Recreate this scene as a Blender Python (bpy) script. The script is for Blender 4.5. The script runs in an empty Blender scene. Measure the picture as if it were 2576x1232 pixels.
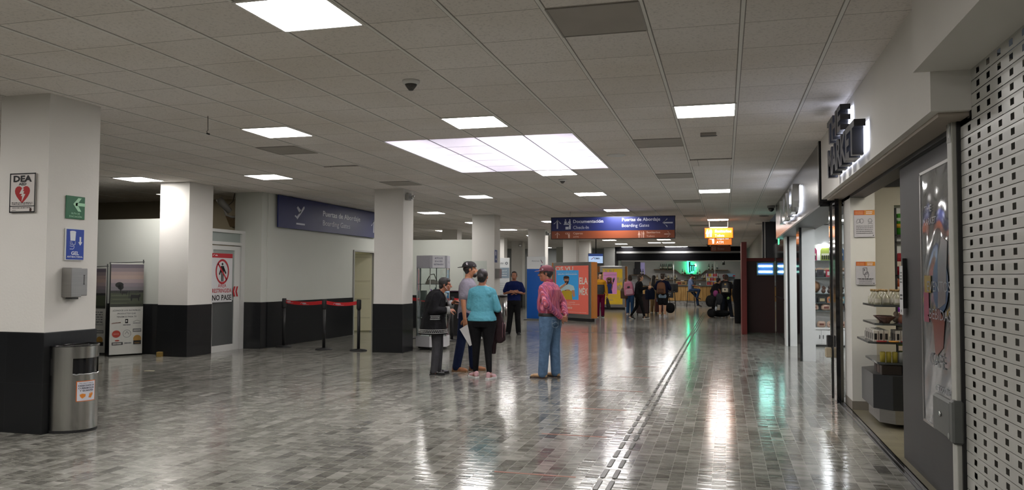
import bpy, math, random
from math import sin, cos, pi, radians
from mathutils import Vector, Matrix
random.seed(7)
SC = bpy.context.scene
COL = SC.collection
# ------------------------------------------------------------------ camera
F, YAW, PITCH, ROLL, CH = 1972.16, .26504, .040576, .003883, 1.46
CE = CH + 1.693                                    # ceiling height
_cy, _sy, _cp, _sp = cos(YAW), sin(YAW), cos(PITCH), sin(PITCH)
_f = Vector((-_sy*_cp, _cy*_cp, _sp)); _r = Vector((_cy, _sy, 0)); _u = _r.cross(_f)
_r2 = _r*cos(ROLL)+_u*sin(ROLL); _u2 = -_r*sin(ROLL)+_u*cos(ROLL)
cam = bpy.data.objects.new('camera', bpy.data.cameras.new('camera'))
COL.objects.link(cam)
M = Matrix((( _r2.x, _u2.x, -_f.x, 0), (_r2.y, _u2.y, -_f.y, 0), (_r2.z, _u2.z, -_f.z, CH), (0, 0, 0, 1)))
cam.matrix_world = M
cam.data.sensor_width = 36; cam.data.lens = F/2576*36; cam.data.clip_end = 200; cam.data.clip_start = .05
SC.camera = cam
O = Vector((0, 0, CH))
def ray(x, y): return _r2*((x-1288)/F) + _u2*((616-y)/F) + _f
def G(x, y, z=0.0):
    d = ray(x, y); return O + d*((z-CH)/d.z)
def PX(x, y, X):
    d = ray(x, y); return O + d*(X/d.x)
def PY(x, y, Y):
    d = ray(x, y); return O + d*(Y/d.y)
# ------------------------------------------------------------------ world, exposure
w = bpy.data.worlds.new('world'); SC.world = w; w.use_nodes = True
w.node_tree.nodes['Background'].inputs[0].default_value = (.6, .65, .7, 1)
w.node_tree.nodes['Background'].inputs[1].default_value = .05
SC.view_settings.view_transform = 'Standard'; SC.view_settings.look = 'None'
SC.view_settings.gamma = 1; SC.view_settings.exposure = 0.22
try: SC.view_settings.use_curve_mapping = False
except Exception: pass
try:
    SC.cycles.use_denoising = True; SC.cycles.max_bounces = 7; SC.cycles.diffuse_bounces = 4
    SC.cycles.glossy_bounces = 4; SC.cycles.transmission_bounces = 5; SC.cycles.transparent_max_bounces = 8
    SC.cycles.sample_clamp_indirect = 6; SC.cycles.caustics_reflective = False; SC.cycles.caustics_refractive = False
    SC.cycles.use_light_tree = True
except Exception: pass
LAMP = 31.0            # radiance of the ceiling panels
# ------------------------------------------------------------------ materials
def hexc(h):
    if not isinstance(h, str): return tuple(h)[:3]
    h = h.lstrip('#'); v = [int(h[i:i+2], 16)/255 for i in (0, 2, 4)]
    return tuple((c/12.92 if c <= .04045 else ((c+.055)/1.055)**2.4) for c in v)
MATS = {}
def mat(name, col=(.5, .5, .5), rough=.5, metal=0., var=.06, scale=18., bump=0., bscale=60., emit=None, es=0., trans=0., alpha=1., coat=0., spec=.5):
    if name in MATS: return MATS[name]
    m = bpy.data.materials.new(name); m.use_nodes = True; nt = m.node_tree; N = nt.nodes; L = nt.links
    b = N['Principled BSDF']; c = hexc(col)
    b.inputs['Roughness'].default_value = rough; b.inputs['Metallic'].default_value = metal
    b.inputs['Specular IOR Level'].default_value = spec
    b.inputs['Base Color'].default_value = (*c, 1)
    if var > 0:
        tc = N.new('ShaderNodeTexCoord'); no = N.new('ShaderNodeTexNoise'); no.inputs['Scale'].default_value = scale
        no.inputs['Detail'].default_value = 3
        mx = N.new('ShaderNodeMix'); mx.data_type = 'RGBA'
        mx.inputs[6].default_value = (*[x*(1-var) for x in c], 1); mx.inputs[7].default_value = (*[min(1, x*(1+var)) for x in c], 1)
        L.new(tc.outputs['Object'], no.inputs['Vector']); L.new(no.outputs[0], mx.inputs[0]); L.new(mx.outputs[2], b.inputs['Base Color'])
    if bump > 0:
        tc = N.new('ShaderNodeTexCoord'); no = N.new('ShaderNodeTexNoise'); no.inputs['Scale'].default_value = bscale; no.inputs['Detail'].default_value = 4
        bp = N.new('ShaderNodeBump'); bp.inputs['Strength'].default_value = bump; bp.inputs['Distance'].default_value = .01 if bscale > 12 else .035
        L.new(tc.outputs['Object'], no.inputs['Vector']); L.new(no.outputs[0], bp.inputs['Height']); L.new(bp.outputs[0], b.inputs['Normal'])
    if emit is not None:
        b.inputs['Emission Color'].default_value = (*hexc(emit), 1); b.inputs['Emission Strength'].default_value = es
    if trans > 0: b.inputs['Transmission Weight'].default_value = trans
    if alpha < 1: b.inputs['Alpha'].default_value = alpha
    if coat > 0: b.inputs['Coat Weight'].default_value = coat; b.inputs['Coat Roughness'].default_value = .08
    MATS[name] = m; return m
def Mc(h, rough=.5, **k):                       # plain coloured material, made on demand
    return mat('c_%s_%d' % (h, int(rough*100)), '#'+h, rough, var=.04, **k)
def glass_mat():
    m = bpy.data.materials.new('clear_glass'); m.use_nodes = True; nt = m.node_tree; N = nt.nodes; L = nt.links
    N.remove(N['Principled BSDF']); t = N.new('ShaderNodeBsdfTransparent'); g = N.new('ShaderNodeBsdfGlossy'); g.inputs['Roughness'].default_value = .02
    t.inputs[0].default_value = (.92, .96, .95, 1)
    fr = N.new('ShaderNodeFresnel'); fr.inputs[0].default_value = 1.45; mx = N.new('ShaderNodeMixShader')
    L.new(fr.outputs[0], mx.inputs[0]); L.new(t.outputs[0], mx.inputs[1]); L.new(g.outputs[0], mx.inputs[2]); L.new(mx.outputs[0], N['Material Output'].inputs[0])
    MATS['glass'] = m; return m
glass_mat()
def floor_mat():
    m = bpy.data.materials.new('grey_marble_planks'); m.use_nodes = True; nt = m.node_tree; N = nt.nodes; L = nt.links; b = N['Principled BSDF']
    tc = N.new('ShaderNodeTexCoord'); sp = N.new('ShaderNodeSeparateXYZ'); cb = N.new('ShaderNodeCombineXYZ')
    L.new(tc.outputs['Object'], sp.inputs[0]); L.new(sp.outputs[1], cb.inputs[0]); L.new(sp.outputs[0], cb.inputs[1])
    br = N.new('ShaderNodeTexBrick'); br.inputs['Scale'].default_value = 1; br.inputs['Brick Width'].default_value = .305; br.inputs['Row Height'].default_value = .1
    br.inputs['Mortar Size'].default_value = .0016; br.inputs['Mortar Smooth'].default_value = .1; br.offset = .37; br.offset_frequency = 3
    br.inputs['Color1'].default_value = (0, 0, 0, 1); br.inputs['Color2'].default_value = (1, 1, 1, 1); br.inputs['Mortar'].default_value = (.5, .5, .5, 1)
    L.new(cb.outputs[0], br.inputs['Vector'])
    # noise, shifted from plank to plank
    ad = N.new('ShaderNodeVectorMath'); ad.operation = 'MULTIPLY_ADD'; ad.inputs[1].default_value = (.6, .9, .5)
    L.new(br.outputs[0], ad.inputs[0]); L.new(tc.outputs['Object'], ad.inputs[2])
    mp = N.new('ShaderNodeMapping'); mp.inputs['Scale'].default_value = (1.2, 4.2, 1); mp.inputs['Rotation'].default_value = (0, 0, .3); L.new(ad.outputs[0], mp.inputs[0])
    n1 = N.new('ShaderNodeTexNoise'); n1.inputs['Scale'].default_value = 1.9; n1.inputs['Detail'].default_value = 6; n1.inputs['Distortion'].default_value = 1.2; L.new(mp.outputs[0], n1.inputs['Vector'])
    v1 = N.new('ShaderNodeTexNoise'); v1.inputs['Scale'].default_value = 3.2; v1.inputs['Detail'].default_value = 4; v1.inputs['Distortion'].default_value = 1.8; L.new(mp.outputs[0], v1.inputs['Vector'])
    vr = N.new('ShaderNodeValToRGB'); e = vr.color_ramp.elements; e[0].position = .485; e[0].color = (0, 0, 0, 1); e[1].position = .515; e[1].color = (0, 0, 0, 1)
    k = vr.color_ramp.elements.new(.5); k.color = (1, 1, 1, 1); L.new(v1.outputs[0], vr.inputs[0])
    s = N.new('ShaderNodeMath'); s.operation = 'MULTIPLY_ADD'; s.inputs[1].default_value = .26; L.new(br.outputs[0], s.inputs[0]); L.new(n1.outputs[0], s.inputs[2])
    cr = N.new('ShaderNodeValToRGB'); e = cr.color_ramp.elements; e[0].position = .40; e[0].color = (.08, .077, .068, 1); e[1].position = .92; e[1].color = (.38, .37, .34, 1)
    k = cr.color_ramp.elements.new(.62); k.color = (.2, .197, .172, 1); L.new(s.outputs[0], cr.inputs[0])
    mx = N.new('ShaderNodeMix'); mx.data_type = 'RGBA'; mx.inputs[7].default_value = (.42, .41, .38, 1); L.new(cr.outputs[0], mx.inputs[6])
    vm = N.new('ShaderNodeMath'); vm.operation = 'MULTIPLY'; vm.inputs[1].default_value = .55; L.new(vr.outputs[0], vm.inputs[0]); L.new(vm.outputs[0], mx.inputs[0])
    m2 = N.new('ShaderNodeMix'); m2.data_type = 'RGBA'; m2.inputs[7].default_value = (.4, .39, .36, 1); L.new(mx.outputs[2], m2.inputs[6]); L.new(br.outputs['Fac'], m2.inputs[0])
    L.new(m2.outputs[2], b.inputs['Base Color'])
    b.inputs['Roughness'].default_value = .13; b.inputs['Specular IOR Level'].default_value = .62
    n3 = N.new('ShaderNodeTexNoise'); n3.inputs['Scale'].default_value = 3; n3.inputs['Detail'].default_value = 2; mq = N.new('ShaderNodeMapping'); mq.inputs['Scale'].default_value = (.25, 4.5, 1); L.new(ad.outputs[0], mq.inputs[0]); L.new(mq.outputs[0], n3.inputs['Vector'])
    bp = N.new('ShaderNodeBump'); bp.inputs['Strength'].default_value = .26; bp.inputs['Distance'].default_value = .01; L.new(n3.outputs[0], bp.inputs['Height']); L.new(bp.outputs[0], b.inputs['Normal'])
    return m
def ceil_mat():
    m = bpy.data.materials.new('mineral_fibre_tiles'); m.use_nodes = True; nt = m.node_tree; N = nt.nodes; L = nt.links; b = N['Principled BSDF']
    tc = N.new('ShaderNodeTexCoord'); mp = N.new('ShaderNodeMapping'); mp.inputs['Location'].default_value = (-GX0, -GY0, 0); L.new(tc.outputs['Object'], mp.inputs[0])
    br = N.new('ShaderNodeTexBrick'); br.offset = 0; br.inputs['Scale'].default_value = 1; br.inputs['Brick Width'].default_value = .61; br.inputs['Row Height'].default_value = .61
    br.inputs['Mortar Size'].default_value = .0045; br.inputs['Mortar Smooth'].default_value = .2
    br.inputs['Color1'].default_value = (.80, .755, .72, 1); br.inputs['Color2'].default_value = (.86, .815, .78, 1); br.inputs['Mortar'].default_value = (.42, .39, .36, 1)
    L.new(mp.outputs[0], br.inputs['Vector'])
    no = N.new('ShaderNodeTexNoise'); no.inputs['Scale'].default_value = 55; no.inputs['Detail'].default_value = 5; L.new(tc.outputs['Object'], no.inputs['Vector'])
    cr = N.new('ShaderNodeValToRGB'); cr.color_ramp.elements[0].position = .3; cr.color_ramp.elements[0].color = (.8, .8, .8, 1); cr.color_ramp.elements[1].position = .48; cr.color_ramp.elements[1].color = (1, 1, 1, 1); L.new(no.outputs[0], cr.inputs[0])
    n2 = N.new('ShaderNodeTexNoise'); n2.inputs['Scale'].default_value = .6; n2.inputs['Detail'].default_value = 3; L.new(tc.outputs['Object'], n2.inputs['Vector'])
    c2 = N.new('ShaderNodeValToRGB'); c2.color_ramp.elements[0].position = .3; c2.color_ramp.elements[0].color = (.9, .88, .84, 1); c2.color_ramp.elements[1].position = .6; L.new(n2.outputs[0], c2.inputs[0])
    mx = N.new('ShaderNodeMix'); mx.data_type = 'RGBA'; mx.blend_type = 'MULTIPLY'; mx.inputs[0].default_value = 1; L.new(br.outputs[0], mx.inputs[6]); L.new(cr.outputs[0], mx.inputs[7])
    m3 = N.new('ShaderNodeMix'); m3.data_type = 'RGBA'; m3.blend_type = 'MULTIPLY'; m3.inputs[0].default_value = 1; L.new(mx.outputs[2], m3.inputs[6]); L.new(c2.outputs[0], m3.inputs[7])
    L.new(m3.outputs[2], b.inputs['Base Color']); b.inputs['Roughness'].default_value = .9
    return m
GX0, GY0 = .1226, 5.3718
def plaid_mat():
    m = bpy.data.materials.new('patterned_shirt_cloth'); m.use_nodes = True; nt = m.node_tree; N = nt.nodes; L = nt.links; b = N['Principled BSDF']
    tc = N.new('ShaderNodeTexCoord'); wv = N.new('ShaderNodeTexWave'); wv.inputs['Scale'].default_value = 13; wv.inputs['Distortion'].default_value = 2.2; wv.inputs['Detail'].default_value = 3; wv.inputs['Detail Scale'].default_value = 3
    mp = N.new('ShaderNodeMapping'); mp.inputs['Scale'].default_value = (1, .8, .12); L.new(tc.outputs['Object'], mp.inputs[0]); L.new(mp.outputs[0], wv.inputs['Vector'])
    no = N.new('ShaderNodeTexNoise'); no.inputs['Scale'].default_value = 26; no.inputs['Detail'].default_value = 2; L.new(mp.outputs[0], no.inputs['Vector'])
    a = N.new('ShaderNodeMath'); a.operation = 'MULTIPLY_ADD'; a.inputs[1].default_value = .7; L.new(no.outputs[0], a.inputs[0])
    h = N.new('ShaderNodeMath'); h.operation = 'MULTIPLY'; h.inputs[1].default_value = .5; L.new(wv.outputs['Fac'], h.inputs[0]); L.new(h.outputs[0], a.inputs[2])
    cr = N.new('ShaderNodeValToRGB'); cr.color_ramp.interpolation = 'LINEAR'; E_ = cr.color_ramp.elements
    E_[0].position = .2; E_[0].color = (*hexc('#2a1830'), 1); E_[1].position = .88; E_[1].color = (*hexc('#d98a94'), 1)
    for p, c in ((.32, '#3d2c66'), (.40, '#b03a48'), (.47, '#c65560'), (.53, '#2a1a26'), (.60, '#8f2f40'), (.66, '#c9788a'), (.74, '#5b4a8a'), (.8, '#a83040')):
        k = E_.new(p); k.color = (*hexc(c), 1)
    L.new(a.outputs[0], cr.inputs[0]); L.new(cr.outputs[0], b.inputs['Base Color']); b.inputs['Roughness'].default_value = .75
    bp = N.new('ShaderNodeBump'); bp.inputs['Strength'].default_value = .5; bp.inputs['Distance'].default_value = .015
    n2 = N.new('ShaderNodeTexNoise'); n2.inputs['Scale'].default_value = 11; L.new(tc.outputs['Object'], n2.inputs['Vector']); L.new(n2.outputs[0], bp.inputs['Height']); L.new(bp.outputs[0], b.inputs['Normal'])
    return m
def steel_mat(name, c, rough, aniso=True):
    m = bpy.data.materials.new(name); m.use_nodes = True; nt = m.node_tree; N = nt.nodes; L = nt.links; b = N['Principled BSDF']
    tc = N.new('ShaderNodeTexCoord'); mp = N.new('ShaderNodeMapping'); mp.inputs['Scale'].default_value = (220, 220, 1.5) if aniso else (3, 3, 60); no = N.new('ShaderNodeTexNoise'); no.inputs['Scale'].default_value = 1
    L.new(tc.outputs['Object'], mp.inputs[0]); L.new(mp.outputs[0], no.inputs['Vector'])
    mx = N.new('ShaderNodeMix'); mx.data_type = 'RGBA'; mx.inputs[6].default_value = (c*.85, c*.84, c*.82, 1); mx.inputs[7].default_value = (c*1.1, c*1.08, c*1.04, 1)
    L.new(no.outputs[0], mx.inputs[0]); L.new(mx.outputs[2], b.inputs['Base Color']); b.inputs['Metallic'].default_value = 1; b.inputs['Roughness'].default_value = rough
    MATS[name] = m; return m
def wood_mat(name, c1, c2, sc=(9, 9, .8), rough=.5, plank=0.):
    m = bpy.data.materials.new(name); m.use_nodes = True; nt = m.node_tree; N = nt.nodes; L = nt.links; b = N['Principled BSDF']
    tc = N.new('ShaderNodeTexCoord'); mp = N.new('ShaderNodeMapping'); mp.inputs['Scale'].default_value = sc; L.new(tc.outputs['Object'], mp.inputs[0])
    no = N.new('ShaderNodeTexNoise'); no.inputs['Scale'].default_value = 1.5; no.inputs['Detail'].default_value = 5; no.inputs['Distortion'].default_value = .6; L.new(mp.outputs[0], no.inputs['Vector'])
    cr = N.new('ShaderNodeValToRGB'); cr.color_ramp.elements[0].position = .35; cr.color_ramp.elements[0].color = (*hexc(c1), 1); cr.color_ramp.elements[1].position = .65; cr.color_ramp.elements[1].color = (*hexc(c2), 1)
    L.new(no.outputs[0], cr.inputs[0]); out = cr.outputs[0]
    if plank:
        sp = N.new('ShaderNodeSeparateXYZ'); L.new(tc.outputs['Object'], sp.inputs[0]); cb = N.new('ShaderNodeCombineXYZ'); L.new(sp.outputs[2], cb.inputs[0]); L.new(sp.outputs[0], cb.inputs[1])
        br = N.new('ShaderNodeTexBrick'); br.inputs['Scale'].default_value = 1; br.inputs['Brick Width'].default_value = 3; br.inputs['Row Height'].default_value = plank; br.inputs['Mortar Size'].default_value = .006
        br.inputs['Color1'].default_value = (.8, .76, .66, 1); br.inputs['Color2'].default_value = (1, 1, 1, 1); br.inputs['Mortar'].default_value = (.15, .1, .06, 1); L.new(cb.outputs[0], br.inputs['Vector'])
        mx = N.new('ShaderNodeMix'); mx.data_type = 'RGBA'; mx.blend_type = 'MULTIPLY'; mx.inputs[0].default_value = 1; L.new(out, mx.inputs[6]); L.new(br.outputs[0], mx.inputs[7]); out = mx.outputs[2]
    L.new(out, b.inputs['Base Color']); b.inputs['Roughness'].default_value = rough
    MATS[name] = m; return m
def tile_mat(name, c, g, w, h, rough, swap=False):
    """large wall or floor tiles with thin joints; u runs along X+Y, v along Z (or floor when swap)"""
    m = bpy.data.materials.new(name); m.use_nodes = True; nt = m.node_tree; N = nt.nodes; L = nt.links; b = N['Principled BSDF']
    tc = N.new('ShaderNodeTexCoord'); sp = N.new('ShaderNodeSeparateXYZ'); L.new(tc.outputs['Object'], sp.inputs[0])
    cb = N.new('ShaderNodeCombineXYZ')
    if swap: L.new(sp.outputs[0], cb.inputs[0]); L.new(sp.outputs[1], cb.inputs[1])
    else:
        a = N.new('ShaderNodeMath'); L.new(sp.outputs[0], a.inputs[0]); L.new(sp.outputs[1], a.inputs[1]); L.new(a.outputs[0], cb.inputs[0]); L.new(sp.outputs[2], cb.inputs[1])
    br = N.new('ShaderNodeTexBrick'); br.offset = .5 if swap else 0; br.inputs['Scale'].default_value = 1; br.inputs['Brick Width'].default_value = w; br.inputs['Row Height'].default_value = h; br.inputs['Mortar Size'].default_value = .0015
    cc = hexc(c); br.inputs['Color1'].default_value = (*cc, 1); br.inputs['Color2'].default_value = (*[x*1.25 for x in cc], 1); br.inputs['Mortar'].default_value = (*hexc(g), 1)
    L.new(cb.outputs[0], br.inputs['Vector']); L.new(br.outputs[0], b.inputs['Base Color']); b.inputs['Roughness'].default_value = rough
    MATS[name] = m; return m
WHITE = mat('white_plaster', (.70, .68, .645), .85, var=.03, scale=2.5, bump=.12, bscale=45)
WALLW = mat('white_wall_paint', (.56, .575, .53), .8, var=.03, scale=2, bump=.08, bscale=40)
BEIGE = mat('beige_paint', (.42, .37, .27), .85, var=.06, scale=2)
CLAD = tile_mat('black_tile_cladding', '#1b1c1e', '#2e3032', .62, .46, .28)
BLACK = mat('black_matt', (.012, .012, .013), .5, var=.1)
BLACKG = mat('black_gloss', (.008, .008, .01), .08, var=.1, coat=.5)
DARKMET = mat('dark_grey_metal', (.055, .056, .056), .42, metal=.35, var=.2, scale=4)
STEEL = steel_mat('brushed_steel', .55, .24)
STEELH = steel_mat('brushed_steel_dull', .4, .33, False)
CHROME = mat('polished_metal', (.75, .75, .76), .12, metal=1, var=.02)
ALU = mat('white_aluminium', (.62, .62, .6), .35, var=.02)
OFFW = mat('off_white', (.7, .7, .68), .5, var=.02)
GLASS = MATS['glass']
# ------------------------------------------------------------------ mesh helpers
class MB:
    def __init__(s): s.v = []; s.f = []; s.m = []; s.mats = []; s.sm = []
    def mi(s, m):
        if m not in s.mats: s.mats.append(m)
        return s.mats.index(m)
    def add(s, vs, fs, m=None, smooth=False):
        k = len(s.v); s.v += [tuple(p) for p in vs]; i = s.mi(m)
        for f in fs: s.f.append([k+a for a in f]); s.m.append(i); s.sm.append(smooth)
        return s
    def box(s, x0, x1, y0, y1, z0, z1, m=None):
        vs = [(x, y, z) for z in (z0, z1) for y in (y0, y1) for x in (x0, x1)]
        return s.add(vs, [(0, 2, 3, 1), (4, 5, 7, 6), (0, 1, 5, 4), (2, 6, 7, 3), (0, 4, 6, 2), (1, 3, 7, 5)], m)
    def bbox(s, x0, x1, y0, y1, z0, z1, r=.01, m=None):     # box with chamfered edges
        vs = []; fs = []
        import itertools
        idx = {}
        for sx in (0, 1):
            for sy in (0, 1):
                for sz in (0, 1):
                    X = (x0, x1)[sx]; Y = (y0, y1)[sy]; Z = (z0, z1)[sz]; dx = (r, -r)[sx]; dy = (r, -r)[sy]; dz = (r, -r)[sz]
                    for a, p in enumerate(((X, Y+dy, Z+dz), (X+dx, Y, Z+dz), (X+dx, Y+dy, Z))): idx[(sx, sy, sz, a)] = len(vs); vs.append(p)
        g = lambda a, b, c, k: idx[(a, b, c, k)]
        for q in (0, 1):
            fs.append([g(q, 0, 0, 0), g(q, 1, 0, 0), g(q, 1, 1, 0), g(q, 0, 1, 0)][::(1 if q else -1)])
            fs.append([g(0, q, 0, 1), g(1, q, 0, 1), g(1, q, 1, 1), g(0, q, 1, 1)][::(-1 if q else 1)])
            fs.append([g(0, 0, q, 2), g(1, 0, q, 2), g(1, 1, q, 2), g(0, 1, q, 2)][::(1 if q else -1)])
        for p in (0, 1):
            for q in (0, 1):
                fs.append([g(p, q, 0, 0), g(p, q, 1, 0), g(p, q, 1, 1), g(p, q, 0, 1)])
                fs.append([g(p, 0, q, 0), g(p, 1, q, 0), g(p, 1, q, 2), g(p, 0, q, 2)])
                fs.append([g(0, p, q, 1), g(1, p, q, 1), g(1, p, q, 2), g(0, p, q, 2)])
                for t in (0, 1): fs.append([g(p, q, t, 0), g(p, q, t, 1), g(p, q, t, 2)])
        return s.add(vs, fs, m)
    def tube(s, pts, r, n=8, m=None, closed=False):
        pts = [Vector(p) for p in pts]; vs = []; fs = []; K = len(pts)
        rr = r if isinstance(r, (list, tuple)) else [r]*K
        up = None
        for i, p in enumerate(pts):
            d = (pts[min(i+1, K-1)]-pts[max(i-1, 0)]).normalized()
            if up is None: up = d.orthogonal().normalized()
            up = (up-d*up.dot(d)); up = up.normalized() if up.length > 1e-6 else d.orthogonal().normalized()
            s2 = d.cross(up)
            for k in range(n):
                a = 2*pi*k/n; vs.append(p+up*(cos(a)*rr[i])+s2*(sin(a)*rr[i]))
        for i in range(K-1):
            for k in range(n):
                fs.append((i*n+k, i*n+(k+1) % n, (i+1)*n+(k+1) % n, (i+1)*n+k))
        fs.append(tuple(range(n-1, -1, -1))); fs.append(tuple(range((K-1)*n, K*n)))
        return s.add(vs, fs, m, True)
    def lathe(s, prof, c=(0, 0, 0), n=20, m=None, sx=1., sy=1., a0=0., a1=2*pi):
        full = abs(a1-a0-2*pi) < 1e-6; nn = n if full else n+1; vs = []; fs = []
        for r, z in prof:
            for k in range(nn):
                a = a0+(a1-a0)*k/n; vs.append((c[0]+r*cos(a)*sx, c[1]+r*sin(a)*sy, c[2]+z))
        for i in range(len(prof)-1):
            for k in range(n):
                k2 = (k+1) % nn if full else k+1
                fs.append((i*nn+k, i*nn+k2, (i+1)*nn+k2, (i+1)*nn+k))
        if prof[0][0] > 1e-5 and full: fs.append(tuple(range(n-1, -1, -1)))
        if prof[-1][0] > 1e-5 and full: fs.append(tuple(range((len(prof)-1)*nn, (len(prof)-1)*nn+n)))
        return s.add(vs, fs, m, True)
    def prism(s, pts, y0, y1, m=None):              # polygon in XZ pushed along Y
        n = len(pts); vs = [(x, y0, z) for x, z in pts]+[(x, y1, z) for x, z in pts]
        fs = [tuple(range(n)), tuple(range(2*n-1, n-1, -1))]+[(i, i+n, (i+1) % n+n, (i+1) % n) for i in range(n)]
        return s.add(vs, fs, m)
    def prismz(s, pts, z0, z1, m=None):
        n = len(pts); vs = [(x, y, z0) for x, y in pts]+[(x, y, z1) for x, y in pts]
        fs = [tuple(range(n-1, -1, -1)), tuple(range(n, 2*n))]+[(i, (i+1) % n, (i+1) % n+n, i+n) for i in range(n)]
        return s.add(vs, fs, m)
    def build(s, name, m=None, parent=None):
        me = bpy.data.meshes.new(name); me.from_pydata(s.v, [], s.f); me.update()
        ms = [x if x is not None else m for x in s.mats] or [m]
        for x in ms: me.materials.append(x)
        me.polygons.foreach_set('material_index', s.m); me.polygons.foreach_set('use_smooth', s.sm)
        o = bpy.data.objects.new(name, me); COL.objects.link(o)
        if parent is not None: o.parent = parent
        return o
def tag(o, label=None, cat=None, group=None, kind=None):
    if label: o['label'] = label
    if cat: o['category'] = cat
    if group: o['group'] = group
    if kind: o['kind'] = kind
    return o
def empty(name, loc=(0, 0, 0), rz=0., label=None, cat=None, group=None):
    o = bpy.data.objects.new(name, None); COL.objects.link(o); o.location = loc; o.rotation_euler = (0, 0, rz); o.empty_display_size = .1
    return tag(o, label, cat, group)
def struct(mb, name, m): return tag(mb.build(name, m), kind='structure')
def copy_tree(o, loc=None, rz=None, parent=None, label=None):
    c = o.copy(); COL.objects.link(c)
    if parent is not None: c.parent = parent
    if loc is not None: c.location = loc
    if rz is not None: c.rotation_euler = (0, 0, rz)
    if label: c['label'] = label
    for ch in o.children: copy_tree(ch, parent=c)
    return c
def box1(name, x0, x1, y0, y1, z0, z1, m, parent=None): return MB().box(x0, x1, y0, y1, z0, z1).build(name, m, parent)
# ------------------------------------------------------------------ lettering and flat artwork
_tc = {}
def glyphs(txt, bold=0.):
    k = (txt, bold)
    if k in _tc: return _tc[k]
    cu = bpy.data.curves.new('t', 'FONT'); cu.body = txt; cu.size = 1; cu.resolution_u = 2; cu.offset = bold; cu.dimensions = '2D'; cu.fill_mode = 'FRONT'
    ob = bpy.data.objects.new('t', cu); me = bpy.data.meshes.new_from_object(ob)
    vs = [v.co.copy() for v in me.vertices]; fs = [tuple(p.vertices) for p in me.polygons]
    bpy.data.objects.remove(ob); bpy.data.curves.remove(cu); bpy.data.meshes.remove(me)
    _tc[k] = (vs, fs); return _tc[k]
CAPH = .73
class Art(MB):
    """flat print in the local XZ plane, seen from -Y; each layer sits a millimetre in front of the last"""
    def __init__(s, y=0., step=.0012): super().__init__(); s.y = y; s.step = step
    def Y(s, layer): return s.y-s.step*layer
    def poly(s, pts, m, layer=1):
        y = s.Y(layer); n = len(pts); a = sum(pts[i][0]*pts[(i+1) % n][1]-pts[(i+1) % n][0]*pts[i][1] for i in range(n))
        if a < 0: pts = pts[::-1]
        return s.add([(x, y, z) for x, z in pts], [tuple(range(n))], m)
    def rect(s, x0, x1, z0, z1, m, layer=1): return s.poly([(x0, z0), (x1, z0), (x1, z1), (x0, z1)], m, layer)
    def oval(s, cx, cz, rx, rz, m, layer=1, n=20, rot=0.):
        return s.poly([(cx+rx*cos(a)*cos(rot)-rz*sin(a)*sin(rot), cz+rx*cos(a)*sin(rot)+rz*sin(a)*cos(rot)) for a in [2*pi*k/n for k in range(n)]], m, layer)
    def ring(s, cx, cz, r0, r1, m, layer=1, n=28, ratio=1.):
        y = s.Y(layer); vs = []; fs = []
        for k in range(n):
            a = 2*pi*k/n
            for r in (r0, r1): vs.append((cx+r*cos(a), y, cz+r*sin(a)*ratio))
        for k in range(n): j = (k+1) % n; fs.append((2*k, 2*k+1, 2*j+1, 2*j))
        return s.add(vs, fs, m)
    def line(s, x0, z0, x1, z1, w, m, layer=1):
        d = Vector((x1-x0, z1-z0)); d.normalize(); n = Vector((-d.y, d.x))*(w/2)
        return s.poly([(x0+n.x, z0+n.y), (x0-n.x, z0-n.y), (x1-n.x, z1-n.y), (x1+n.x, z1+n.y)], m, layer)
    def path(s, pts, w, m, layer=1):
        for a, b in zip(pts, pts[1:]): s.line(*a, *b, w, m, layer)
        return s
    def text(s, txt, x, z, h, m, w=None, align='l', bold=0., layer=2, mirror=False):
        vs, fs = glyphs(txt, bold)
        if not vs: return s
        x0 = min(v.x for v in vs); x1 = max(v.x for v in vs); k = h/CAPH; kx = k if w is None else w/(x1-x0); W = (x1-x0)*kx
        ox = {'l': x, 'c': x-W/2, 'r': x-W}[align]; y = s.Y(layer)
        P = [((ox+(v.x-x0)*kx) if not mirror else (ox+W-(v.x-x0)*kx), y, z+v.y*k) for v in vs]
        return s.add(P, [f[::-1] if mirror else f for f in fs], m)
    def arrow(s, cx, cz, L, ang, m, layer=2, w=None):
        w = w or L*.16; c, q = cos(ang), sin(ang); T = lambda a, b: (cx+a*c-b*q, cz+a*q+b*c)
        s.line(*T(-L/2, 0), *T(L/2-w*.6, 0), w, m, layer)
        for sg in (1, -1): s.poly([T(L/2, 0), T(L/2-w*.9, 0), T(L*.02, sg*(L*.46)), T(L*.02-w*.0, sg*(L*.46)-sg*w*1.1), T(L/2-w*1.5, 0)][:4][::1], m, layer)
        return s
    def man(s, cx, cz, h, m, layer=2, skirt=False):
        s.oval(cx, cz+h*.43, h*.075, h*.075, m, layer, 12)
        if skirt: s.poly([(cx-h*.09, cz+h*.32), (cx+h*.09, cz+h*.32), (cx+h*.2, cz-h*.1), (cx-h*.2, cz-h*.1)], m, layer)
        else: s.rect(cx-h*.14, cx+h*.14, cz-h*.02, cz+h*.33, m, layer)
        s.rect(cx-h*.10, cx-h*.015, cz-h*.5, cz, m, layer); s.rect(cx+h*.015, cx+h*.10, cz-h*.5, cz, m, layer)
        return s
    def fakelines(s, x0, x1, z0, n, dz, h, m, layer=2, seed=1):   # lines of print too small to read
        R = random.Random(seed)
        for i in range(n):
            x = x0
            while x < x1-.004:
                l = R.uniform(.01, .035)*(x1-x0)/.3; e = min(x+l, x1); s.rect(x, e, z0-i*dz, z0-i*dz+h, m, layer); x = e+(x1-x0)*.025
        return s
W_ = Mc('e8e8ea', .4); K_ = Mc('141416', .5); RED_ = Mc('b3202c', .4); PALE = Mc('b9bcc6', .4)
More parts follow.
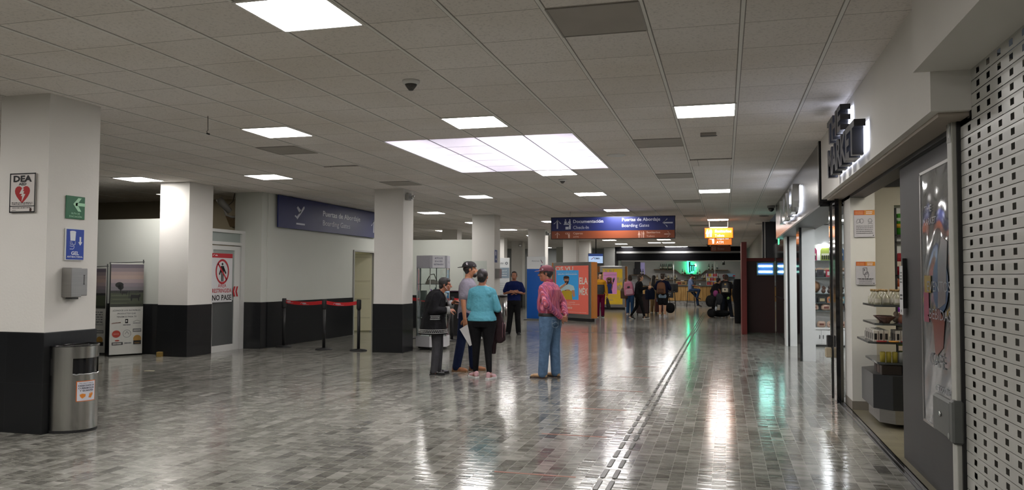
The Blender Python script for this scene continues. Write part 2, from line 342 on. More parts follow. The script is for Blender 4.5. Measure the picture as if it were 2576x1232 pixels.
# ================================================================== SETTING
FL = floor_mat(); CM = ceil_mat()
gx = lambda i: GX0+.61*i
gy = lambda j: GY0+.61*j
struct(MB().box(-24, 1.29, -6, 56, -.1, 0).box(1.29, 1.62, 10.4, 56, -.1, 0).box(1.62, 6, 10.4, 56, -.1, 0), 'floor', FL)
MKT = tile_mat('beige_wood_look_tile', '#6f6a58', '#3c382e', .6, .15, .3, True)
struct(MB().box(1.34, 6, -6, 10.4, -.1, .004), 'floor_market', MKT)
sx0, sx1, sy0, sy1 = gx(-7), gx(-3), gy(6), gy(11)
c = MB(); t = CE+.05
c.box(-24, sx0, -6, 56, CE, t); c.box(sx1, 1.3, -6, 56, CE, t); c.box(sx0, sx1, -6, sy0, CE, t); c.box(sx0, sx1, sy1, 56, CE, t)
struct(c, 'ceiling', CM)
# exposed T-bars: the wide runners along the hall
TB = mat('t_bar_white', (.82, .8, .76), .6, var=.05)
c = MB()
for i in range(-38, 2):
    x = gx(i)
    if sx0+.1 < x < sx1-.1: c.box(x-.012, x+.012, -6, sy0, CE-.005, CE); c.box(x-.012, x+.012, sy1, 56, CE-.005, CE)
    else: c.box(x-.012, x+.012, -6, 56, CE-.005, CE)
struct(c, 'trim_ceiling_runners', TB)
c = MB()
for i in range(-38, 2):
    x = gx(i)
    if sx0+.1 < x < sx1-.1: c.box(x-.019, x+.019, -6, sy0, CE-.001, CE); c.box(x-.019, x+.019, sy1, 56, CE-.001, CE)
    else: c.box(x-.019, x+.019, -6, 56, CE-.001, CE)
struct(c, 'trim_ceiling_runner_gap_shade', mat('gap_shade', (.30, .28, .26), .9))  # dark strips painted in for the shadow gap along each runner
# walls around the hall
struct(MB().box(-24, 6, -6.2, -6, 0, CE), 'wall_behind', WALLW)
struct(MB().box(-24.2, -24, -6, 56, 0, CE), 'wall_left_far', WALLW)
def column(name, x0, x1, y0, y1, hc=.93, top=CE):
    o = struct(MB().box(x0, x1, y0, y1, hc, top), name, WHITE)
    MB().bbox(x0-.012, x1+.012, y0-.012, y1+.012, 0, hc, .004).build('tile_cladding', CLAD, o)
    return o
column('column_by_bin', -6.62, -6.05, 5.86, 6.47)
column('column_by_restricted_door', -9.93, -9.31, 12.08, 12.76)
column('column_before_display_case', -6.56, -5.96, 13.96, 14.47)
column('column_by_check_in', -6.67, -6.03, 20.4, 20.95)
column('column_behind_totem', -6.74, -6.12, 27.0, 27.5)
column('column_far_hall', -6.69, -6.11, 33.0, 33.5)
column('column_farthest', -6.55, -6.05, 36.0, 36.5)
column('column_left_row', -9.84, -9.26, 26.6, 27.1)
column('column_left_row_second', -9.8, -9.26, 36.0, 36.5)
column('column_left_row_mid', -9.62, -9.2, 32.6, 33.1)
# left low wall behind banners, recess, beige wall further in
c = MB().box(-22, -9.9, 12.36, 12.46, .93, 2.52); o = struct(c, 'wall_left_recess', WALLW)
box1('tile_cladding', -22, -9.9, 12.345, 12.46, 0, .93, CLAD, o)
struct(MB().box(-22, -9.05, 15.1, 15.2, 0, CE), 'wall_beige_back', BEIGE)
# restricted-area door wall
o = struct(MB().box(-9.62, -9.0, 13.9, 14.1, .93, CE).box(-9.1, -8.98, 14.1, 17.93, .93, CE).box(-9.1, -8.98, 17.93, 19.2, 2.1, CE).box(-9.1, -8.98, 19.2, 21.1, .93, CE), 'wall_left', WALLW)
MB().box(-9.38, -8.985, 13.885, 14.1, 0, .93).box(-9.1, -8.965, 14.1, 17.93, 0, .93).box(-9.1, -8.965, 19.2, 21.1, 0, .93).build('tile_cladding', CLAD, o)
# room behind the inner doorway
struct(MB().box(-12.2, -12.1, 15.2, 21.1, 0, CE).box(-12.2, -9.1, 21.0, 21.1, 0, CE).box(-12.2, -9.1, 16.5, 16.6, 0, CE), 'wall_side_room', mat('cream_paint', (.62, .6, .42), .7, var=.03))
# partition below ceiling
o = struct(MB().box(-8.98, -6.67, 20.85, 20.95, .93, 2.5), 'wall_partition', WALLW)
box1('tile_cladding', -8.98, -6.67, 20.83, 20.95, 0, .93, CLAD, o)
# far end walls
GREYW = mat('grey_far_paint', (.33, .345, .34), .8, var=.04)
struct(MB().box(-24, -6.3, 46, 46.2, 0, CE), 'wall_far', GREYW)
struct(MB().box(-6.55, -5.95, 43.9, 44.5, 0, CE), 'column_by_bar', mat('pale_grey_paint', (.5, .51, .5), .8))
struct(MB().box(-14, -13.8, 21, 46, 0, CE), 'wall_check_in_side', WALLW)
struct(MB().box(-9.2, -7.2, 43.5, 43.7, 0, CE), 'wall_far_pier', WALLW)
# bar room
BARW = mat('bar_grey_wall', (.36, .36, .37), .8, var=.08, scale=3)
struct(MB().box(-6.1, 1.4, 47, 47.2, 0, CE).box(-6.1, -5.95, 44.2, 47, 0, CE).box(1.3, 1.4, 44.2, 47, 0, CE), 'wall_bar_back', BARW)
o = struct(MB().box(-5.95, 1.1, 44.0, 44.2, 2.9, CE+.0), 'trim_bar_header', mat('flat_black', (.006, .006, .007), 1, var=0, spec=.05))
box1('roller_housing', -5.85, .8, 43.9, 44.1, 2.79, 2.9, mat('grey_roller', (.2, .2, .2), .4), o)
box1('header_band', -5.85, 1.1, 43.92, 44.2, 2.40, 2.79, mat('flat_black', (.006, .006, .007), 1, var=0, spec=.05), o)
box1('side_post', -5.95, -5.78, 43.95, 44.2, 0, 2.9, BLACK, o)
box1('light_rail', -5.6, 1.0, 43.97, 44.05, 2.35, 2.40, OFFW, o)
MB().tube([(-2.72, 44.05, 2.36), (-2.72, 44.05, 1.1)], .018).build('rail_post', OFFW, o)
MB().tube([(-.52, 44.05, 2.36), (-.52, 44.05, 1.1)], .018).build('rail_post', OFFW, o)
# right side of the hall beyond the shops
struct(MB().box(1.3, 1.4, 24.6, 44.2, 0, CE), 'wall_right_far', mat('cream_far_paint', (.5, .48, .43), .8))
# the metal-fronted shop: fascia, piers, back
FASC = steel_mat('dark_brushed_fascia', .2, .24)
o = struct(MB().box(1.15, 1.32, 10.42, 19.1, 2.38, CE), 'trim_metal_fascia', FASC)
box1('black_end_frame', 1.13, 1.4, 10.3, 10.42, 2.36, CE, BLACKG, o)
box1('fascia_underside', 1.15, 1.6, 10.42, 19.1, 2.35, 2.38, DARKMET, o)
PW = mat('shop_white', (.68, .69, .68), .5, var=.03)
o = struct(MB().box(1.31, 1.53, 14.7, 15.25, 0, 2.36), 'column_shop_pier', PW)
box1('black_edge', 1.27, 1.312, 14.69, 15.25, 0, 2.36, BLACKG, o)
o = struct(MB().box(1.34, 1.62, 17.86, 18.3, 0, 2.36), 'column_shop_pier_second', PW)
box1('black_edge', 1.30, 1.342, 17.85, 18.3, 0, 2.36, BLACKG, o)
box1('white_edge', 1.262, 1.30, 17.85, 18.3, 0, 2.36, PW, o)
o = struct(MB().box(1.30, 1.36, 18.4, 23.0, 0, 2.36), 'window_1', BLACKG)
MB().box(1.285, 1.30, 18.8, 18.84, .1, 2.3).box(1.285, 1.3, 18.4, 21.9, .95, .98).box(1.285, 1.3, 18.4, 21.9, 0, .06).build('metal_frame', CHROME, o)
o = struct(MB().box(1.28, 1.36, 10.1, 10.32, 0, 2.4), 'trim_shop_divider', mat('worn_white_metal', (.5, .49, .45), .5, var=.3, scale=5))
box1('black_channel', 1.255, 1.30, 9.9, 10.1, 0, 2.42, BLACKG, o)
box1('black_channel', 1.25, 1.285, 10.32, 10.4, 0, 2.42, BLACKG, o)
struct(MB().box(3.6, 3.7, 10.4, 18.4, 0, CE).box(1.62, 3.7, 18.35, 18.45, 0, CE).box(1.42, 3.7, 10.28, 10.4, 0, CE), 'wall_gift_shop', PW)
struct(MB().box(1.32, 3.7, 10.4, 18.4, 2.62, 2.7), 'ceiling_gift_shop', PW)
# the market shop
o = struct(MB().box(1.15, 1.38, 4.95, 10.22, 2.42, CE), 'trim_market_fascia', WHITE)
box1('fascia_near', 1.06, 1.38, -6, 4.95, 2.65, CE, WHITE, o)
box1('soffit_plate', 1.2, 1.38, 5.0, 10.1, 2.395, 2.42, mat('tan_soffit', (.36, .31, .26), .6), o)
box1('header_channel', 1.36, 1.52, 4.95, 10.1, 2.36, 2.66, BLACK, o)
CREAM = mat('cream_shop_wall', (.60, .565, .475), .8, var=.02)
o = struct(MB().box(1.36, 1.615, 9.45, 9.95, .1, 2.7), 'wall_market_side', mat('market_white_wall', (.62, .61, .57), .7, var=.02))
box1('baseboard', 1.355, 1.615, 9.44, 9.95, 0, .1, mat('brown_grey_base', (.2, .18, .15), .5), o)
o = struct(MB().box(1.45, 1.95, 10.18, 10.27, 0, 2.55).box(1.95, 4.4, 10.18, 10.27, 2.33, 2.55).box(3.0, 4.4, 10.18, 10.27, 0, 2.33), 'wall_market_back', CREAM)
box1('black_band', 1.45, 4.4, 10.12, 10.27, 2.55, 2.76, BLACK, o)
struct(MB().box(4.4, 4.5, -6, 10.3, 0, CE).box(1.4, 4.4, 5.1, 5.2, 0, 2.7), 'wall_market_inner', mat('market_inner', (.45, .43, .38), .8))
struct(MB().box(1.38, 4.4, 5.2, 10.3, 2.76, 2.8), 'ceiling_market', mat('market_ceiling', (.4, .4, .4), .8))
struct(MB().box(4.3, 4.4, -6, 5.1, 0, CE).box(1.36, 4.3, -6, -5.9, 0, CE), 'wall_closed_shop', BLACK)  # black paint stands in for the darkness of the closed shop
struct(MB().box(1.28, 1.30, 5.1, 9.95, 0, .008).box(1.315, 1.335, 5.1, 9.95, 0, .008), 'trim_sliding_door_track', CHROME)
struct(MB().box(1.27, 1.35, 5.1, 9.95, 0, .004), 'trim_threshold', mat('dark_threshold', (.06, .06, .06), .4))
# ------------------------------------------------------------------ ceiling lamps
EM = mat('lit_diffuser', (.8, .8, .8), .5, var=0, emit=(1, .965, .93), es=LAMP)
def ceiling_panel(x, y):
    r = empty('ceiling_light', (x, y, CE), 0); h = .305
    MB().box(-h, h, -h, -h+.018, -.012, 0).box(-h, h, h-.018, h, -.012, 0).box(-h, -h+.018, -h, h, -.012, 0).box(h-.018, h, -h, h, -.012, 0).build('rim', TB, r)
    MB().box(-h+.018, h-.018, -h+.018, h-.018, -.009, -.002).build('diffuser', EM, r)
    return r
rowword = {-14: 'added unseen far behind the camera', -8: 'added unseen just behind the viewer', -2: 'in the nearest, partly added row', 4: 'in the second row ahead', 10: 'level with the restricted door', 16: 'over the standing group', 23: 'beyond the standing group', 29: 'over the check-in posters', 35: 'over the red poster kiosk', 42: 'over the walking travellers', 49: 'near the bar', 56: 'by the bar front', 62: 'at the bar front'}
colword = {-1: 'shop-side line', -5: 'centre line', -9: 'line along the white columns', -13: 'line over the boarding sign wall', -17: 'outermost line'}
LM = [(-5, -2), (-9, 4), (-5, 4), (-1, 4), (-17, 9.6), (-13, 10), (-9, 16.5), (-5, 16.5), (-1, 16.5), (-13, 22.6), (-5, 23), (-13, 29), (-9, 29), (-1, 29.4), (-5, 29.4),
      (-17, 35.3), (-13, 35), (-1, 35.4), (-9, 35.4), (-17, 42.4), (-13, 41.8), (-9, 49), (-5, 49), (-9, 56), (-5, 54), (-6.1, 54), (-9.3, 62.4), (-5.4, 62.4), (-4.4, 62.4), (-17, 63), (-5, -8), (-1, -8), (-9, -8), (-5, -14), (-13, -3), (-9, -4), (-12, -7)]  # list ends in unseen panels added behind and left of view for light
proto = ceiling_panel(0, 0)
used = {}
for n, (i, j) in enumerate(LM):
    o = proto if n == 0 else copy_tree(proto)
    o.location = (gx(i)+.305, gy(j)+.305, CE)
    jr = min(rowword, key=lambda q: abs(q-j)); ir = min(colword, key=lambda q: abs(q-i))
    lb = 'glowing square ceiling panel %s, %s' % (rowword[jr], colword[ir])
    tag(o, lb, 'ceiling light', 'square ceiling light panels')
# luminous ceiling: lit box above translucent panels
lx = empty('luminous_ceiling', ((sx0+sx1)/2, (sy0+sy1)/2, CE), 0, 'large lit patch of translucent ceiling panels over the middle of the hall', 'luminous ceiling')
W2, H2 = (sx1-sx0)/2, (sy1-sy0)/2
TR = bpy.data.materials.new('translucent_acrylic'); TR.use_nodes = True; nt = TR.node_tree; nt.nodes.remove(nt.nodes['Principled BSDF'])
a = nt.nodes.new('ShaderNodeBsdfTranslucent'); a.inputs[0].default_value = (.86, .84, .86, 1); b = nt.nodes.new('ShaderNodeBsdfDiffuse'); b.inputs[0].default_value = (.8, .78, .78, 1)
m_ = nt.nodes.new('ShaderNodeMixShader'); m_.inputs[0].default_value = .25; nt.links.new(a.outputs[0], m_.inputs[1]); nt.links.new(b.outputs[0], m_.inputs[2]); nt.links.new(m_.outputs[0], nt.nodes['Material Output'].inputs[0])
c = MB(); d_ = .3
c.box(-W2-.02, -W2, -H2, H2, .001, d_).box(W2, W2+.02, -H2, H2, .001, d_).box(-W2, W2, -H2-.02, -H2, .001, d_).box(-W2, W2, H2, H2+.02, .001, d_).box(-W2, W2, -H2, H2, d_, d_+.02)
c.build('plenum_box', mat('plenum_white', (.8, .8, .82), .8, var=0), lx)
for i in range(4):
    for j in range(5):
        x, y = -W2+.61*i, -H2+.61*j
        MB().box(x+.007, x+.603, y+.007, y+.603, 0, .003).build('translucent_panel', TR, lx)
c = MB()
for i in range(5): c.box(-W2+.61*i-.007, -W2+.61*i+.007, -H2, H2, -.003, .004)
for j in range(6): c.box(-W2, W2, -H2+.61*j-.003, -H2+.61*j+.003, -.001, .004)
c.build('grid_bars', mat('grid_bar_shade', (.3, .28, .32), .5), lx)
TUBE = mat('fluorescent_tube', (.8, .8, .8), .5, var=0, emit=(.96, .93, 1), es=75)
for x in (-.99+.0, .18, .42, .72):
    MB().tube([(x, -H2+.08, .2), (x, H2-.08, .2)], .022, 8).build('fluorescent_tube', TUBE, lx)
ex = copy_tree(proto); ex.location = (gx(-5)+.305, gy(11)+.305, CE); tag(ex, 'glowing square ceiling panel joined to the far edge of the large lit patch', 'ceiling light', 'square ceiling light panels')
# room lamp behind the inner door, gift-shop lamps, market lamps
def plain_lamp(x, y, z, s, es, label, col=(1, .97, .92), nm='ceiling_light', sy=None):
    m = mat('lamp_%s' % label[:14].replace(' ', '_'), (.8, .8, .8), .5, var=0, emit=col, es=es)
    sy = sy or s
    r = empty(nm, (x, y, z), 0, label, 'ceiling light'); MB().box(-s, s, -sy, sy, -.02, 0).build('housing', OFFW, r); MB().box(-s+.01, s-.01, -sy+.01, sy-.01, -.024, -.0205).build('diffuser', m, r)
plain_lamp(-10.6, 18.6, CE, .3, 14, 'side room ceiling lamp seen through the open cream door', (1, .96, .8))  # lamp out of view, inferred from the bright cream door
plain_lamp(-11.0, 13.9, CE, .3, 2.6, 'dim lamp over the beige recess above the restricted door', (1, .9, .75))  # unseen lamp, its strength set to lighten the beige wall
for k, (x, y) in enumerate(((2.1, 16.6), (2.3, 13.6), (2.3, 11.6))):
    plain_lamp(x, y, 2.62, .25, (36, 30, 16)[k], 'gift shop ceiling lamp, %s' % ('nearest the white shelves', 'middle one', 'nearest the market side')[k], (.93, .97, 1))
for k, (x, y) in enumerate(((1.95, 8.3), (3.0, 6.6), (3.2, 9.0))):
    plain_lamp(x, y, 2.76, .2, 30, 'market shop ceiling lamp, %s' % ('above the round display shelves', 'behind the sliding door', 'deep in the shop')[k], (1, .93, .8))
for k, x in enumerate((-4.6, -2.6, -.6)):
    plain_lamp(x, 45.2, 2.95, .5, 17, 'bar ceiling lamp %s' % ('by the purple glow end', 'above the bottle shelves', 'above the snack rack')[k], (1, .93, .82), sy=.12)
# ================================================================== PEOPLE
class Blob(MB):
    """closed volumes that overlap; bake() joins them into one continuous skin"""
    def cap(s, p0, p1, r0, r1, n=14, k=4):
        p0, p1 = Vector(p0), Vector(p1); d = (p1-p0); L = d.length; d = d.normalized() if L > 1e-6 else Vector((0, 0, 1))
        u = d.orthogonal().normalized(); v = d.cross(u); rings = []
        for i in range(k): a = -pi/2+(pi/2)*(i+.35)/k; rings.append((p0+d*(r0*sin(a)), r0*cos(a)))
        rings.append((p0, r0)); rings.append((p1, r1))
        for i in range(k): a = (pi/2)*(i+.65)/k; rings.append((p1+d*(r1*sin(a)), r1*cos(a)))
        vs = [c+u*(cos(2*pi*j/n)*r)+v*(sin(2*pi*j/n)*r) for c, r in rings for j in range(n)]; fs = []
        for i in range(len(rings)-1):
            for j in range(n): fs.append((i*n+j, i*n+(j+1) % n, (i+1)*n+(j+1) % n, (i+1)*n+j))
        fs.append(tuple(range(n-1, -1, -1))); fs.append(tuple(range((len(rings)-1)*n, len(rings)*n)))
        return s.add(vs, fs)
    def chain(s, pts, rs):
        for i in range(len(pts)-1): s.cap(pts[i], pts[i+1], rs[i], rs[i+1])
        return s
    def ell(s, c, r, ax=None, n=16, k=10):
        c = Vector(c); ax = ax or (Vector((1, 0, 0)), Vector((0, 1, 0)), Vector((0, 0, 1)))
        vs = []; fs = []
        for i in range(1, k):
            t = pi*i/k
            for j in range(n):
                a = 2*pi*j/n; vs.append(c+ax[0]*(r[0]*sin(t)*cos(a))+ax[1]*(r[1]*sin(t)*sin(a))+ax[2]*(-r[2]*cos(t)))
        for i in range(k-2):
            for j in range(n): fs.append((i*n+j, i*n+(j+1) % n, (i+1)*n+(j+1) % n, (i+1)*n+j))
        fs.append(tuple(range(n-1, -1, -1))); fs.append(tuple(range((k-2)*n, (k-1)*n)))
        return s.add(vs, fs)
    def loft(s, secs, n=24, wave=0, waves=9):
        """secs: (centre, rx, ry[, rotz])"""
        vs = []; fs = []
        for q in secs:
            c = Vector(q[0]); rot = q[3] if len(q) > 3 else 0
            for j in range(n):
                a = 2*pi*j/n; e = 1+wave*sin(a*waves)
                x, y = q[1]*e*cos(a), q[2]*e*sin(a); vs.append(c+Vector((x*cos(rot)-y*sin(rot), x*sin(rot)+y*cos(rot), 0)))
        for i in range(len(secs)-1):
            for j in range(n): fs.append((i*n+j, i*n+(j+1) % n, (i+1)*n+(j+1) % n, (i+1)*n+j))
        fs.append(tuple(range(n-1, -1, -1))); fs.append(tuple(range((len(secs)-1)*n, len(secs)*n)))
        return s.add(vs, fs)
    def bake(s, name, m, vox, sm=3, parent=None, fac=.5):
        me = bpy.data.meshes.new('b'); me.from_pydata(s.v, [], s.f); me.update()
        o = bpy.data.objects.new('b', me); COL.objects.link(o)
        r = o.modifiers.new('r', 'REMESH'); r.mode = 'VOXEL'; r.voxel_size = vox
        if sm: q = o.modifiers.new('s', 'SMOOTH'); q.iterations = sm; q.factor = fac
        dg = bpy.context.evaluated_depsgraph_get(); ev = o.evaluated_get(dg); out = bpy.data.meshes.new_from_object(ev)
        bpy.data.objects.remove(o); bpy.data.meshes.remove(me)
        out.name = name; out.materials.clear(); out.materials.append(m)
        out.polygons.foreach_set('use_smooth', [True]*len(out.polygons))
        ob = bpy.data.objects.new(name, out); COL.objects.link(ob)
        if parent is not None: ob.parent = parent
        return ob
SKIN = [mat('skin_tan', '#b07a58', .5, var=.08, scale=30), mat('skin_brown', '#95624a', .5, var=.08, scale=30), mat('skin_light', '#c79878', .5, var=.06, scale=30)]
HAIRK = mat('dark_hair', (.012, .009, .008), .45, var=.4, scale=60, bump=.5, bscale=90)
HAIRB = mat('brown_hair', (.035, .02, .013), .45, var=.4, scale=60, bump=.5, bscale=90)
HAIRG = mat('greying_hair', (.018, .016, .015), .5, var=.9, scale=70, bump=.5, bscale=90)
EYEW = mat('eye_white', (.6, .58, .55), .3, var=0); EYED = mat('eye_dark', (.02, .012, .01), .2, var=0); LIP = mat('lips', (.3, .1, .08), .5, var=0)
def cloth(name, c, rough=.85, bump=.35, var=.12): return mat(name, c, rough, var=var, scale=14, bump=min(1, bump*2), bscale=9, spec=.15)
def V(*a): return Vector(a)
def hand(b, W, d, n, side, curl=.5, k=1., spread=1.):
    """palm + five fingers. W wrist, d direction of the fingers, n palm normal, side +1/-1: which side the thumb leaves"""
    d = d.normalized(); n = (n-d*n.dot(d)).normalized(); w = d.cross(n)*side
    b.loft([], 0) if False else None
    for q in (-1, -.33, .33, 1): b.cap(W+d*.012*k+w*(q*.016*k), W+d*.082*k+w*(q*.028*k), .0145*k, .0125*k, 10, 3)
    L = (.070, .078, .073, .058)
    for i, q in enumerate((1.5, .5, -.5, -1.5)):
        p = W+d*.085*k+w*(q*.0195*k*spread); dd = (d+w*(q*.06*spread)).normalized(); r = .0088*k
        for j, fr in enumerate((.45, .32, .23)):
            a = curl*(j+.6)*(1+.12*i)*.75; e = (dd*cos(a)+n*sin(a)).normalized(); p2 = p+e*(L[i]*fr*k)
            b.cap(p, p2, r, r*.93, 9, 3); p = p2; r *= .93
    p = W+d*.025*k+w*.026*k
    for j, (l, t) in enumerate(((.038, .8), (.03, .45), (.024, .2))):
        e = (d*(1-t*.5)+w*t+n*(.25+curl*.35*j)).normalized(); p2 = p+e*l*k; b.cap(p, p2, (.0125-.0012*j)*k, (.0115-.0014*j)*k, 9, 3); p = p2
def person(name_label, pos, head_deg, H, *, skin=0, torso=1., lean=0., leanx=0., headturn=0., pitch=0., headfwd=0., arms=None, legs=None, shirt=None, pants=None, shoes=None,
           hair=None, cap=None, vox=.012, hips=1., face=True, group=None, cloth_hands=False, bellyf=0., waist=1.):
    """figure facing local +Y, built standing; arms: {side:(elbow, wrist, handdir, palmnormal, curl, thumbside)} in units of H"""
    S = lambda x, y, z: V(x*H, y*H, z*H)
    def up(x, y, z):                            # upper-body points follow the lean
        t = max(0, z-.53); return V((x+leanx*t)*H, (y+lean*t*(1+1.2*t))*H, (z-abs(lean)*t*.18)*H)
    sk = SKIN[skin]; b = Blob(); T = torso; fine = vox < .009
    wz = waist
    tors = [(.46, .078*hips, .058*hips), (.50, .094*hips, .07*hips), (.545, .094*hips, .07*hips), (.60, .082*T*wz, .06*T*wz), (.66, .084*T*(1+(wz-1)*.7), .062*T*(1+(wz-1)*.7)), (.72, .094*T, .067*T), (.765, .100*T, .064*T), (.79, .088*T**.5, .056*T**.5), (.812, .066, .046), (.830, .044, .038)]
    TL = lambda g, z0=.0, z1=1., extra=0: [(up(0, bellyf*max(0, 1-abs(z-.63)/.1), z), rx*H+g, ry*H+g+extra) for z, rx, ry in tors if z0 <= z <= z1]
    b.loft(TL(0))
    SH = {q: up(q*.094*T**.6, 0, .775) for q in (-1, 1)}
    A = arms or {}; AR = {}
    for q in (-1, 1):
        if q in A: a = A[q]
        else: a = ((q*.128*T, -.012, .635), (q*.135*T, .03, .49), (0, .15, -1), (-q, 0, 0), .35, None)
        e, wv = up(*a[0]), up(*a[1]); hd, pn = V(*a[2]).normalized(), V(*a[3])
        AR[q] = (e, wv, hd, pn); b.cap(SH[q], e, .030*H*T**.5, .024*H); b.cap(e, wv, .023*H, .0155*H)
        side = a[5] if len(a) > 5 and a[5] is not None else -q
        if fine: hand(b, wv, hd, pn, side, a[4], H/1.7*1.0)
        else: hand(b, wv, hd, pn, side, a[4], H/1.7*1.08)
    hipx = .05*hips; Lg = legs or {}; LG = {}
    for q in (-1, 1):
        kn, an, toe = Lg.get(q, ((q*.053, .008, .285), (q*.055, -.012, .045), (q*.12, 1, 0)))
        hp = S(q*hipx, 0, .505); kn, an = S(*kn), S(*an); td = V(*toe).normalized(); LG[q] = (hp, kn, an, td)
        b.cap(hp, kn, .052*H*hips, .034*H); b.cap(kn, an, .033*H, .021*H); b.cap(an-td*.012*H-V(0, 0, .018*H), an+td*.085*H-V(0, 0, .026*H), .022*H, .015*H)
    nk = up(0, 0, .825)
    for q in (-1, 1): b.cap(up(q*.02, -.005, .822), SH[q]+V(0, 0, .004*H), .024*H, .028*H)
    hc = up(0, .014, .908)+V(0, headfwd*H, -abs(headfwd)*.35*H)
    b.cap(nk-V(0, 0, .03*H), hc-V(0, .012*H, .035*H), .036*H, .031*H)
    ct, st_ = cos(headturn), sin(headturn)
    fw = V(-st_*cos(pitch), ct*cos(pitch), sin(pitch)); rt = V(ct, st_, 0); uu = rt.cross(fw); ax = (rt, fw, uu); h = H*.079      # head unit: half the head's height about .075H
    P = lambda x, y, z: hc+rt*(x*h)+fw*(y*h)+uu*(z*h)
    b.ell(P(0, -.12, .28), (.58*h, .72*h, .66*h), ax); b.ell(P(0, .12, -.2), (.46*h, .56*h, .7*h), ax); b.ell(P(0, .38, -.62), (.26*h, .26*h, .22*h), ax)
    b.ell(P(0, .52, .2), (.40*h, .16*h, .12*h), ax)
    if face:
        b.cap(P(0, .62, .12), P(0, .80, -.16), .07*h, .115*h, 10, 3); b.ell(P(0, .66, -.2), (.15*h, .1*h, .08*h), ax)
        b.ell(P(0, .60, -.43), (.2*h, .1*h, .085*h), ax); b.ell(P(.3, .42, -.12), (.16*h, .16*h, .14*h), ax); b.ell(P(-.3, .42, -.12), (.16*h, .16*h, .14*h), ax)
    for q in (-1, 1): b.ell(P(q*.58, -.08, -.02), (.07*h, .13*h, .21*h), ax)
    body = b.bake('person', sk, vox*(.62 if fine else .8), 2)
    body.location = pos; body.rotation_euler = (0, 0, radians(head_deg)-pi/2); tag(body, name_label, 'person', group)
    if face:
        for q in (-1, 1):
            e = MB(); c0 = P(q*.23, .575, .06)
            vs = Blob().ell(c0, (.08*h, .06*h, .036*h), ax, 10, 6); e.add(vs.v, vs.f, EYEW, True)
            vs = Blob().ell(c0+fw*.045*h, (.04*h, .035*h, .045*h), ax, 8, 6); e.add(vs.v, vs.f, EYED, True); e.build('eye', EYEW, body)
            if fine: Blob().cap(P(q*.12, .66, .2), P(q*.38, .56, .2), .028*h, .02*h, 8, 2).build('eyebrow', HAIRK, body)
        if fine: Blob().ell(P(0, .675, -.43), (.15*h, .035*h, .035*h), ax, 12, 6).build('lips', LIP, body)
    # garments
    if shirt:
        m, sl, hem, loose = shirt[:4]; g = Blob(); sec = TL(loose, hem, .81)
        g.loft([(up(0, 0, hem), tors[2][1]*H*(1 if hem < .56 else .92)+loose*1.3, tors[2][2]*H+loose*1.3)]+sec+[(up(0, .0, .832), .05*H, .043*H)])
        for q in (-1, 1):
            e, wv = AR[q][:2]; g.cap(up(q*.015, -.005, .818), SH[q]+V(0, 0, .002*H), .022*H+loose*.5, .028*H+loose*.7)
            if sl == 'long': g.cap(SH[q], e, .028*H*T**.5+loose, .026*H+loose); g.cap(e, e+(wv-e)*.93, .026*H+loose, .019*H+loose*.5)
            elif sl == 'short': g.cap(SH[q], SH[q]+(e-SH[q])*.72, .031*H*T**.5+loose, .033*H+loose)
            else: g.ell(SH[q], (.03*H, .03*H, .03*H))
        g.bake('shirt', m, vox*.9, 3, body)
    if pants:
        m, kind, loose = pants; g = Blob(); g.loft([(c_, rx, ry) for c_, rx, ry in TL(loose+.002, .45, .56)])
        for q in (-1, 1):
            hp, kn, an, td = LG[q]
            if kind == 'long': g.cap(hp, kn, .054*H*hips+loose, .037*H+loose); g.cap(kn, an+(kn-an)*.02-V(0, 0, .008*H), .037*H+loose, .028*H+loose*1.4)
            elif kind == 'slim': g.cap(hp, kn, .053*H*hips+loose, .036*H+loose); g.cap(kn, an+(kn-an)*.08, .035*H+loose, .0215*H+loose)
            elif kind == 'shorts': g.cap(hp, hp+(kn-hp)*.8, .056*H*hips+loose, .048*H+loose)
        if kind == 'skirt': g.loft([(S(0, 0, .30), .105*H, .085*H), (S(0, 0, .42), .105*H*hips, .085*H*hips), (S(0, 0, .55), .09*H*hips, .07*H*hips)], 24, .04)
        g.bake({'long': 'trousers', 'slim': 'leggings', 'shorts': 'shorts', 'skirt': 'skirt'}[kind], m, vox, 3, body)
    if shoes:
        for q in (-1, 1):
            hp, kn, an, td = LG[q]; zc = an.z; k = H/1.7; side = V(td.y, -td.x, 0); up_ = V(0, 0, 1)
            if abs(td.z) > .01: side = side.normalized(); up_ = side.cross(td)*1; up_ = up_ if up_.z > 0 else -up_
            base = V(an.x, an.y, an.z-.045*H+.0)
            g = Blob(); g.cap(base-td*.035*k+up_*.045*k, base+td*.13*k+up_*.036*k, .036*k, .030*k); g.cap(base-td*.03*k+up_*.075*k, base+td*.02*k+up_*.07*k, .036*k, .036*k); g.cap(base+td*.10*k+up_*.03*k+side*.008, base+td*.165*k+up_*.028*k, .036*k, .027*k)
            o = g.bake('shoe', shoes[0], max(.006, vox*.7), 2, body)
            sole = MB(); pts = []
            for t, w_ in ((-.075, .018), (-.06, .036), (0, .037), (.07, .04), (.13, .046), (.17, .04), (.195, .02)): pts.append((t*k, w_*k))
            P2 = [(a_, b_) for a_, b_ in pts]+[(a_, -b_) for a_, b_ in reversed(pts)]; n = len(P2)
            vs = [base+td*a_+side*b_+up_*(.0 if j == 0 else .022*k) for j in (0, 1) for a_, b_ in P2]
            sole.add(vs, [tuple(range(n-1, -1, -1)), tuple(range(n, 2*n))]+[(i, (i+1) % n, (i+1) % n+n, i+n) for i in range(n)]); sole.build('sole', shoes[1], o)
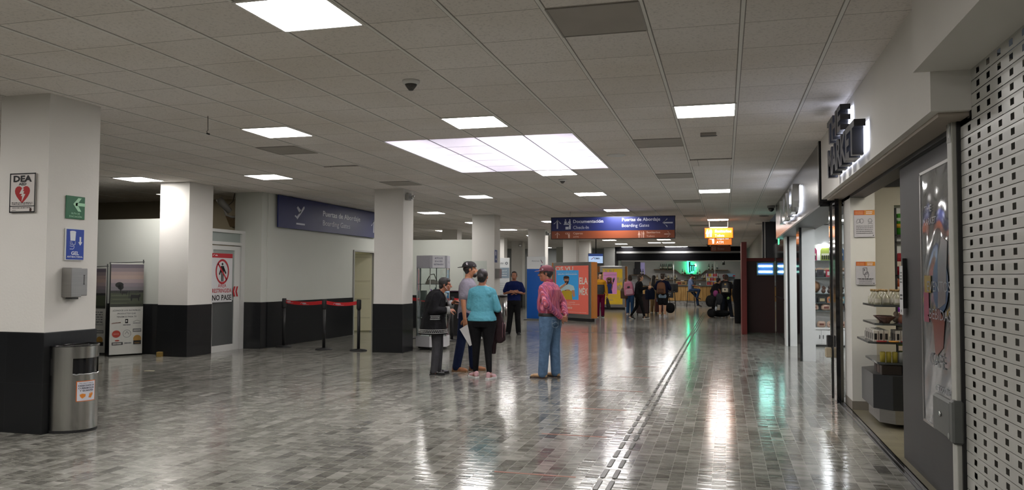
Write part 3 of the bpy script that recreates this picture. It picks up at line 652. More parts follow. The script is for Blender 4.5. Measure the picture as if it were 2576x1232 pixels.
    if hair:
        m, style = hair; g = Blob()
        if cap: g.ell(P(0, -.22, .12), (.60*h, .62*h, .5*h), ax)
        else: g.ell(P(0, -.2, .36), (.64*h, .72*h, .66*h), ax); g.ell(P(0, .22, .62), (.5*h, .42*h, .3*h), ax)
        for q in (-1, 1): g.ell(P(q*.42, -.1, .25-.1*bool(cap)), (.2*h, .45*h-.1*h*bool(cap), .42*h-.1*h*bool(cap)), ax)
        g.ell(P(0, -.45+.1*bool(cap), -.1), (.5*h, .36*h-.06*h*bool(cap), .55*h-.1*h*bool(cap)), ax)
        if style == 'fluffy':
            R = random.Random(3)
            for _ in range(16): a_ = R.uniform(0, 2*pi); g.ell(P(.45*cos(a_), .4*sin(a_), .75+.12*R.random()), (.26*h, .26*h, .22*h), ax)
        if style == 'bun': g.ell(P(0, -.85, .05), (.36*h, .3*h, .34*h), ax); g.ell(P(.28, -.8, -.15), (.14*h, .14*h, .2*h), ax); g.ell(P(-.3, -.7, -.3), (.14*h, .14*h, .2*h), ax)
        if style == 'bob': g.loft([(P(0, -.3, -.85), .62*h, .5*h), (P(0, -.25, -.3), .68*h, .62*h), (P(0, -.2, .4), .62*h, .62*h)])
        if style == 'long': g.loft([(up(0, -.075, .62), .035*H, .012*H), (up(0, -.08, .72), .05*H, .018*H), (P(0, -.65, -.7), .5*h, .3*h), (P(0, -.45, .1), .6*h, .45*h)])
        if style == 'straightlong': g.loft([(P(0, -.4, -1.3), .5*h, .28*h), (P(0, -.35, -.3), .62*h, .5*h), (P(0, -.2, .4), .6*h, .6*h)])
        g.bake('hair', m, max(.007, vox*.75), 2, body)
    if cap:
        mc, mb_, back = cap; g = MB(); vs = []; fs = []; n = 24; k_ = 8
        for i in range(k_+1):
            t = (pi/2)*i/k_
            for j in range(n): a_ = 2*pi*j/n; vs.append(P(.70*cos(t)**.8*cos(a_), -.1+.84*cos(t)**.8*sin(a_), .32+.66*sin(t)))
        for i in range(k_):
            for j in range(n): fs.append((i*n+j, i*n+(j+1) % n, (i+1)*n+(j+1) % n, (i+1)*n+j))
        g.add(vs, fs, mc, True); ob = g.build('cap', mc, body)
        sg = -1 if back else 1; g = MB(); top = []; n = 12
        for i in range(n+1): a_ = pi*i/n; top.append((.66*cos(a_), -.1+sg*(.62+.72*sin(a_)**.7), .33-.05*sin(a_)+.06*abs(cos(a_))*0))
        inn = [(.68*cos(pi*i/n), -.1+sg*.80*sin(pi*i/n), .37) for i in range(n+1)]
        vs = [P(*p) for p in top]+[P(*p) for p in inn]+[P(p[0], p[1], p[2]-.07) for p in top]+[P(p[0], p[1], p[2]-.07) for p in inn]; K = n+1; fs = []
        for i in range(n): fs += [(i, i+1, K+i+1, K+i), (2*K+i, 3*K+i, 3*K+i+1, 2*K+i+1), (i, 2*K+i, 2*K+i+1, i+1)]
        g.add(vs, fs, mb_, True); g.build('cap_brim', mb_, ob)
        b2 = MB(); b2.lathe([(.05*h, 0), (.04*h, .04*h), (0, .05*h)], P(0, -.1, .97), 10); b2.build('cap_button', mb_ if not back else W_, ob)
        body['capinfo'] = 1
    return body, dict(P=P, h=h, up=up, AR=AR, LG=LG, ax=ax, hc=hc, S=S)
def backpack(parent_pos, rz, label, m, m2, wd=.3, ht=.42, dp=.16, pocket=None, cat='backpack', tilt=0.):
    r = empty('backpack', parent_pos, rz, label, cat); r.rotation_euler = (tilt, 0, rz)
    g = Blob(); g.loft([(V(0, 0, .0), wd*.40, dp*.40), (V(0, 0, .03), wd*.5, dp*.5), (V(0, 0, ht*.6), wd*.47, dp*.48), (V(0, 0, ht*.88), wd*.40, dp*.4), (V(0, 0, ht), wd*.22, dp*.22)], 20)
    g.bake('bag_body', m, .014, 3, r)
    MB().bbox(-wd*.33, wd*.33, -dp*.72, -dp*.35, ht*.08, ht*.45, .02).build('front_pocket', pocket or m2, r)
    for q in (-1, 1): MB().tube([(q*wd*.28, dp*.3, ht*.9), (q*wd*.3, dp*1.0, ht*.98), (q*wd*.32, dp*1.2, ht*.55), (q*wd*.36, dp*.35, ht*.1)], .014, 6).build('shoulder_strap', m2, r)
    MB().tube([(-.03, 0, ht*.97), (-.03, 0, ht*1.08), (.03, 0, ht*1.08), (.03, 0, ht*.97)], .008, 6).build('grab_handle', m2, r)
    return r
IMG = math.degrees(YAW)                     # world angle of the direction "to the right across the hall view"
# ---- woman in the black embroidered coat
JET = cloth('black_coat_wool', (.010, .010, .011), .95, .4); GREYT = cloth('charcoal_trousers', (.05, .05, .055), .85)
lp = G(1098, 941); lp.z = 0
lady, I = person('short elderly person in long black coat with white embroidered hem, blue face mask below chin', lp, IMG, 1.50, skin=1, lean=.03, torso=1.08, hips=1.0, headfwd=.05, headturn=0, pitch=-.05,
    arms={-1: ((-.12, -.01, .65), (-.045, .135, .70), (.25, .8, .6), (.4, 0, -1), .7, 1), 1: ((.13, -.045, .635), (.06, .115, .64), (-.35, 1, .0), (-.6, -.2, -1), .8, -1)},
    legs={-1: ((-.05, .02, .28), (-.055, .01, .045), (-.1, 1, 0)), 1: ((.05, .0, .28), (.06, -.02, .045), (.12, 1, 0))},
    shirt=(JET, 'long', .5, .012), pants=(GREYT, 'long', .008), shoes=(mat('black_leather', (.01, .01, .01), .25, var=.1), BLACK), hair=(HAIRG, 'short'), vox=.008)
H = 1.50; up = I['up']; g = Blob()
g.loft([(V(0, -.055, .600), .235, .215), (V(0, -.05, .63), .232, .21), (V(0, -.05, .80), .222, .18), (V(0, -.045, .95), .20, .155), (V(0, -.05, 1.08), .185, .135), (V(0, -.045, 1.17), .16, .115), (V(0, -.02, 1.235), .10, .09), (V(0, .01, 1.27), .06, .06)], 28, .02, 7)
for q in (-1, 1):
    e, wv = I['AR'][q][:2]; s0 = up(q*.1, 0, .79); g.cap(s0, e, .068, .066); g.cap(e, e+(wv-e)*.9, .064, .05)
coat = g.bake('coat', JET, .009, 4, lady)
EMB = mat('white_embroidery', (.5, .5, .48), .8, var=.2, scale=60)
tr = MB()                                   # zigzag braid following the hem
def hem(a, z, k=1.012): return V(.235*k*cos(a), -.053+.215*k*sin(a), z)
for z in (.625, .675):
    tr.tube([hem(2*pi*i/40, z) for i in range(41)], .004, 5)
tr.tube([hem(2*pi*i/96, .65+(.014 if i % 2 else -.014)) for i in range(97)], .0035, 5)
tr.build('embroidered_border', EMB, coat)
tr = MB(); 
for z in (.83, .88): tr.tube([V(.222*cos(a)*1.03, -.03+.19*1.03*sin(a), z) for a in [(-.25+.75*i/10) for i in range(11)]], .004, 5)
tr.tube([V(.222*cos(a)*1.03, -.03+.19*1.03*sin(a), .855+(.012 if i % 2 else -.012)) for i, a in enumerate([(-.22+.69*i/16) for i in range(17)])], .0035, 5); tr.build('pocket_braid', EMB, coat)
for q in (-1, 1):
    e, wv = I['AR'][q][:2]; d = (wv-e).normalized(); tr = MB(); p = e+(wv-e)*.86
    tr.tube([p, p+d*.05], [.062, .058], 14); tr.build('cuff', mat('grey_white_cuff', (.28, .28, .27), .85, var=.5, scale=70), coat)
P, h = I['P'], I['h']
g = Blob(); g.ell(P(0, .30, -.86), (.33*h, .33*h, .2*h), I['ax']); g.bake('face_mask', mat('blue_mask', (.35, .55, .72), .8), .006, 2, lady)
for q in (-1, 1): MB().tube([P(q*.3, .5, -.75), P(q*.6, 0, -.1)], .002, 5).build('mask_strap', W_, lady)
tr = MB(); tr.tube([up(.05, .07, .80), up(.03, .115, .70), up(.02, .13, .60), V(.03, .17, .65)], .011, 6); tr.build('coat_edging', mat('speckled_edging', (.12, .11, .11), .9, var=.9, scale=90), coat)
# ---- man in black cap and grey T-shirt
GREYS = cloth('heather_grey_jersey', '#8d8892', .9, .5); DENIM = cloth('dark_navy_denim', '#16203a', .85)
cp = G(1173, 933); cp.z = 0
capm, I2 = person('tall person in grey T-shirt and backward black baseball cap holding a white folder', cp, 3, 1.73, skin=0, torso=1.05, lean=.03, headturn=.35,
    arms={1: ((.128, .0, .635), (.135, .02, .475), (0, .1, -1), (-1, 0, 0), .9, None), -1: ((-.13, .03, .64), (-.12, .09, .50), (0, .3, -1), (1, 0, 0), .4, None)},
    legs={1: ((.055, -.03, .285), (.06, -.075, .045), (.25, 1, 0)), -1: ((-.055, .04, .285), (-.06, .05, .045), (-.1, 1, 0))},
    shirt=(GREYS, 'short', .47, .018), pants=(DENIM, 'long', .012), shoes=(mat('brown_suede', '#8a5a38', .7), mat('tan_sole', '#7a5a3c', .7)), hair=(HAIRK, 'short'), cap=(mat('black_cap_cloth', (.016, .014, .014), .8), mat('black_cap_brim', (.018, .016, .016), .8), True), vox=.008)
P, h = I2['P'], I2['h']
capo = [o for o in capm.children if o.name.startswith('cap')][0]
def letter_on(parent, txt, c, right, upv, out, hh, m, name='emblem'):
    vs, fs = glyphs(txt, .03); k = hh/CAPH; x0 = min(v.x for v in vs); x1 = max(v.x for v in vs)
    return MB().add([c+right*((v.x-(x0+x1)/2)*k)+upv*((v.y-CAPH/2)*k)+out*.002 for v in vs], fs, m).build(name, m, parent)
ax = I2['ax']; o1 = (-ax[0]*-1*.9-ax[1]*.35).normalized()
q = P(.60, -.45, .72); letter_on(capo, 'C', q+ax[0]*.014, -ax[1]*-1, ax[2], ax[0], .03, W_); letter_on(capo, 'R', q+ax[0]*.016-ax[2]*.012+ax[1]*.006, ax[1], ax[2], ax[0], .03, W_)
letter_on(capo, '=', P(.69, .35, .5)+ax[0]*.01, ax[1], ax[2], ax[0], .016, W_, 'side_mark')
g = Blob(); g.ell(P(0, .5, -.6), (.40*h, .3*h, .3*h), ax); g.bake('beard', HAIRK, .006, 2, capm)
MB().add([v for v in Blob().ell(I2['up'](.02, .075, .735), (.05, .008, .045), None, 12, 6).v], Blob().ell((0, 0, 0), (.05, .008, .045), None, 12, 6).f).build('shirt_print', Mc('d8863c', .7), capm)
MB().lathe([(.116, 0), (.116, .045)], I2['up'](0, 0, .545)-V(0, 0, .02), 24, sx=1.3, sy=1.0).build('belt', BLACK, capm)
# folder held in his hand
fo = capm.matrix_basis
wv = I2['AR'][1][1]; hw = capm.matrix_basis @ (wv+V(0.0, .02, -.10))
fd = empty('folder', hw, radians(8), 'white document folder held low beside the black-capped person', 'folder'); fd.rotation_euler = (0, radians(-32), radians(6))
MB().box(-.115, .115, -.004, .004, -.30, .0).build('cover', mat('white_card', (.72, .72, .70), .5), fd)
ar = Art(-.0055); ar.rect(.0, .08, -.2, -.13, Mc('8fb0d8'), 1); ar.fakelines(-.05, .1, -.23, 3, .02, .006, Mc('8a90a8'), 1, 4); ar.fakelines(-.02, .1, -.11, 3, .018, .006, Mc('9a9ca8'), 1, 5); ar.build('printed_form', None, fd)
# ---- woman in the turquoise long-sleeved top, seen from behind
TURQ = cloth('turquoise_jersey', '#5a9caa', .9, .5, .08); BLK = cloth('black_leggings_cloth', (.008, .008, .009), .9, .3)
tp = G(1212, 951); tp.z = 0
turq, I3 = person('person in turquoise long-sleeved top and black leggings, arms folded, hair in a bun', tp, IMG+80, 1.60, skin=1, torso=.96, waist=1.22, hips=1.3, headturn=-.05,
    arms={1: ((.142, .005, .625), (.02, .15, .66), (-1, .1, .1), (0, -1, 0), .4, None), -1: ((-.118, .03, .635), (-.02, .165, .63), (1, .1, .1), (0, -1, 0), .4, None)},
    legs={1: ((.055, .0, .285), (.075, -.03, .045), (.35, 1, 0)), -1: ((-.055, .01, .285), (-.065, .03, .045), (-.75, .9, 0))},
    shirt=(TURQ, 'long', .515, .014), pants=(BLK, 'slim', .004), shoes=(mat('pink_white_sneaker', '#c9a0a4', .6, var=.2, scale=40), OFFW), hair=(HAIRK, 'bun'), vox=.008)
# jacket hanging from her folded arm
jp = turq.matrix_basis @ V(.215, .13, 1.0)
g = Blob(); g.loft([(V(.02, 0, -.50), .03, .05), (V(.03, 0, -.46), .075, .06), (V(.02, 0, -.25), .075, .065), (V(-.02, 0, -.05), .06, .06), (V(-.05, 0, .03), .05, .05)], 20, .08, 5); g.loft([(V(-.07, .03, -.66), .035, .04), (V(-.07, .03, -.45), .05, .05), (V(-.03, .02, -.1), .05, .05)], 16, .06, 5)
jk = g.bake('jacket', cloth('dark_brown_knit', '#2c2022', .95, .8), .01, 3); jk.location = jp; jk.rotation_euler = (0, 0, radians(IMG)); tag(jk, 'dark brown knitted jacket hanging from the folded arm of the turquoise-topped person', 'jacket')
MB().tube([(.095, -.02, -.4), (.1, -.02, -.2)], .006, 5).tube([(.06, -.055, -.42), (.065, -.06, -.2)], .005, 5).build('knit_stripe', mat('mauve_stripe', '#6a4a4c', .9), jk)
# ---- man in patterned shirt, maroon cap, hands behind his back
PL = plaid_mat(); JEAN = cloth('washed_blue_jeans', '#56708c', .85, .6, .35)
mp = G(1384, 950); mp.z = 0
manp, I4 = person('person in colourful striped shirt, maroon cap and faded jeans, hands clasped behind back', mp, IMG+148, 1.67, skin=1, torso=1.16, waist=1.18, hips=1.15, lean=.04, headturn=.45, bellyf=.02, headfwd=.01,
    arms={1: ((.155, -.045, .645), (.075, -.115, .54), (-.85, -.45, -.35), (0, 1, .2), .9, 1), -1: ((-.145, -.055, .645), (-.035, -.125, .525), (.8, -.5, -.25), (0, 1, .2), .7, -1)},
    legs={1: ((.06, -.01, .285), (.066, -.02, .045), (.2, 1, 0)), -1: ((-.06, .02, .285), (-.07, .035, .045), (-.15, 1, 0))},
    shirt=(PL, 'long', .56, .018), pants=(JEAN, 'long', .016), shoes=(mat('tan_leather', '#a88a68', .5), mat('dark_sole', '#3a2c24', .7)), hair=(HAIRK, 'short'), cap=(mat('maroon_cap_cloth', '#5c2830', .8, var=.25, scale=12), mat('dusty_brim', '#7a5a60', .8), False), vox=.008)
up = I4['up']; g = Blob(); g.loft([(V(0, 0, .535*1.67), .212, .165), (V(0, 0, .562*1.67), .208, .162)], 28); g.bake('belt', mat('dark_leather_belt', (.02, .016, .014), .4), .008, 1, manp)
g = Blob(); g.loft([(up(0, 0, .822), .066, .06), (up(0, -.005, .858), .06, .056)], 20); g.bake('shirt_collar', cloth('pink_red_collar', '#a04658', .85), .007, 2, manp)
P, h = I4['P'], I4['h']; ax = I4['ax']; capo = [o for o in manp.children if o.name.startswith('cap')][0]
letter_on(capo, 'D', P(-.68, .3, .5)-ax[0]*.012, -ax[1], ax[2], -ax[0], .022, W_, 'side_mark')
ps = MB()
for q in (-1, 1):
    def onhip(pts):
        out = []
        for (x0_, z0_), (x1_, z1_) in zip(pts, pts[1:]):
            for t in range(5): x = q*.088+x0_+(x1_-x0_)*t/4; out.append(V(x, -.152*math.sqrt(max(.02, 1-(x/.196)**2))-.001, .82+z0_+(z1_-z0_)*t/4))
        return out
    ps.tube(onhip([(-.055, .035), (.055, .035), (.05, -.07), (0, -.09), (-.05, -.07), (-.055, .035)]), .003, 4)
    ps.tube(onhip([(-.05, -.03), (0, -.005), (.05, -.03)]), .003, 4)
ps.build('pocket_stitching', mat('pale_stitch', '#8fa0b0', .8), manp)
# ================================================================== LEFT SIDE
R_X = pi/2      # faces +X (text runs towards +Y)
L_X = -pi/2     # faces -X
# AED sign on the near column
r = empty('aed_sign', (-6.32, 5.845, 2.225), 0, 'white aed notice with red heart and lightning bolt on the near white column', 'sign')
MB().bbox(-.15, .15, -.006, .0, -.185, .185, .002).build('plate', Mc('cfcac6', .35), r)
a = Art(-.0065, .0008); t = K_
for q in ((-.15, .15, .173, .185), (-.15, .15, -.185, -.173), (-.15, -.138, -.185, .185), (.138, .15, -.185, .185), (-.15, .15, -.128, -.12)): a.rect(*q, t, 1)
a.text('DEA', 0, .105, .058, t, .215, 'c', .045); a.text('AED', 0, .071, .025, t, .09, 'c', .03)
hp_ = [(0, .035), (.012, .052), (.035, .063), (.06, .06), (.08, .045), (.088, .02), (.083, -.005), (.065, -.035), (.035, -.068), (0, -.098)]
a.poly([(-x, z) for x, z in hp_[::-1][:-1]]+hp_[0:-1] if False else [(x, z) for x, z in hp_]+[(-x, z) for x, z in hp_[::-1][1:-1]], Mc('a32a2c', .4), 1)
a.poly([(-.005, .04), (.018, .04), (.006, .016), (.022, .016), (.012, -.01), (.036, -.012), (-.006, -.085), (.0, -.03), (-.018, -.03), (-.002, -.01), (-.034, -.008)], Mc('cfcac6', .35), 2)
a.fakelines(-.12, .12, -.108, 2, -.013, .006, t, 2, 8); a.fakelines(-.11, .11, -.143, 1, .01, .006, t, 2, 9); a.path([(-.115, -.168), (-.1, -.16)], .003, t, 2); a.text('oma', -.1, -.166, .012, t); a.oval(.1, -.16, .014, .017, Mc('3a2420'), 2)
a.build('printed_text', None, r)
# green evacuation sign
r = empty('evacuation_sign', (-6.045, 6.175, 2.11), R_X, 'green evacuation route sign with pale arrow on the near column', 'sign')
MB().bbox(-.115, .115, -.006, 0, -.11, .11, .002).build('plate', Mc('14613a', .35), r)
a = Art(-.0065); g_ = Mc('a6d9b4', .4); a.rect(.0, .115, .018, .048, g_); a.poly([(-.03, .033), (.03, .095), (.07, .095), (.018, .033), (.07, -.035), (.03, -.035)], g_, 1)
a.text('RUTA DE', 0, -.066, .018, g_, .1, 'c', .01); a.text('EVACUACIÓN', 0, -.095, .018, g_, .15, 'c', .01); a.build('printed_text', None, r)
# blue hand gel sign
r = empty('hand_gel_sign', (-6.045, 6.175, 1.755), R_X, 'blue and white antibacterial gel sign above the dispenser on near column', 'sign')
MB().bbox(-.115, .115, -.006, 0, -.155, .155, .002).build('plate', Mc('d5d8d8', .35), r)
a = Art(-.0065); bl = Mc('1a3f9e', .35); wh = Mc('dfe3ea', .4); a.rect(-.1, .11, -.145, .145, bl)
a.oval(-.025, .12, .038, .01, wh, 2); a.poly([(-.06, .115), (.01, .115), (.004, .035), (-.054, .035)], wh, 2); a.path([(-.055, .03), (-.055, .0), (.004, .0), (.004, .03)], .004, wh, 2); a.path([(-.04, .03), (-.03, .0)], .004, wh, 2)
a.rect(.055, .075, .02, .075, wh, 2); a.poly([(.04, .025), (.09, .025), (.065, -.01)], wh, 2); a.path([(-.06, -.015), (-.03, -.02), (-.01, -.01), (-.008, -.03), (-.02, -.045), (-.06, -.045)], .005, wh, 2)
a.text('GEL', .005, -.1, .034, wh, .095, 'c', .03); a.text('ANTIBACTERIAL', .005, -.127, .017, wh, .19, 'c', .02); a.build('printed_text', None, r)
# dispenser
r = empty('soap_dispenser', (-6.05, 6.15, 1.25), R_X, 'brushed steel gel dispenser mounted on the near white column', 'dispenser')
MB().bbox(-.11, .02, -.115, 0, .0, .28, .006).bbox(.02, .11, -.095, 0, .012, .275, .006).build('housing', STEELH, r)
MB().box(.062, .068, -.0965, -.094, .12, .21).box(.056, .074, -.0965, -.094, .207, .212).box(.056, .074, -.0965, -.094, .12, .125).build('sight_slot', BLACK, r)
MB().bbox(-.08, .0, -.1, -.02, -.018, .0, .004).build('nozzle_block', DARKMET, r)
# steel waste bin (half-oval)
r = empty('waste_bin', (-6.032, 6.145, 0), 0, 'brushed stainless waste bin with dark slot, beside the near white column', 'waste bin')
bw, bd, hb = .27, .22, .80
def oval_arc(a0, a1, n, k=1.): return [(bw*k*cos(a0+(a1-a0)*i/n), bd*k*sin(a0+(a1-a0)*i/n)) for i in range(n+1)]
def wallstrip(mb, pts, z0, z1, m, closed=False):
    n = len(pts); vs = [(x, y, z0) for x, y in pts]+[(x, y, z1) for x, y in pts]; mb.add(vs, [(i, i+1, n+i+1, n+i) for i in range(n-1)]+([(n-1, 0, n, 2*n-1)] if closed else []), m, True)
full = oval_arc(-pi/2, pi/2, 36)
c = MB(); wallstrip(c, full, .025, .53, None, True); wallstrip(c, full, .685, hb, None, True)
sl0, sl1 = -.25*pi, .27*pi
wallstrip(c, oval_arc(sl1, pi/2, 12), .53, .685, None); wallstrip(c, oval_arc(-pi/2, sl0, 12), .53, .685, None); wallstrip(c, [(0, -bd), (0, bd)], .53, .685, None)
c.build('steel_shell', STEEL, r)
c = MB(); wallstrip(c, oval_arc(sl0-.05, sl1+.05, 20, .93), .50, .70, None); c.prismz([(x, y) for x, y in oval_arc(-pi/2, pi/2, 36, .9)], .5, .51); c.build('inner_liner', BLACKG, r)
c = MB(); c.tube([(x, y, hb) for x, y in oval_arc(-pi/2, pi/2, 36)+[(0, -bd)]], .008, 6); c.prismz([(x, y) for x, y in oval_arc(-pi/2, pi/2, 36, .97)], hb-.06, hb-.05)
c.build('top_rim', BLACKG, r)
MB().prismz([(x, y) for x, y in oval_arc(-pi/2, pi/2, 36, 1.005)], 0, .025).build('base_ring', BLACK, r)
c = MB(); R_ = random.Random(2)
c.tube([(bw*.99*cos(a_), bd*.99*sin(a_), .532+.006*R_.random()) for a_ in [sl0+(sl1-sl0)*i/30 for i in range(31)]], .007, 6); c.build('bag_edge', mat('crumpled_clear_bag', (.3, .3, .3), .1, coat=1), r)
c = MB(); pts = [(bw*1.012*cos(a_), bd*1.012*sin(a_)) for a_ in [-.21*pi+.25*pi*i/8 for i in range(9)]]
wallstrip(c, pts, .285, .475, Mc('d8743a', .5)); pts = [(bw*1.018*cos(a_), bd*1.018*sin(a_)) for a_ in [-.20*pi+.23*pi*i/8 for i in range(9)]]; wallstrip(c, pts, .292, .468, Mc('dcdce6', .5))
def onbin(txt, amid, z, h_, m, bold=.01, w=None):
    vs, fs = glyphs(txt, bold); x0 = min(v.x for v in vs); x1 = max(v.x for v in vs); k = h_/CAPH; kx = k if not w else w/(x1-x0); out = []
    for v in vs:
        s_ = (v.x-(x0+x1)/2)*kx; a_ = amid+s_/.2; out.append((bw*1.024*cos(a_), bd*1.024*sin(a_), z+v.y*k))
    c.add(out, fs, m)
dk = Mc('3a3c50', .5)
onbin('TIRA AQUI TU BASURA', -.085*pi, .448, .009, dk, w=.12); onbin('DESECHOS DE', -.085*pi, .424, .015, dk, .03, .13); onbin('CUBREBOCAS', -.085*pi, .401, .015, dk, .03, .13); onbin('Y GUANTES', -.085*pi, .378, .015, dk, .03, .11)
def patch(pts2, m): c.add([(bw*1.024*cos(-.085*pi+x/.2), bd*1.024*sin(-.085*pi+x/.2), z) for x, z in pts2], [tuple(range(len(pts2)))], m)
og = Mc('e08a38', .5); patch([(-.055, .35), (-.035, .358), (-.01, .352), (-.012, .33), (-.035, .312), (-.05, .33)], og); patch([(.012, .318), (.035, .312), (.052, .345), (.05, .37), (.043, .35), (.035, .372), (.03, .348), (.02, .362), (.02, .34)], og)
c.build('glove_and_mask_sticker', None, r)
# exhibition banners standing before the recess wall
def banner(x0, y0, x1, y1, w, h, label, full):
    a_ = math.atan2(y1-y0, x1-x0); r = empty('banner_stand', (x0, y0, 0), a_, label, 'banner')
    MB().tube([(.0, .03, 0), (w*.0, .03, h+.02)], .01, 6).tube([(w, .03, 0), (w, .03, h+.07)], .01, 6).build('pole', BLACK, r).name = 'stand_poles'
    MB().tube([(-.02, .03, h), (w+.02, .03, h+.03)], .007, 6).build('crossbar', BLACK, r)
    MB().box(0, w, .0, .012, .03, h).build('fabric_panel', Mc('b4b4ae', .6), r)
    a = Art(-.001, .001); zb = h*.53; n = 9
    cols = ['58525a', '75696c', '8a7a76', '95827a', '8b7d7e', '756c72', '6b676b']
    hs = (h-zb)
    for i in range(7): a.rect(0, w, h-.02-hs*.6*(i+1)/7, h-.02-hs*.6*i/7+.002, Mc(cols[i], .6), 1)
    z1 = h-.02-hs*.6; a.rect(0, w, z1-.04, z1, Mc('2c2c2e', .6), 2); a.rect(0, w, zb, z1-.03, Mc('3f4536', .6), 1)
    for i in range(7): a.rect(w*.03*(i % 3), w*(.5+.06*i), zb+.06+.035*i, zb+.068+.035*i, Mc(['565e48', '30352a'][i % 2], .6), 2)
    a.rect(0, w, zb, zb+.05, Mc('2c3028', .6), 2)
    if full:
        dkk = Mc('191a1a', .6); a.oval(w*.26, z1+.10, .07, .05, dkk, 3); a.oval(w*.3, z1+.06, .05, .05, dkk, 3); a.rect(w*.28, w*.32, z1-.05, z1+.06, dkk, 3)
        def cow(cx, cz, s): a.poly([(cx-s, cz), (cx-.9*s, cz+s*.55), (cx+s*.7, cz+s*.45), (cx+s, cz+s*.75), (cx+s*1.1, cz+s*.2), (cx+.8*s, cz-.1*s), (cx+.8*s, cz-s*.8), (cx+.62*s, cz-s*.8), (cx+.55*s, cz-.2*s), (cx-.6*s, cz-.2*s), (cx-.65*s, cz-s*.8), (cx-.85*s, cz-s*.8)], dkk, 4)
        cow(w*.75, zb+.17, .085); cow(w*.42, zb+.25, .05); a.rect(w*.55, w*.57, zb+.15, zb+.28, dkk, 4)
    g2 = Mc('55565a', .6); zt = zb-.06
    if full:
        for i, t in enumerate(('¡CONOCE LOS INCREÍBLES', 'PRODUCTOS QUE', 'TENEMOS PARA TI!')): a.text(t, w/2, zt-.02-i*.058, .028, g2, (w*.84, w*.55, w*.6)[i], 'c', .01)
    else: a.fakelines(0, w*.92, zt-.02, 5, .045, .016, g2, 2, 3)
    zz = zt-.24
    a.line(w*.05, zz, w*.33, zz+.02, .01, Mc('7a5040'), 2); a.text('SOLUCIONES', w*.08, zz, .02, K_, w*.25) if full else None
    a.rect(w*.46, w*.55, zz, zz+.075, K_, 2); a.oval(w*.5, zz+.04, .015, .015, Mc('b4b4ae'), 3); a.fakelines(w*.4, w*.62, zz-.04, 1, .01, .018, g2, 2, 6); a.path([(w*.7, zz+.02), (w*.82, zz+.05), (w*.95, zz+.02)], .005, g2, 2); a.fakelines(w*.7, w*.95, zz-.01, 1, .01, .014, g2, 2, 7)
    z2 = zz-.19; a.oval(w*.2, z2, .072, .066, Mc('9c3426'), 2, 24); a.text('KIWOR', w*.2, z2-.008, .016, Mc('c9b0a0'), .09, 'c', layer=3) if full else None
    a.ring(w*.52, z2, .065, .07, g2, 2); a.path([(w*.46, z2-.01), (w*.52, z2+.04), (w*.58, z2-.01)], .006, g2, 2); a.rect(w*.7, w*.96, z2+.03, z2+.085, g2, 2); a.fakelines(w*.72, w*.94, z2+.045, 1, .01, .025, Mc('b4b4ae'), 3, 11)
    z3 = z2-.17; a.rect(w*.07, w*.4, z3-.03, z3+.02, Mc('2f2f33'), 2); a.oval(w*.23, z3+.05, .04, .012, Mc('9c3426'), 2); a.fakelines(w*.1, w*.37, z3-.018, 1, .01, .025, Mc('b4b4ae'), 3, 12); a.fakelines(w*.45, w*.66, z3-.01, 1, .01, .02, g2, 2, 13)
    a.oval(w*.84, z3+.07, .07, .07, Mc('a07a3a'), 2); a.rect(w*.72, w*.96, z3-.03, z3+.04, K_, 3); a.text('RODEO', w*.84, z3-.012, .02, Mc('b08a48'), .09, 'c', layer=4) if full else None
    a.build('printed_pattern', None, r); return r
b0, b1 = G(274, 897), G(357, 892)
banner(b0.x, b0.y, b1.x, b1.y, (b1-b0).length, 1.68, 'tall printed banner with cattle at dusk and product logos, by the recess wall', True)
banner(-11.72, 12.02, -11.06, 12.06, .66, 1.6, 'printed banner partly hidden behind white machine and the near column', False)
r = empty('white_machine', (-11.35, 11.6, 0), radians(10), 'white cabinet with round dark lens, half hidden behind the near column', 'machine')
MB().bbox(-.3, .3, -.04, .04, .78, 1.62, .01).build('cabinet_panel', Mc('c8c8c6', .4), r)
MB().lathe([(.0, 0), (.06, 0), (.075, .01), (.075, .02)], (0, 0, 0), 20).build('lens', Mc('2c3028', .3), r); r.children[-1].location = (.2, -.06, .87); r.children[-1].rotation_euler = (-pi/2, 0, 0)
MB().tube([(0, .03, 0), (0, .03, .78)], .03, 8).lathe([(.2, 0), (.2, .03), (.05, .05)], (0, .03, 0), 16).build('stand', BLACK, r)
bp_ = G(401, 897); r = empty('cardboard_block', (bp_.x, bp_.y, 0), .2, 'small yellow-brown block on the floor at the foot of a black-tiled column', 'box'); MB().bbox(-.045, .045, -.03, .05, 0, .085, .003).build('block', Mc('8a7238', .7), r)
bp_ = G(362, 933); o = MB().prismz([(0, 0), (.14, .03), (.13, .08), (.02, .06)], .001, .003).build('paper_scrap', Mc('b0aa90', .8)); o.location = (bp_.x, bp_.y, 0); tag(o, 'scrap of pale paper lying on the floor before the cattle banner', 'paper')
# restricted-area door
DX = -9.42
o = struct(MB().box(DX-.05, DX+.05, 12.76, 12.8, 0, 2.36).box(DX-.05, DX+.05, 13.78, 13.9, 0, 2.36).box(DX-.05, DX+.05, 12.8, 13.78, 2.30, 2.36).box(DX-.05, DX+.05, 12.8, 13.78, 2.06, 2.12), 'door_1', ALU)
FRG = mat('frosted_green_glass', (.30, .34, .32), .25, var=.03, scale=1.5)
FRD = mat('frosted_dark_film', (.085, .09, .09), .25, var=.1, scale=1.5)
box1('transom_glass', DX-.01, DX+.01, 12.8, 13.78, 2.12, 2.30, FRG, o)
MB().box(DX-.02, DX+.03, 12.8, 12.9, 0, 2.04).box(DX-.02, DX+.03, 13.58, 13.76, 0, 2.04).box(DX-.02, DX+.03, 12.9, 13.58, 1.96, 2.04).box(DX-.02, DX+.03, 12.9, 13.58, 0, .12).build('leaf_frame', ALU, o)
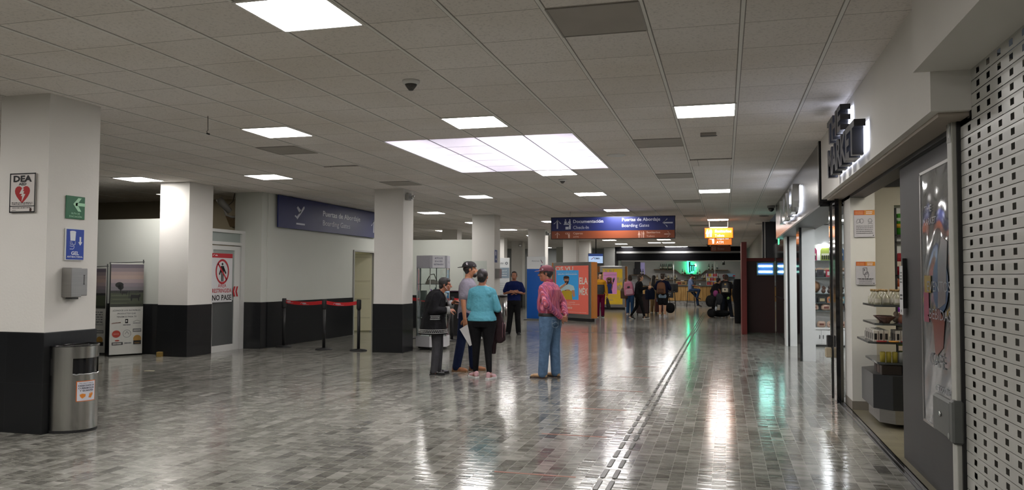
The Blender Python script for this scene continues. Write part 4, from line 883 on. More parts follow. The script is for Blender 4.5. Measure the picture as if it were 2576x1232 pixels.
box1('upper_glass', DX-.005, DX+.01, 12.9, 13.58, .98, 1.96, FRG, o); box1('lower_dark_film', DX-.005, DX+.012, 12.9, 13.58, .12, .98, FRD, o)
r = empty('restricted_area_sign', (DX+.032, 13.19, 1.42), R_X, 'white and red no-entry notice with crossed pedestrian on the frosted door', 'sign')
MB().box(-.33, .31, -.004, 0, -.47, .47).build('plate', Mc('d2d2d4', .4), r)
a = Art(-.0045); a.rect(-.33, .31, .385, .47, RED_); a.text('oma', -.24, .42, .03, W_, bold=.04); a.path([(-.31, .42), (-.26, .45)], .008, W_, 2)
a.man(-.01, .11, .36, K_, 2); a.line(-.04, .19, -.10, .06, .04, K_, 2); a.line(.02, .2, .1, .08, .04, K_, 2)
a.ring(-.01, .12, .175, .21, RED_, 3, 32, 1.15); a.line(-.15, .28, .13, -.04, .035, RED_, 3)
a.text('ÁREA', -.01, -.185, .075, RED_, .26, 'c'); a.text('RESTRINGIDA', -.01, -.285, .08, RED_, .6, 'c', .01); a.text('NO PASE', -.01, -.43, .105, K_, .6, 'c', .02)
for x in (.37, .46): a.poly([(x-.04, -.27), (x+.0, -.17), (x+.05, -.17), (x+.01, -.27), (x+.05, -.37), (x+.0, -.37)], RED_, 1)
a.rect(-.37, -.34, -.36, -.18, RED_, 1); a.build('printed_text', None, r)
# bracket camera housing above the door, small brown outlet
pc = PX(575, 520, -9.75); r = empty('bracket_camera', (pc.x, pc.y, pc.z), 0, 'grey tubular camera housing on a curved bracket above the frosted door', 'camera')
MB().tube([(-.16, -.1, .17), (-.12, -.06, .08), (.0, .06, -.1)], [.07, .075, .055], 12).build('housing', mat('grey_housing', (.22, .21, .19), .5), r)
MB().tube([(-.1, 0, -.03), (-.08, .04, -.16), (.0, .12, -.2), (.16, .22, -.2)], .025, 8).build('bracket', mat('grey_housing2', (.3, .29, .26), .5), r)
MB().tube([(0, 0, .03), (.06, .06, .12), (.1, .1, .42)], .006, 6).build('cable', BLACK, r)
pc = PY(590, 557, 15.08); r = empty('wall_outlet_box', (pc.x, pc.y, pc.z), 0, 'small brown tapered box on beige wall above the frosted door', 'box'); MB().add([(-.15, 0, .12), (.2, 0, .12), (.2, 0, -.12), (-.08, 0, -.12), (-.15, -.12, .12), (.2, -.12, .12), (.2, -.05, -.12), (-.08, -.05, -.12)], [(0, 4, 7, 3), (4, 5, 6, 7), (1, 2, 6, 5), (0, 1, 5, 4), (3, 7, 6, 2)]).build('shade', mat('brown_box', (.16, .11, .06), .6), r)
# boarding gates sign on the left wall
r = empty('boarding_gates_sign', (-8.93, 14.34, 2.47), R_X, 'long dark blue wall sign with plane symbol pointing to boarding gates', 'sign')
NAVY = mat('navy_sign', '#18225c', .45, var=.04); LW, LH = 4.75, .67
MB().bbox(0, LW, -.03, 0.0, 0, LH-.0, .004).build('panel', NAVY, r)
a = Art(-.031, .0015); pw = mat('sign_white', '#b9bccb', .35, var=0)
def plane(cx, cz, s, m): 
    rot = lambda x, z, q=.72: (cx+(x*cos(q)-z*sin(q))*s, cz+(x*sin(q)+z*cos(q))*s)
    a.poly([rot(*p) for p in [(-.5, -.07), (.42, -.07), (.5, 0), (.42, .07), (-.5, .07)]], m, 2); a.poly([rot(*p) for p in [(-.12, 0), (.12, 0), (-.02, .42), (-.16, .42)]], m, 2); a.poly([rot(*p) for p in [(-.5, 0), (-.4, 0), (-.5, .22), (-.6, .22)]], m, 2)
plane(.88, .37, .42, pw); a.rect(.70, 1.06, .10, .135, pw, 2)
a.text('Puertas de Abordaje', 1.86, .37, .125, pw, 1.9, bold=.012); a.text('Boarding Gates', 1.86, .155, .125, pw, 1.35)
a.arrow(4.55, .30, .34, pi/2, pw, 2, .05); a.build('printed_text', None, r)
# inner doorway: cream door ajar
o = struct(MB().box(-9.12, -8.95, 17.90, 17.94, 0, 2.12).box(-9.12, -8.95, 19.17, 19.21, 0, 2.12).box(-9.12, -8.95, 17.94, 19.17, 2.08, 2.12), 'door_2', mat('grey_door_frame', (.4, .4, .38), .4))
lf = MB().box(-.02, .02, 0, 1.12, .03, 2.06).build('cream_leaf', mat('cream_panel_door', (.66, .63, .45), .5, var=.02), o); lf.location = (-9.06, 19.16, 0); lf.rotation_euler = (0, 0, radians(118))
c = MB()
for z in (.35, .85, 1.32, 1.95): c.box(-.026, .026, .04, 1.06, z, z+.03)
c.build('panel_ribs', mat('cream_rib', (.55, .52, .36), .5), lf)
MB().box(-.03, .03, 1.1, 1.14, .03, 2.06).build('edge_strip', ALU, lf)
# belt barriers
def stanchion(x, y, rz, label, group='belt stanchions'):
    r = empty('belt_stanchion', (x, y, 0), rz, label, 'stanchion', group)
    MB().lathe([(.165, 0), (.17, .012), (.14, .026), (.04, .04)], n=28).build('base', BLACK, r)
    MB().lathe([(.03, .03), (.03, .82)], n=14).build('post', BLACK, r)
    MB().lathe([(.034, .80), (.045, .83), (.045, .985), (.04, 1.0)], n=14).build('belt_head', BLACK, r)
    return r
S1, S2, S3 = (-8.78, 14.42), (-7.71, 14.14), (-6.95, 14.13)
stanchion(*S1, 0, 'black belt barrier post beside the left wall, first of the row'); stanchion(*S2, 0, 'black belt barrier post in the middle of the red belt'); stanchion(*S3, 0, 'black belt barrier post at the end of the belt, near the white column')
def belt(p, q, label, z=.935, marks=(.25, .6)):
    L_ = math.hypot(q[0]-p[0], q[1]-p[1]); r = empty('barrier_belt', (p[0], p[1], z), math.atan2(q[1]-p[1], q[0]-p[0]), label, 'barrier belt')
    c = MB(); n = 12; L0, L1 = .05, L_-.05; vs = []
    for i in range(n+1): t = i/n; x = L0+(L1-L0)*t; d = -.03*4*t*(1-t); vs += [(x, -.001, -.035+d), (x, -.001, .035+d), (x, .001, .035+d), (x, .001, -.035+d)]
    fs = []
    for i in range(n):
        for k in range(4): fs.append((4*i+k, 4*i+(k+1) % 4, 4*i+4+(k+1) % 4, 4*i+4+k))
    c.add(vs, fs).build('webbing', mat('red_belt', '#b0151c', .6, emit=None), r)
    a = Art(-.0015, .0008)
    for t in marks:
        x = L0+(L1-L0)*t; d = -.03*4*t*(1-t); a.text('OMA', x, d-.012, .028, PALE, .12, bold=.05); a.path([(x-.05, d-.008), (x-.01, d+.018)], .007, PALE, 2); a.fakelines(x+.03, x+.19, d-.026, 1, .01, .006, PALE, 2)
    a.build('printed_marks', None, r)
belt(S1, S2, 'red printed belt between the wall-side post and the middle post', marks=(.02, .45)); belt(S2, S3, 'red printed belt between the middle post and the column-side post', marks=(.3,))
s4, s5 = G(1137, 857), G(1168, 847)
stanchion(s4.x, s4.y, 0, 'black belt barrier post behind the coated person, beside the glass case'); stanchion(s5.x, s5.y, 0, 'black belt barrier post behind the black-capped person')
belt((s4.x-1.2, s4.y+.35), (s4.x, s4.y), 'red belt running behind the glass display case', marks=()); stanchion(s4.x-1.2, s4.y+.35, 0, 'black belt barrier post hidden partly behind the glass case')
belt((s4.x, s4.y), (s5.x+.9, s5.y-.2), 'red belt running behind the black-capped person', marks=(.12,)); stanchion(s5.x+.9, s5.y-.2, 0, 'black belt barrier post hidden behind the turquoise-topped person')
# security lights on columns
def emlight(x, y, z, rz, label):
    r = empty('security_light', (x, y, z), rz, label, 'security light'); MB().bbox(-.06, .06, -.06, 0, -.07, .07, .01).build('base_box', Mc('9a9a98'), r)
    g = MB(); g.lathe([(.03, 0), (.055, .05), (.05, .055), (0, .045)], n=14); o = g.build('lamp_head', CHROME, r); o.location = (.01, -.08, 0); o.rotation_euler = (pi/2+.3, 0, .5)
emlight(-5.93, 14.1, 3.0, R_X*.9, 'small square security light high on the white column by the display case')
emlight(-6.09, 27.1, 3.0, R_X*.9, 'small security light high on the column behind the blue totem')
emlight(-9.35, 35.95, 2.95, 0, 'small security light high on the distant left column')
# hexagonal glass display case
vx, vy = -5.72, 14.98
r = empty('display_case', (vx, vy, 0), radians(40), 'six-sided glass display case of confiscated goods beside the white column', 'display case')
hexp = lambda R: [(R*cos(pi/3*i), R*sin(pi/3*i)) for i in range(6)]
MB().prismz(hexp(.36), .06, .27).build('base', Mc('c3c3c6', .4), r); MB().prismz(hexp(.31), .02, .06).build('plinth', BLACK, r)
MB().prismz(hexp(.36), 1.63, 1.88).build('top_header', Mc('a5a5ad', .4), r)
c = MB()
for i in range(6):
    x, y = hexp(.345)[i]; c.tube([(x, y, .27), (x, y, 1.63)], .010, 6)
c.build('corner_rails', mat('rail_alu', (.4, .42, .4), .3, metal=.8), r)
c = MB(); H6 = hexp(.345)
for i in range(6):
    (x0, y0), (x1, y1) = H6[i], H6[(i+1) % 6]; c.add([(x0, y0, .27), (x1, y1, .27), (x1, y1, 1.63), (x0, y0, 1.63)], [(0, 1, 2, 3)])
c.build('glass_pane', GLASS, r)
for z in (.62, .98, 1.3): MB().prismz(hexp(.33), z, z+.008).build('glass_shelf', mat('shelf_glass', (.25, .32, .3), .1, var=0, trans=.6), r)
for i, t in ((3, 0),):
    a = Art(-.315, .001); a.rect(-.13, .13, .0, .24, Mc('d8d8dc', .4), 1)
    for k, tx in enumerate(('ARTÍCULOS', 'DE ACCESO', 'RESTRINGIDO')): a.text(tx, 0, .175-.062*k, .034, Mc('3c4468', .4), (.17, .16, .2)[k], 'c', .015)
    o = a.build('restricted_items_notice', None, r); o.location = (0, 0, 1.635); o.rotation_euler = (0, 0, 0)
a = Art(-.315, .001); a.text('oma', -.05, .03, .04, Mc('5a4a60')); a.fakelines(-.07, .09, .01, 1, .01, .008, Mc('6a6a70'), 1); o = a.build('header_logo', None, r); o.location = (0, 0, 1.72); o.rotation_euler = (0, 0, pi/3)
def item(nm, mb, m, loc, label, cat, rz=0, group=None):
    o = mb.build(nm, m); o.location = loc; o.rotation_euler = (0, 0, rz); tag(o, label, cat, group); return o
item('spray_can', MB().lathe([(.032, 0), (.032, .15), (.03, .16), (.014, .175)]).lathe([(.022, .175), (.022, .215), (.0, .22)], m=Mc('6a3a8a')), Mc('b9b2cc', .3), (vx-.02, vy-.1, .989), 'white and purple spray can on middle glass shelf of the display case', 'spray can')
item('spray_can', MB().lathe([(.025, 0), (.025, .2), (.012, .22), (.012, .25)]), Mc('1e4a50', .3), (vx+.06, vy-.04, .989), 'slim dark teal spray can on middle glass shelf of the display case', 'spray can')
item('bottle', MB().lathe([(.035, 0), (.035, .1), (.012, .14), (.012, .17)]), Mc('26262e', .3), (vx+.16, vy-.06, .989), 'short dark bottle on middle glass shelf of the display case', 'bottle')
item('carton', MB().bbox(-.06, .06, -.03, .03, 0, .19, .003), Mc('6f7c78', .4), (vx-.16, vy-.12, .989), 'grey-green carton on middle glass shelf of the display case', 'carton')
item('clothes_iron', MB().prism([(-.14, 0), (.14, 0), (.12, .05), (.02, .09), (-.1, .08)], -.05, .05).tube([(-.11, 0, .08), (-.04, 0, .19), (.04, 0, .2), (.1, 0, .06)], .011, 6, Mc('4a4238', .3)), Mc('8a8478', .2), (vx+.0, vy-.06, 1.309), 'small clothes iron with arched handle on top glass shelf of display case', 'iron')
item('carton', MB().bbox(-.04, .04, -.03, .03, 0, .22, .003), Mc('b0b6bc', .4), (vx+.0, vy-.12, .629), 'white carton on lowest glass shelf of the display case', 'carton')
item('toy', MB().lathe([(.03, 0), (.04, .05), (.02, .1), (.0, .12)]), Mc('20306a', .4), (vx-.14, vy-.14, .629), 'dark blue toy on lowest glass shelf of the display case', 'toy')
item('gloves', MB().tube([(-.1, 0, .03), (0, .03, .07), (.1, 0, .03), (.12, -.05, .03)], .032, 8), Mc('5fae3a', .6), (vx+.08, vy-.14, .28), 'bright green glove bundle in bottom of the display case', 'gloves')
item('wooden_tool', MB().tube([(-.18, 0, .02), (.1, -.05, .09)], [.03, .02], 8), Mc('8c7a4a', .6), (vx-.06, vy-.1, .285), 'pale wooden tool lying in bottom of the display case', 'tool')
# service counter screen, steel dispenser and sign on the check-in column
r = empty('hand_gel_sign', (-6.025, 20.52, 2.02), R_X, 'small blue gel sign on side of the check-in column', 'sign'); MB().box(-.12, .12, -.006, 0, -.17, .17).build('plate', Mc('26407e', .4), r); a = Art(-.0065); a.rect(-.07, .0, .02, .13, W_); a.text('GEL', 0, -.1, .04, W_, .13, 'c', .02); a.build('printed_text', None, r)
r = empty('soap_dispenser', (-6.03, 20.6, 1.42), R_X, 'brushed steel gel dispenser on side of the check-in column', 'dispenser'); MB().bbox(-.12, .12, -.12, 0, 0, .26, .006).build('housing', STEELH, r); MB().box(.05, .06, -.122, -.12, .1, .18).build('sight_slot', BLACK, r)
cs = PY(1225, 716, 18.6)
r = empty('service_desk', (-5.9, 18.6, 0), 0, 'black service desk with clear acrylic screen in front of the check-in column', 'desk')
MB().bbox(-.75, .3, -.2, .25, 0, 1.08, .01).build('desk_body', BLACK, r); MB().bbox(-.8, .34, -.25, .28, 1.08, 1.11, .005).build('desk_top', mat('purple_black_top', (.05, .02, .04), .3), r)
MB().box(-.35, .25, -.15, -.142, 1.11, 1.85).build('acrylic_screen', GLASS, r)
# airline notice board and steel bin behind the folded-arm person
p0 = PY(1256, 700, 24.0); p1 = PY(1281, 700, 24.0); wN = p1.x-p0.x
r = empty('airline_notice_board', (p0.x, 24.0, 0), 0, 'tall white airline notice board seen from behind with grey-blue band, beside worker', 'notice board')
MB().bbox(-.2, wN, 0, .05, .75, 2.06, .005).build('board', Mc('c9ccce', .4), r); MB().box(.05, .1, .01, .04, 0, .75).box(wN-.1, wN-.05, .01, .04, 0, .75).build('legs', ALU, r).name = 'board_feet'
a = Art(-.001, .0015); a.rect(-.2, wN, 1.42, 1.75, Mc('7d8d9a'), 1); a.text('AERO', .0, 1.86, .06, Mc('5a6068'), .14, mirror=True); a.ring(wN-.09, 1.89, .02, .045, Mc('5a6068'), 2); a.text('To improve', .0, 1.64, .04, W_, .25, mirror=True); a.text('our operations', .0, 1.56, .04, W_, .25, mirror=True); a.fakelines(0, .25, 1.49, 1, .02, .02, W_, 2); a.fakelines(.0, .2, 1.25, 6, .07, .012, Mc('9aa0a4'), 2, 5)
for z in (1.2, 1.1, 1.02): a.oval(.24, z, .02, .03, Mc('6a6e72'), 2)
a.build('mirrored_text', None, r)
bz = G(1266, 837); r = empty('waste_bin', (bz.x-.05, bz.y, 0), 0, 'tall round steel waste bin beside the dark-clothed worker', 'waste bin'); MB().lathe([(.16, .03), (.16, .95)], n=28).build('steel_shell', STEEL, r); MB().lathe([(.17, 0), (.17, .03)], n=28).build('base_ring', BLACK, r); MB().lathe([(.165, .95), (.165, .97), (.10, .98), (.10, .90)], n=28).build('top_rim', BLACK, r)
# blue American airline totem
t0 = PY(1325, 805, 25.9); t1 = PY(1370, 805, 25.9); wT = t1.x-t0.x
r = empty('airline_totem', (t0.x, 25.9, 0), 0, 'tall blue totem with white airline name panel at the top', 'totem')
MB().bbox(0, wT, 0, .12, .05, 1.73, .006).build('blue_panel', mat('bright_blue', '#0a4fa0', .3, var=.02), r); MB().bbox(0, wT, 0, .12, 1.73, 2.15, .006).build('white_header', Mc('c8cacb', .4), r)
MB().bbox(-.08, wT+.1, -.12, .25, 0, .05, .006).build('base_plate', STEELH, r)
a = Art(-.001, .0015); a.text('American', .17, 1.98, .05, Mc('5a5f70'), .27); a.poly([(.47, 2.05), (.50, 2.03), (.53, 1.97), (.50, 1.98)], Mc('44284e'), 2); a.poly([(.50, 1.98), (.53, 1.97), (.56, 1.93), (.53, 1.93)], Mc('8a3050'), 2); a.oval(.51, 1.83, .03, .03, Mc('4a3a70'), 2); a.build('airline_name', None, r)
# ================================================================== HANGING SIGNS, KIOSKS, FAR HALL
pA, pB = PY(1386, 549, 20.0), PY(1699, 541, 20.0); WS = pB.x-pA.x
r = empty('overhead_direction_sign', (pA.x, 20.0, 2.44), 0, 'wide hanging navy and brown sign to check-in, gates, cash machines and toilets', 'sign')
BRN = mat('brown_sign', '#8a4426', .45, var=.03)
MB().bbox(0, WS, 0, .1, 0, .575, .004).build('frame', BLACK, r); MB().box(.02, WS-.02, -.004, 0, .215, .56).build('navy_panel', NAVY, r); MB().box(.02, WS-.02, -.004, 0, .015, .212).build('brown_panel', BRN, r)
for x in (.5, WS-.5): MB().tube([(x, .05, .57), (x, .05, CE-2.44)], .008, 6).build('hanger_rod', ALU, r)
a = Art(-.005, .001); k = WS/2445
X = lambda u: (u-48)*k
pw2 = Mc('d0a898', .4)
a.arrow(X(180), .395, .24, pi/2, pw, 2, .035)
a.oval(X(345), .50, .018, .02, pw); a.poly([(X(320), .40), (X(372), .40), (X(365), .47), (X(325), .47)], pw); a.oval(X(432), .50, .018, .02, pw); a.rect(X(415), X(450), .26, .475, pw); a.line(X(415), .46, X(385), .40, .02, pw); a.rect(X(308), X(460), .375, .395, pw); a.rect(X(345), X(408), .255, .325, pw)
a.text('Documentación', X(500), .42, .085, pw, X(1100)-X(500), bold=.02); a.text('Check-In', X(500), .265, .085, pw, X(812)-X(500))
a.text('Puertas de Abordaje', X(1468), .45, .085, pw, X(2205)-X(1468), bold=.02); a.text('Boarding Gates', X(1468), .30, .085, pw, X(1995)-X(1468)); a.arrow(X(2345), .395, .26, pi, pw, 2, .035)
a.arrow(X(180), .11, .15, pi/2, pw2, 2, .022); a.text('Cajeros', X(500), .128, .05, pw2, X(692)-X(500), bold=.02); a.text('ATM', X(500), .035, .05, pw2, X(607)-X(500))
a.rect(X(345), X(430), .13, .17, pw2); a.rect(X(355), X(420), .138, .162, BRN, 3); a.oval(X(388), .15, .012, .012, pw2, 4); a.poly([(X(395), .13), (X(435), .12), (X(430), .03), (X(405), .03), (X(398), .08)], pw2)
a.man(X(1800), .105, .165, pw2, 2, True); a.rect(X(1838), X(1848), .02, .18, pw2); a.man(X(1883), .105, .165, pw2)
a.text('Sanitarios', X(1942), .135, .05, pw2, X(2205)-X(1942), bold=.02); a.text('Toilets', X(1942), .04, .05, pw2, X(2098)-X(1942)); a.arrow(X(2345), .11, .17, 0, pw2, 2, .022)
a.build('lettering', None, r)
def orange_sign(px0, py0, px1, py1, Y, label, l1, l2, lit, icon):
    p, q = PY(px0, py0, Y), PY(px1, py1, Y); Wd, Hd = q.x-p.x, p.z-q.z
    r = empty('hanging_sign', (p.x, Y, q.z), 0, label, 'sign', 'hanging orange signs')
    mo = mat('orange_lit_%d' % int(Y), '#c06a18' if lit else '#7c4430', .4, var=0, emit='#e0780a', es=(1.0 if lit > 1 else .62) if lit else 0)
    wm = mat('white_lit', '#e8e0d8', .4, var=0, emit='#ffffff', es=1.1) if lit else Mc('b08a80', .4)
    MB().bbox(0, Wd, 0, .09, 0, Hd, .006).build('frame', Mc('8a3d14', .4), r); MB().box(.02, Wd-.02, -.004, 0, .015, Hd-.015).build('face', mo, r)
    for x in (.17*Wd, .81*Wd): MB().tube([(x, .05, Hd), (x, .05, CE-q.z)], .011, 6).build('hanger_rod', mat('pale_rod', (.6, .55, .5), .3), r)
    a = Art(-.005, .001)
    if icon == 'wc': a.man(.1*Wd, .5*Hd, .7*Hd, wm, 2, True); a.rect(.158*Wd, .17*Wd, .15*Hd, .82*Hd, wm, 2); a.man(.225*Wd, .5*Hd, .7*Hd, wm)
    elif icon == 'atm': a.rect(.08*Wd, .27*Wd, .55*Hd, .8*Hd, wm); a.rect(.1*Wd, .25*Wd, .6*Hd, .75*Hd, mo, 3); a.poly([(.17*Wd, .6*Hd), (.27*Wd, .5*Hd), (.26*Wd, .15*Hd), (.2*Wd, .12*Hd), (.19*Wd, .35*Hd)], wm, 4)
    else: a.rect(.06*Wd, .24*Wd, .1*Hd, .5*Hd, wm); a.rect(.08*Wd, .22*Wd, .14*Hd, .46*Hd, mo, 3); [a.rect((.1+.04*i)*Wd, (.12+.04*i)*Wd, .2*Hd, .4*Hd, wm, 4) for i in range(3)]; a.arrow(.1*Wd, .7*Hd, .2*Hd, pi/2, wm, 2); a.arrow(.2*Wd, .7*Hd, .2*Hd, -pi/2, wm, 2)
    a.text(l1, .36*Wd, .56*Hd, .25*Hd, wm, .57*Wd if icon != 'atm' else .5*Wd, bold=.03); a.text(l2, .36*Wd, .15*Hd, .25*Hd, wm, (.33 if icon != 'atm' else .28)*Wd)
    a.build('lettering', None, r)
orange_sign(1772, 573, 1845, 599, 24.0, 'glowing orange hanging toilets sign, front one of three', 'Sanitarios', 'Toilets', 2, 'wc')
orange_sign(1780, 590, 1842, 616, 29.0, 'orange hanging cash machine sign, middle one of three', 'Cajeros', 'ATM', 1, 'atm')
orange_sign(1788, 607, 1838, 632, 36.0, 'dim brown hanging elevator sign, rear one of three', 'Elevador', 'Elevator', 0, 'lift')
# advertising kiosks
def kiosk(pa, pb, H_, label, base, inner, who):
    w_ = (pb-pa).length; an = math.atan2(pb.y-pa.y, pb.x-pa.x); r = empty('advertising_kiosk', (pa.x, pa.y, 0), an, label, 'advertising kiosk')
    D = .2; OR = mat('orange_side', '#b97434', .5); 
    MB().bbox(.03, w_-.03, .0, D, .1, H_, .006).build('steel_frame', STEELH, r); MB().box(.06, w_-.04, .03, D-.03, 0, .1).build('plinth', BLACK, r)
    MB().box(-.06, .03, .02, D, .12, H_-.01).build('orange_side_panel', OR, r); MB().box(w_-.03, w_+.06, .02, D, .12, H_-.01).build('orange_side_panel', OR, r)
    x0, x1, z0, z1 = .16, w_-.15, .24, H_-.12; W1, H1 = x1-x0, z1-z0
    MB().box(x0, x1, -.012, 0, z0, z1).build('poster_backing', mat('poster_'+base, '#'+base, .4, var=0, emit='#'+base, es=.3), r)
    a = Art(-.0125, .0012); U = lambda u: x0+W1*u; Vv = lambda v: z0+H1*v; cr = Mc('d9cfc4', .35)
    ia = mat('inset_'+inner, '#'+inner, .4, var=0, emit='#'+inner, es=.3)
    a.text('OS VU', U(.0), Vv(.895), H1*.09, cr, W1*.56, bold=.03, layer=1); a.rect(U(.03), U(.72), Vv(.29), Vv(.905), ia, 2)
    a.text('ELA', U(.74), Vv(.62), H1*.14, cr, W1*.25, bold=.03, layer=1); a.text('MÉX', U(.74), Vv(.40), H1*.14, cr, W1*.25, bold=.03, layer=1)
    a.text('GRUPO EXPANSION', U(.08), Vv(.81), H1*.028, cr, W1*.6, bold=.02, layer=3); a.fakelines(U(.06), U(.69), Vv(.86), 1, .02, .006, cr, 3, 2)
    a.text('A TU CAMPAÑA', U(.3), Vv(.225), H1*.022, cr, W1*.32, layer=3); a.text('TU MARCA MÁS ALTO.', U(.3), Vv(.185), H1*.022, cr, W1*.46, layer=3); a.text('VUELA MÉXICO', U(.1), Vv(.1), H1*.04, cr, W1*.43, bold=.03, layer=3)
    a.rect(U(.3), U(.5), Vv(.165), Vv(.168), cr, 3); a.fakelines(U(.42), U(.95), Vv(.03), 1, .02, .008, cr, 3, 3); a.fakelines(U(.08), U(.33), Vv(.055), 2, .025, .008, cr, 3, 4)
    sk = Mc('c08a6c', .4); u0 = U(.0)
    if who == 'man':
        sh = Mc('b7cfd4', .4); hr = Mc('3c2820', .4); ye = Mc('c9a92e', .4); yd = Mc('a88a20', .4)
        a.poly([(U(.14), Vv(.52)), (U(.14), Vv(.57)), (U(.25), Vv(.61)), (U(.45), Vv(.61)), (U(.57), Vv(.58)), (U(.61), Vv(.5)), (U(.55), Vv(.46)), (U(.2), Vv(.46))], sh, 3)
        a.poly([(U(.52), Vv(.49)), (U(.6), Vv(.49)), (U(.62), Vv(.37)), (U(.57), Vv(.34)), (U(.5), Vv(.45))], sk, 4)
        a.rect(U(.31), U(.39), Vv(.6), Vv(.66), sk, 4); a.oval(U(.355), Vv(.705), W1*.08, H1*.058, sk, 5); a.oval(U(.352), Vv(.757), W1*.09, H1*.032, hr, 6); a.rect(U(.265), U(.29), Vv(.7), Vv(.75), hr, 6); a.rect(U(.42), U(.44), Vv(.7), Vv(.75), hr, 6)
        a.poly([(U(.29), Vv(.69)), (U(.32), Vv(.675)), (U(.39), Vv(.675)), (U(.43), Vv(.69)), (U(.42), Vv(.64)), (U(.36), Vv(.60)), (U(.31), Vv(.63))], hr, 6)
        a.rect(U(.31), U(.345), Vv(.712), Vv(.718), hr, 7); a.rect(U(.375), U(.41), Vv(.712), Vv(.718), hr, 7); a.rect(U(.35), U(.365), Vv(.68), Vv(.71), Mc('a87458'), 7)
        a.poly([(U(.12), Vv(.53)), (U(.16), Vv(.50)), (U(.34), Vv(.6)), (U(.37), Vv(.65)), (U(.32), Vv(.64))], sk, 7)
        a.poly([(U(.2), Vv(.29)), (U(.54), Vv(.29)), (U(.52), Vv(.46)), (U(.49), Vv(.48)), (U(.24), Vv(.48)), (U(.21), Vv(.46))], ye, 8)
        for i in range(8): a.rect(U(.235+.038*i), U(.243+.038*i), Vv(.29), Vv(.465), yd, 9)
        a.rect(U(.3), U(.46), Vv(.475), Vv(.487), K_, 9); a.oval(U(.4), Vv(.49), W1*.07, H1*.014, sk, 10)
    else:
        bl2 = Mc('1f3f9c', .4); hr = Mc('5a2a22', .4); st = Mc('d0a878', .4)
        a.oval(U(.34), Vv(.70), W1*.17, H1*.065, st, 3); a.poly([(U(.26), Vv(.74)), (U(.42), Vv(.74)), (U(.5), Vv(.55)), (U(.46), Vv(.48)), (U(.28), Vv(.5)), (U(.22), Vv(.6))], hr, 4)
        a.oval(U(.33), Vv(.685), W1*.07, H1*.052, sk, 5); a.oval(U(.3), Vv(.695), W1*.03, H1*.018, K_, 6); a.oval(U(.36), Vv(.695), W1*.03, H1*.018, K_, 6); a.rect(U(.3), U(.36), Vv(.652), Vv(.658), W_, 6)
        a.poly([(U(.22), Vv(.55)), (U(.36), Vv(.585)), (U(.48), Vv(.58)), (U(.46), Vv(.45)), (U(.5), Vv(.3)), (U(.2), Vv(.3)), (U(.26), Vv(.44))], bl2, 6)
        a.poly([(U(.46), Vv(.58)), (U(.5), Vv(.52)), (U(.57), Vv(.62)), (U(.55), Vv(.66))], sk, 7); a.line(U(.5), Vv(.52), U(.45), Vv(.4), W1*.05, sk, 7); a.poly([(U(.50), Vv(.64)), (U(.57), Vv(.62)), (U(.62), Vv(.72)), (U(.55), Vv(.74))], Mc('2c3c50'), 8); a.poly([(U(.56), Vv(.74)), (U(.62), Vv(.72)), (U(.63), Vv(.76)), (U(.57), Vv(.77))], W_, 8)
    a.build('poster_print', None, r); return r
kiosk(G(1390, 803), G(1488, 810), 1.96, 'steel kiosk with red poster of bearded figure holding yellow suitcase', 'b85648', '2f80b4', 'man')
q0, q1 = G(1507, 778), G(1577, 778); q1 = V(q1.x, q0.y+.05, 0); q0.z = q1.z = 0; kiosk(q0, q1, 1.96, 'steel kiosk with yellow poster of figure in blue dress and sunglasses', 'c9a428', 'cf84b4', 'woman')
# hanging monitor
p = PY(1489, 637, 30); q = PY(1518, 663, 30); r = empty('hanging_monitor', (p.x-.15, 30, q.z), 0, 'hanging flight monitor with white screen and blue bar beyond the red kiosk', 'monitor')
Wd = q.x-p.x+.15; Hd = p.z-q.z; MB().bbox(0, Wd, 0, .08, 0, Hd, .005).build('casing', BLACK, r); a = Art(-.003, .002); sc = mat('lit_screen', '#8aa0c0', .2, var=0, emit='#a8c0e0', es=.75); a.rect(.02, Wd-.02, .02, Hd-.02, sc, 1); a.rect(.02, Wd-.02, Hd-.11, Hd-.02, mat('lit_screen_bar', '#20386a', .2, var=0, emit='#243c78', es=.6), 2)
a.text('OMA', .24, .17, .07, Mc('33406a'), .22, bold=.03); a.line(.12, .16, .24, .25, .02, RED_, 2); a.build('screen', None, r); MB().tube([(Wd*.5, .05, Hd), (Wd*.5, .05, CE-q.z)], .02, 8).build('drop_pole', BLACK, r)
# red panel kiosk on the shop side
REDP = mat('deep_red_laminate', '#74201a', .5, var=.05); r = empty('cash_machine_booth', (.42, 21.2, 0), 0, 'dark red cash machine booth with tall red side panel by the shops', 'booth')
MB().bbox(0, .13, 0, 1.3, 0, 2.39, .004).build('side_panel', REDP, r); MB().box(.13, .86, .8, .95, 0, 1.99).build('back_panel', mat('dark_red_back', '#3a1210', .45), r); MB().box(.13, .86, .78, .8, 1.9, 1.99).build('top_trim', REDP, r)
dsp = empty('lit_display_box', (.82, 21.93, 1.52), 0, 'grey lit display box with two glowing tubes on the dark red booth', 'lamp'); MB().bbox(0, .45, 0, .06, 0, .36, .005).build('case', Mc('4a4c50', .5), dsp); MB().box(.03, .42, -.003, 0, .03, .33).build('blue_backing', mat('blue_lit', '#2a3c70', .4, var=0, emit='#30509a', es=.6), dsp)
for z in (.1, .25): MB().tube([(.05, -.02, z), (.40, -.02, z)], .024, 10).build('glowing_tube', mat('teal_tube', '#c8ffe8', .3, var=0, emit=(.45, 1, .82), es=20), dsp)
dsp.location.y = 21.92
o = item('partition_screen', MB().box(0, .5, 0, .2, 0, 1.16).box(.05, .08, -.01, 0, 0, 1.16, Mc('9a9a96')), mat('dark_booth_top', (.02, .02, .022), .5), (1.08, 24.2, 1.95), 'tall dark panel with pale edge above the red booth', 'panel')
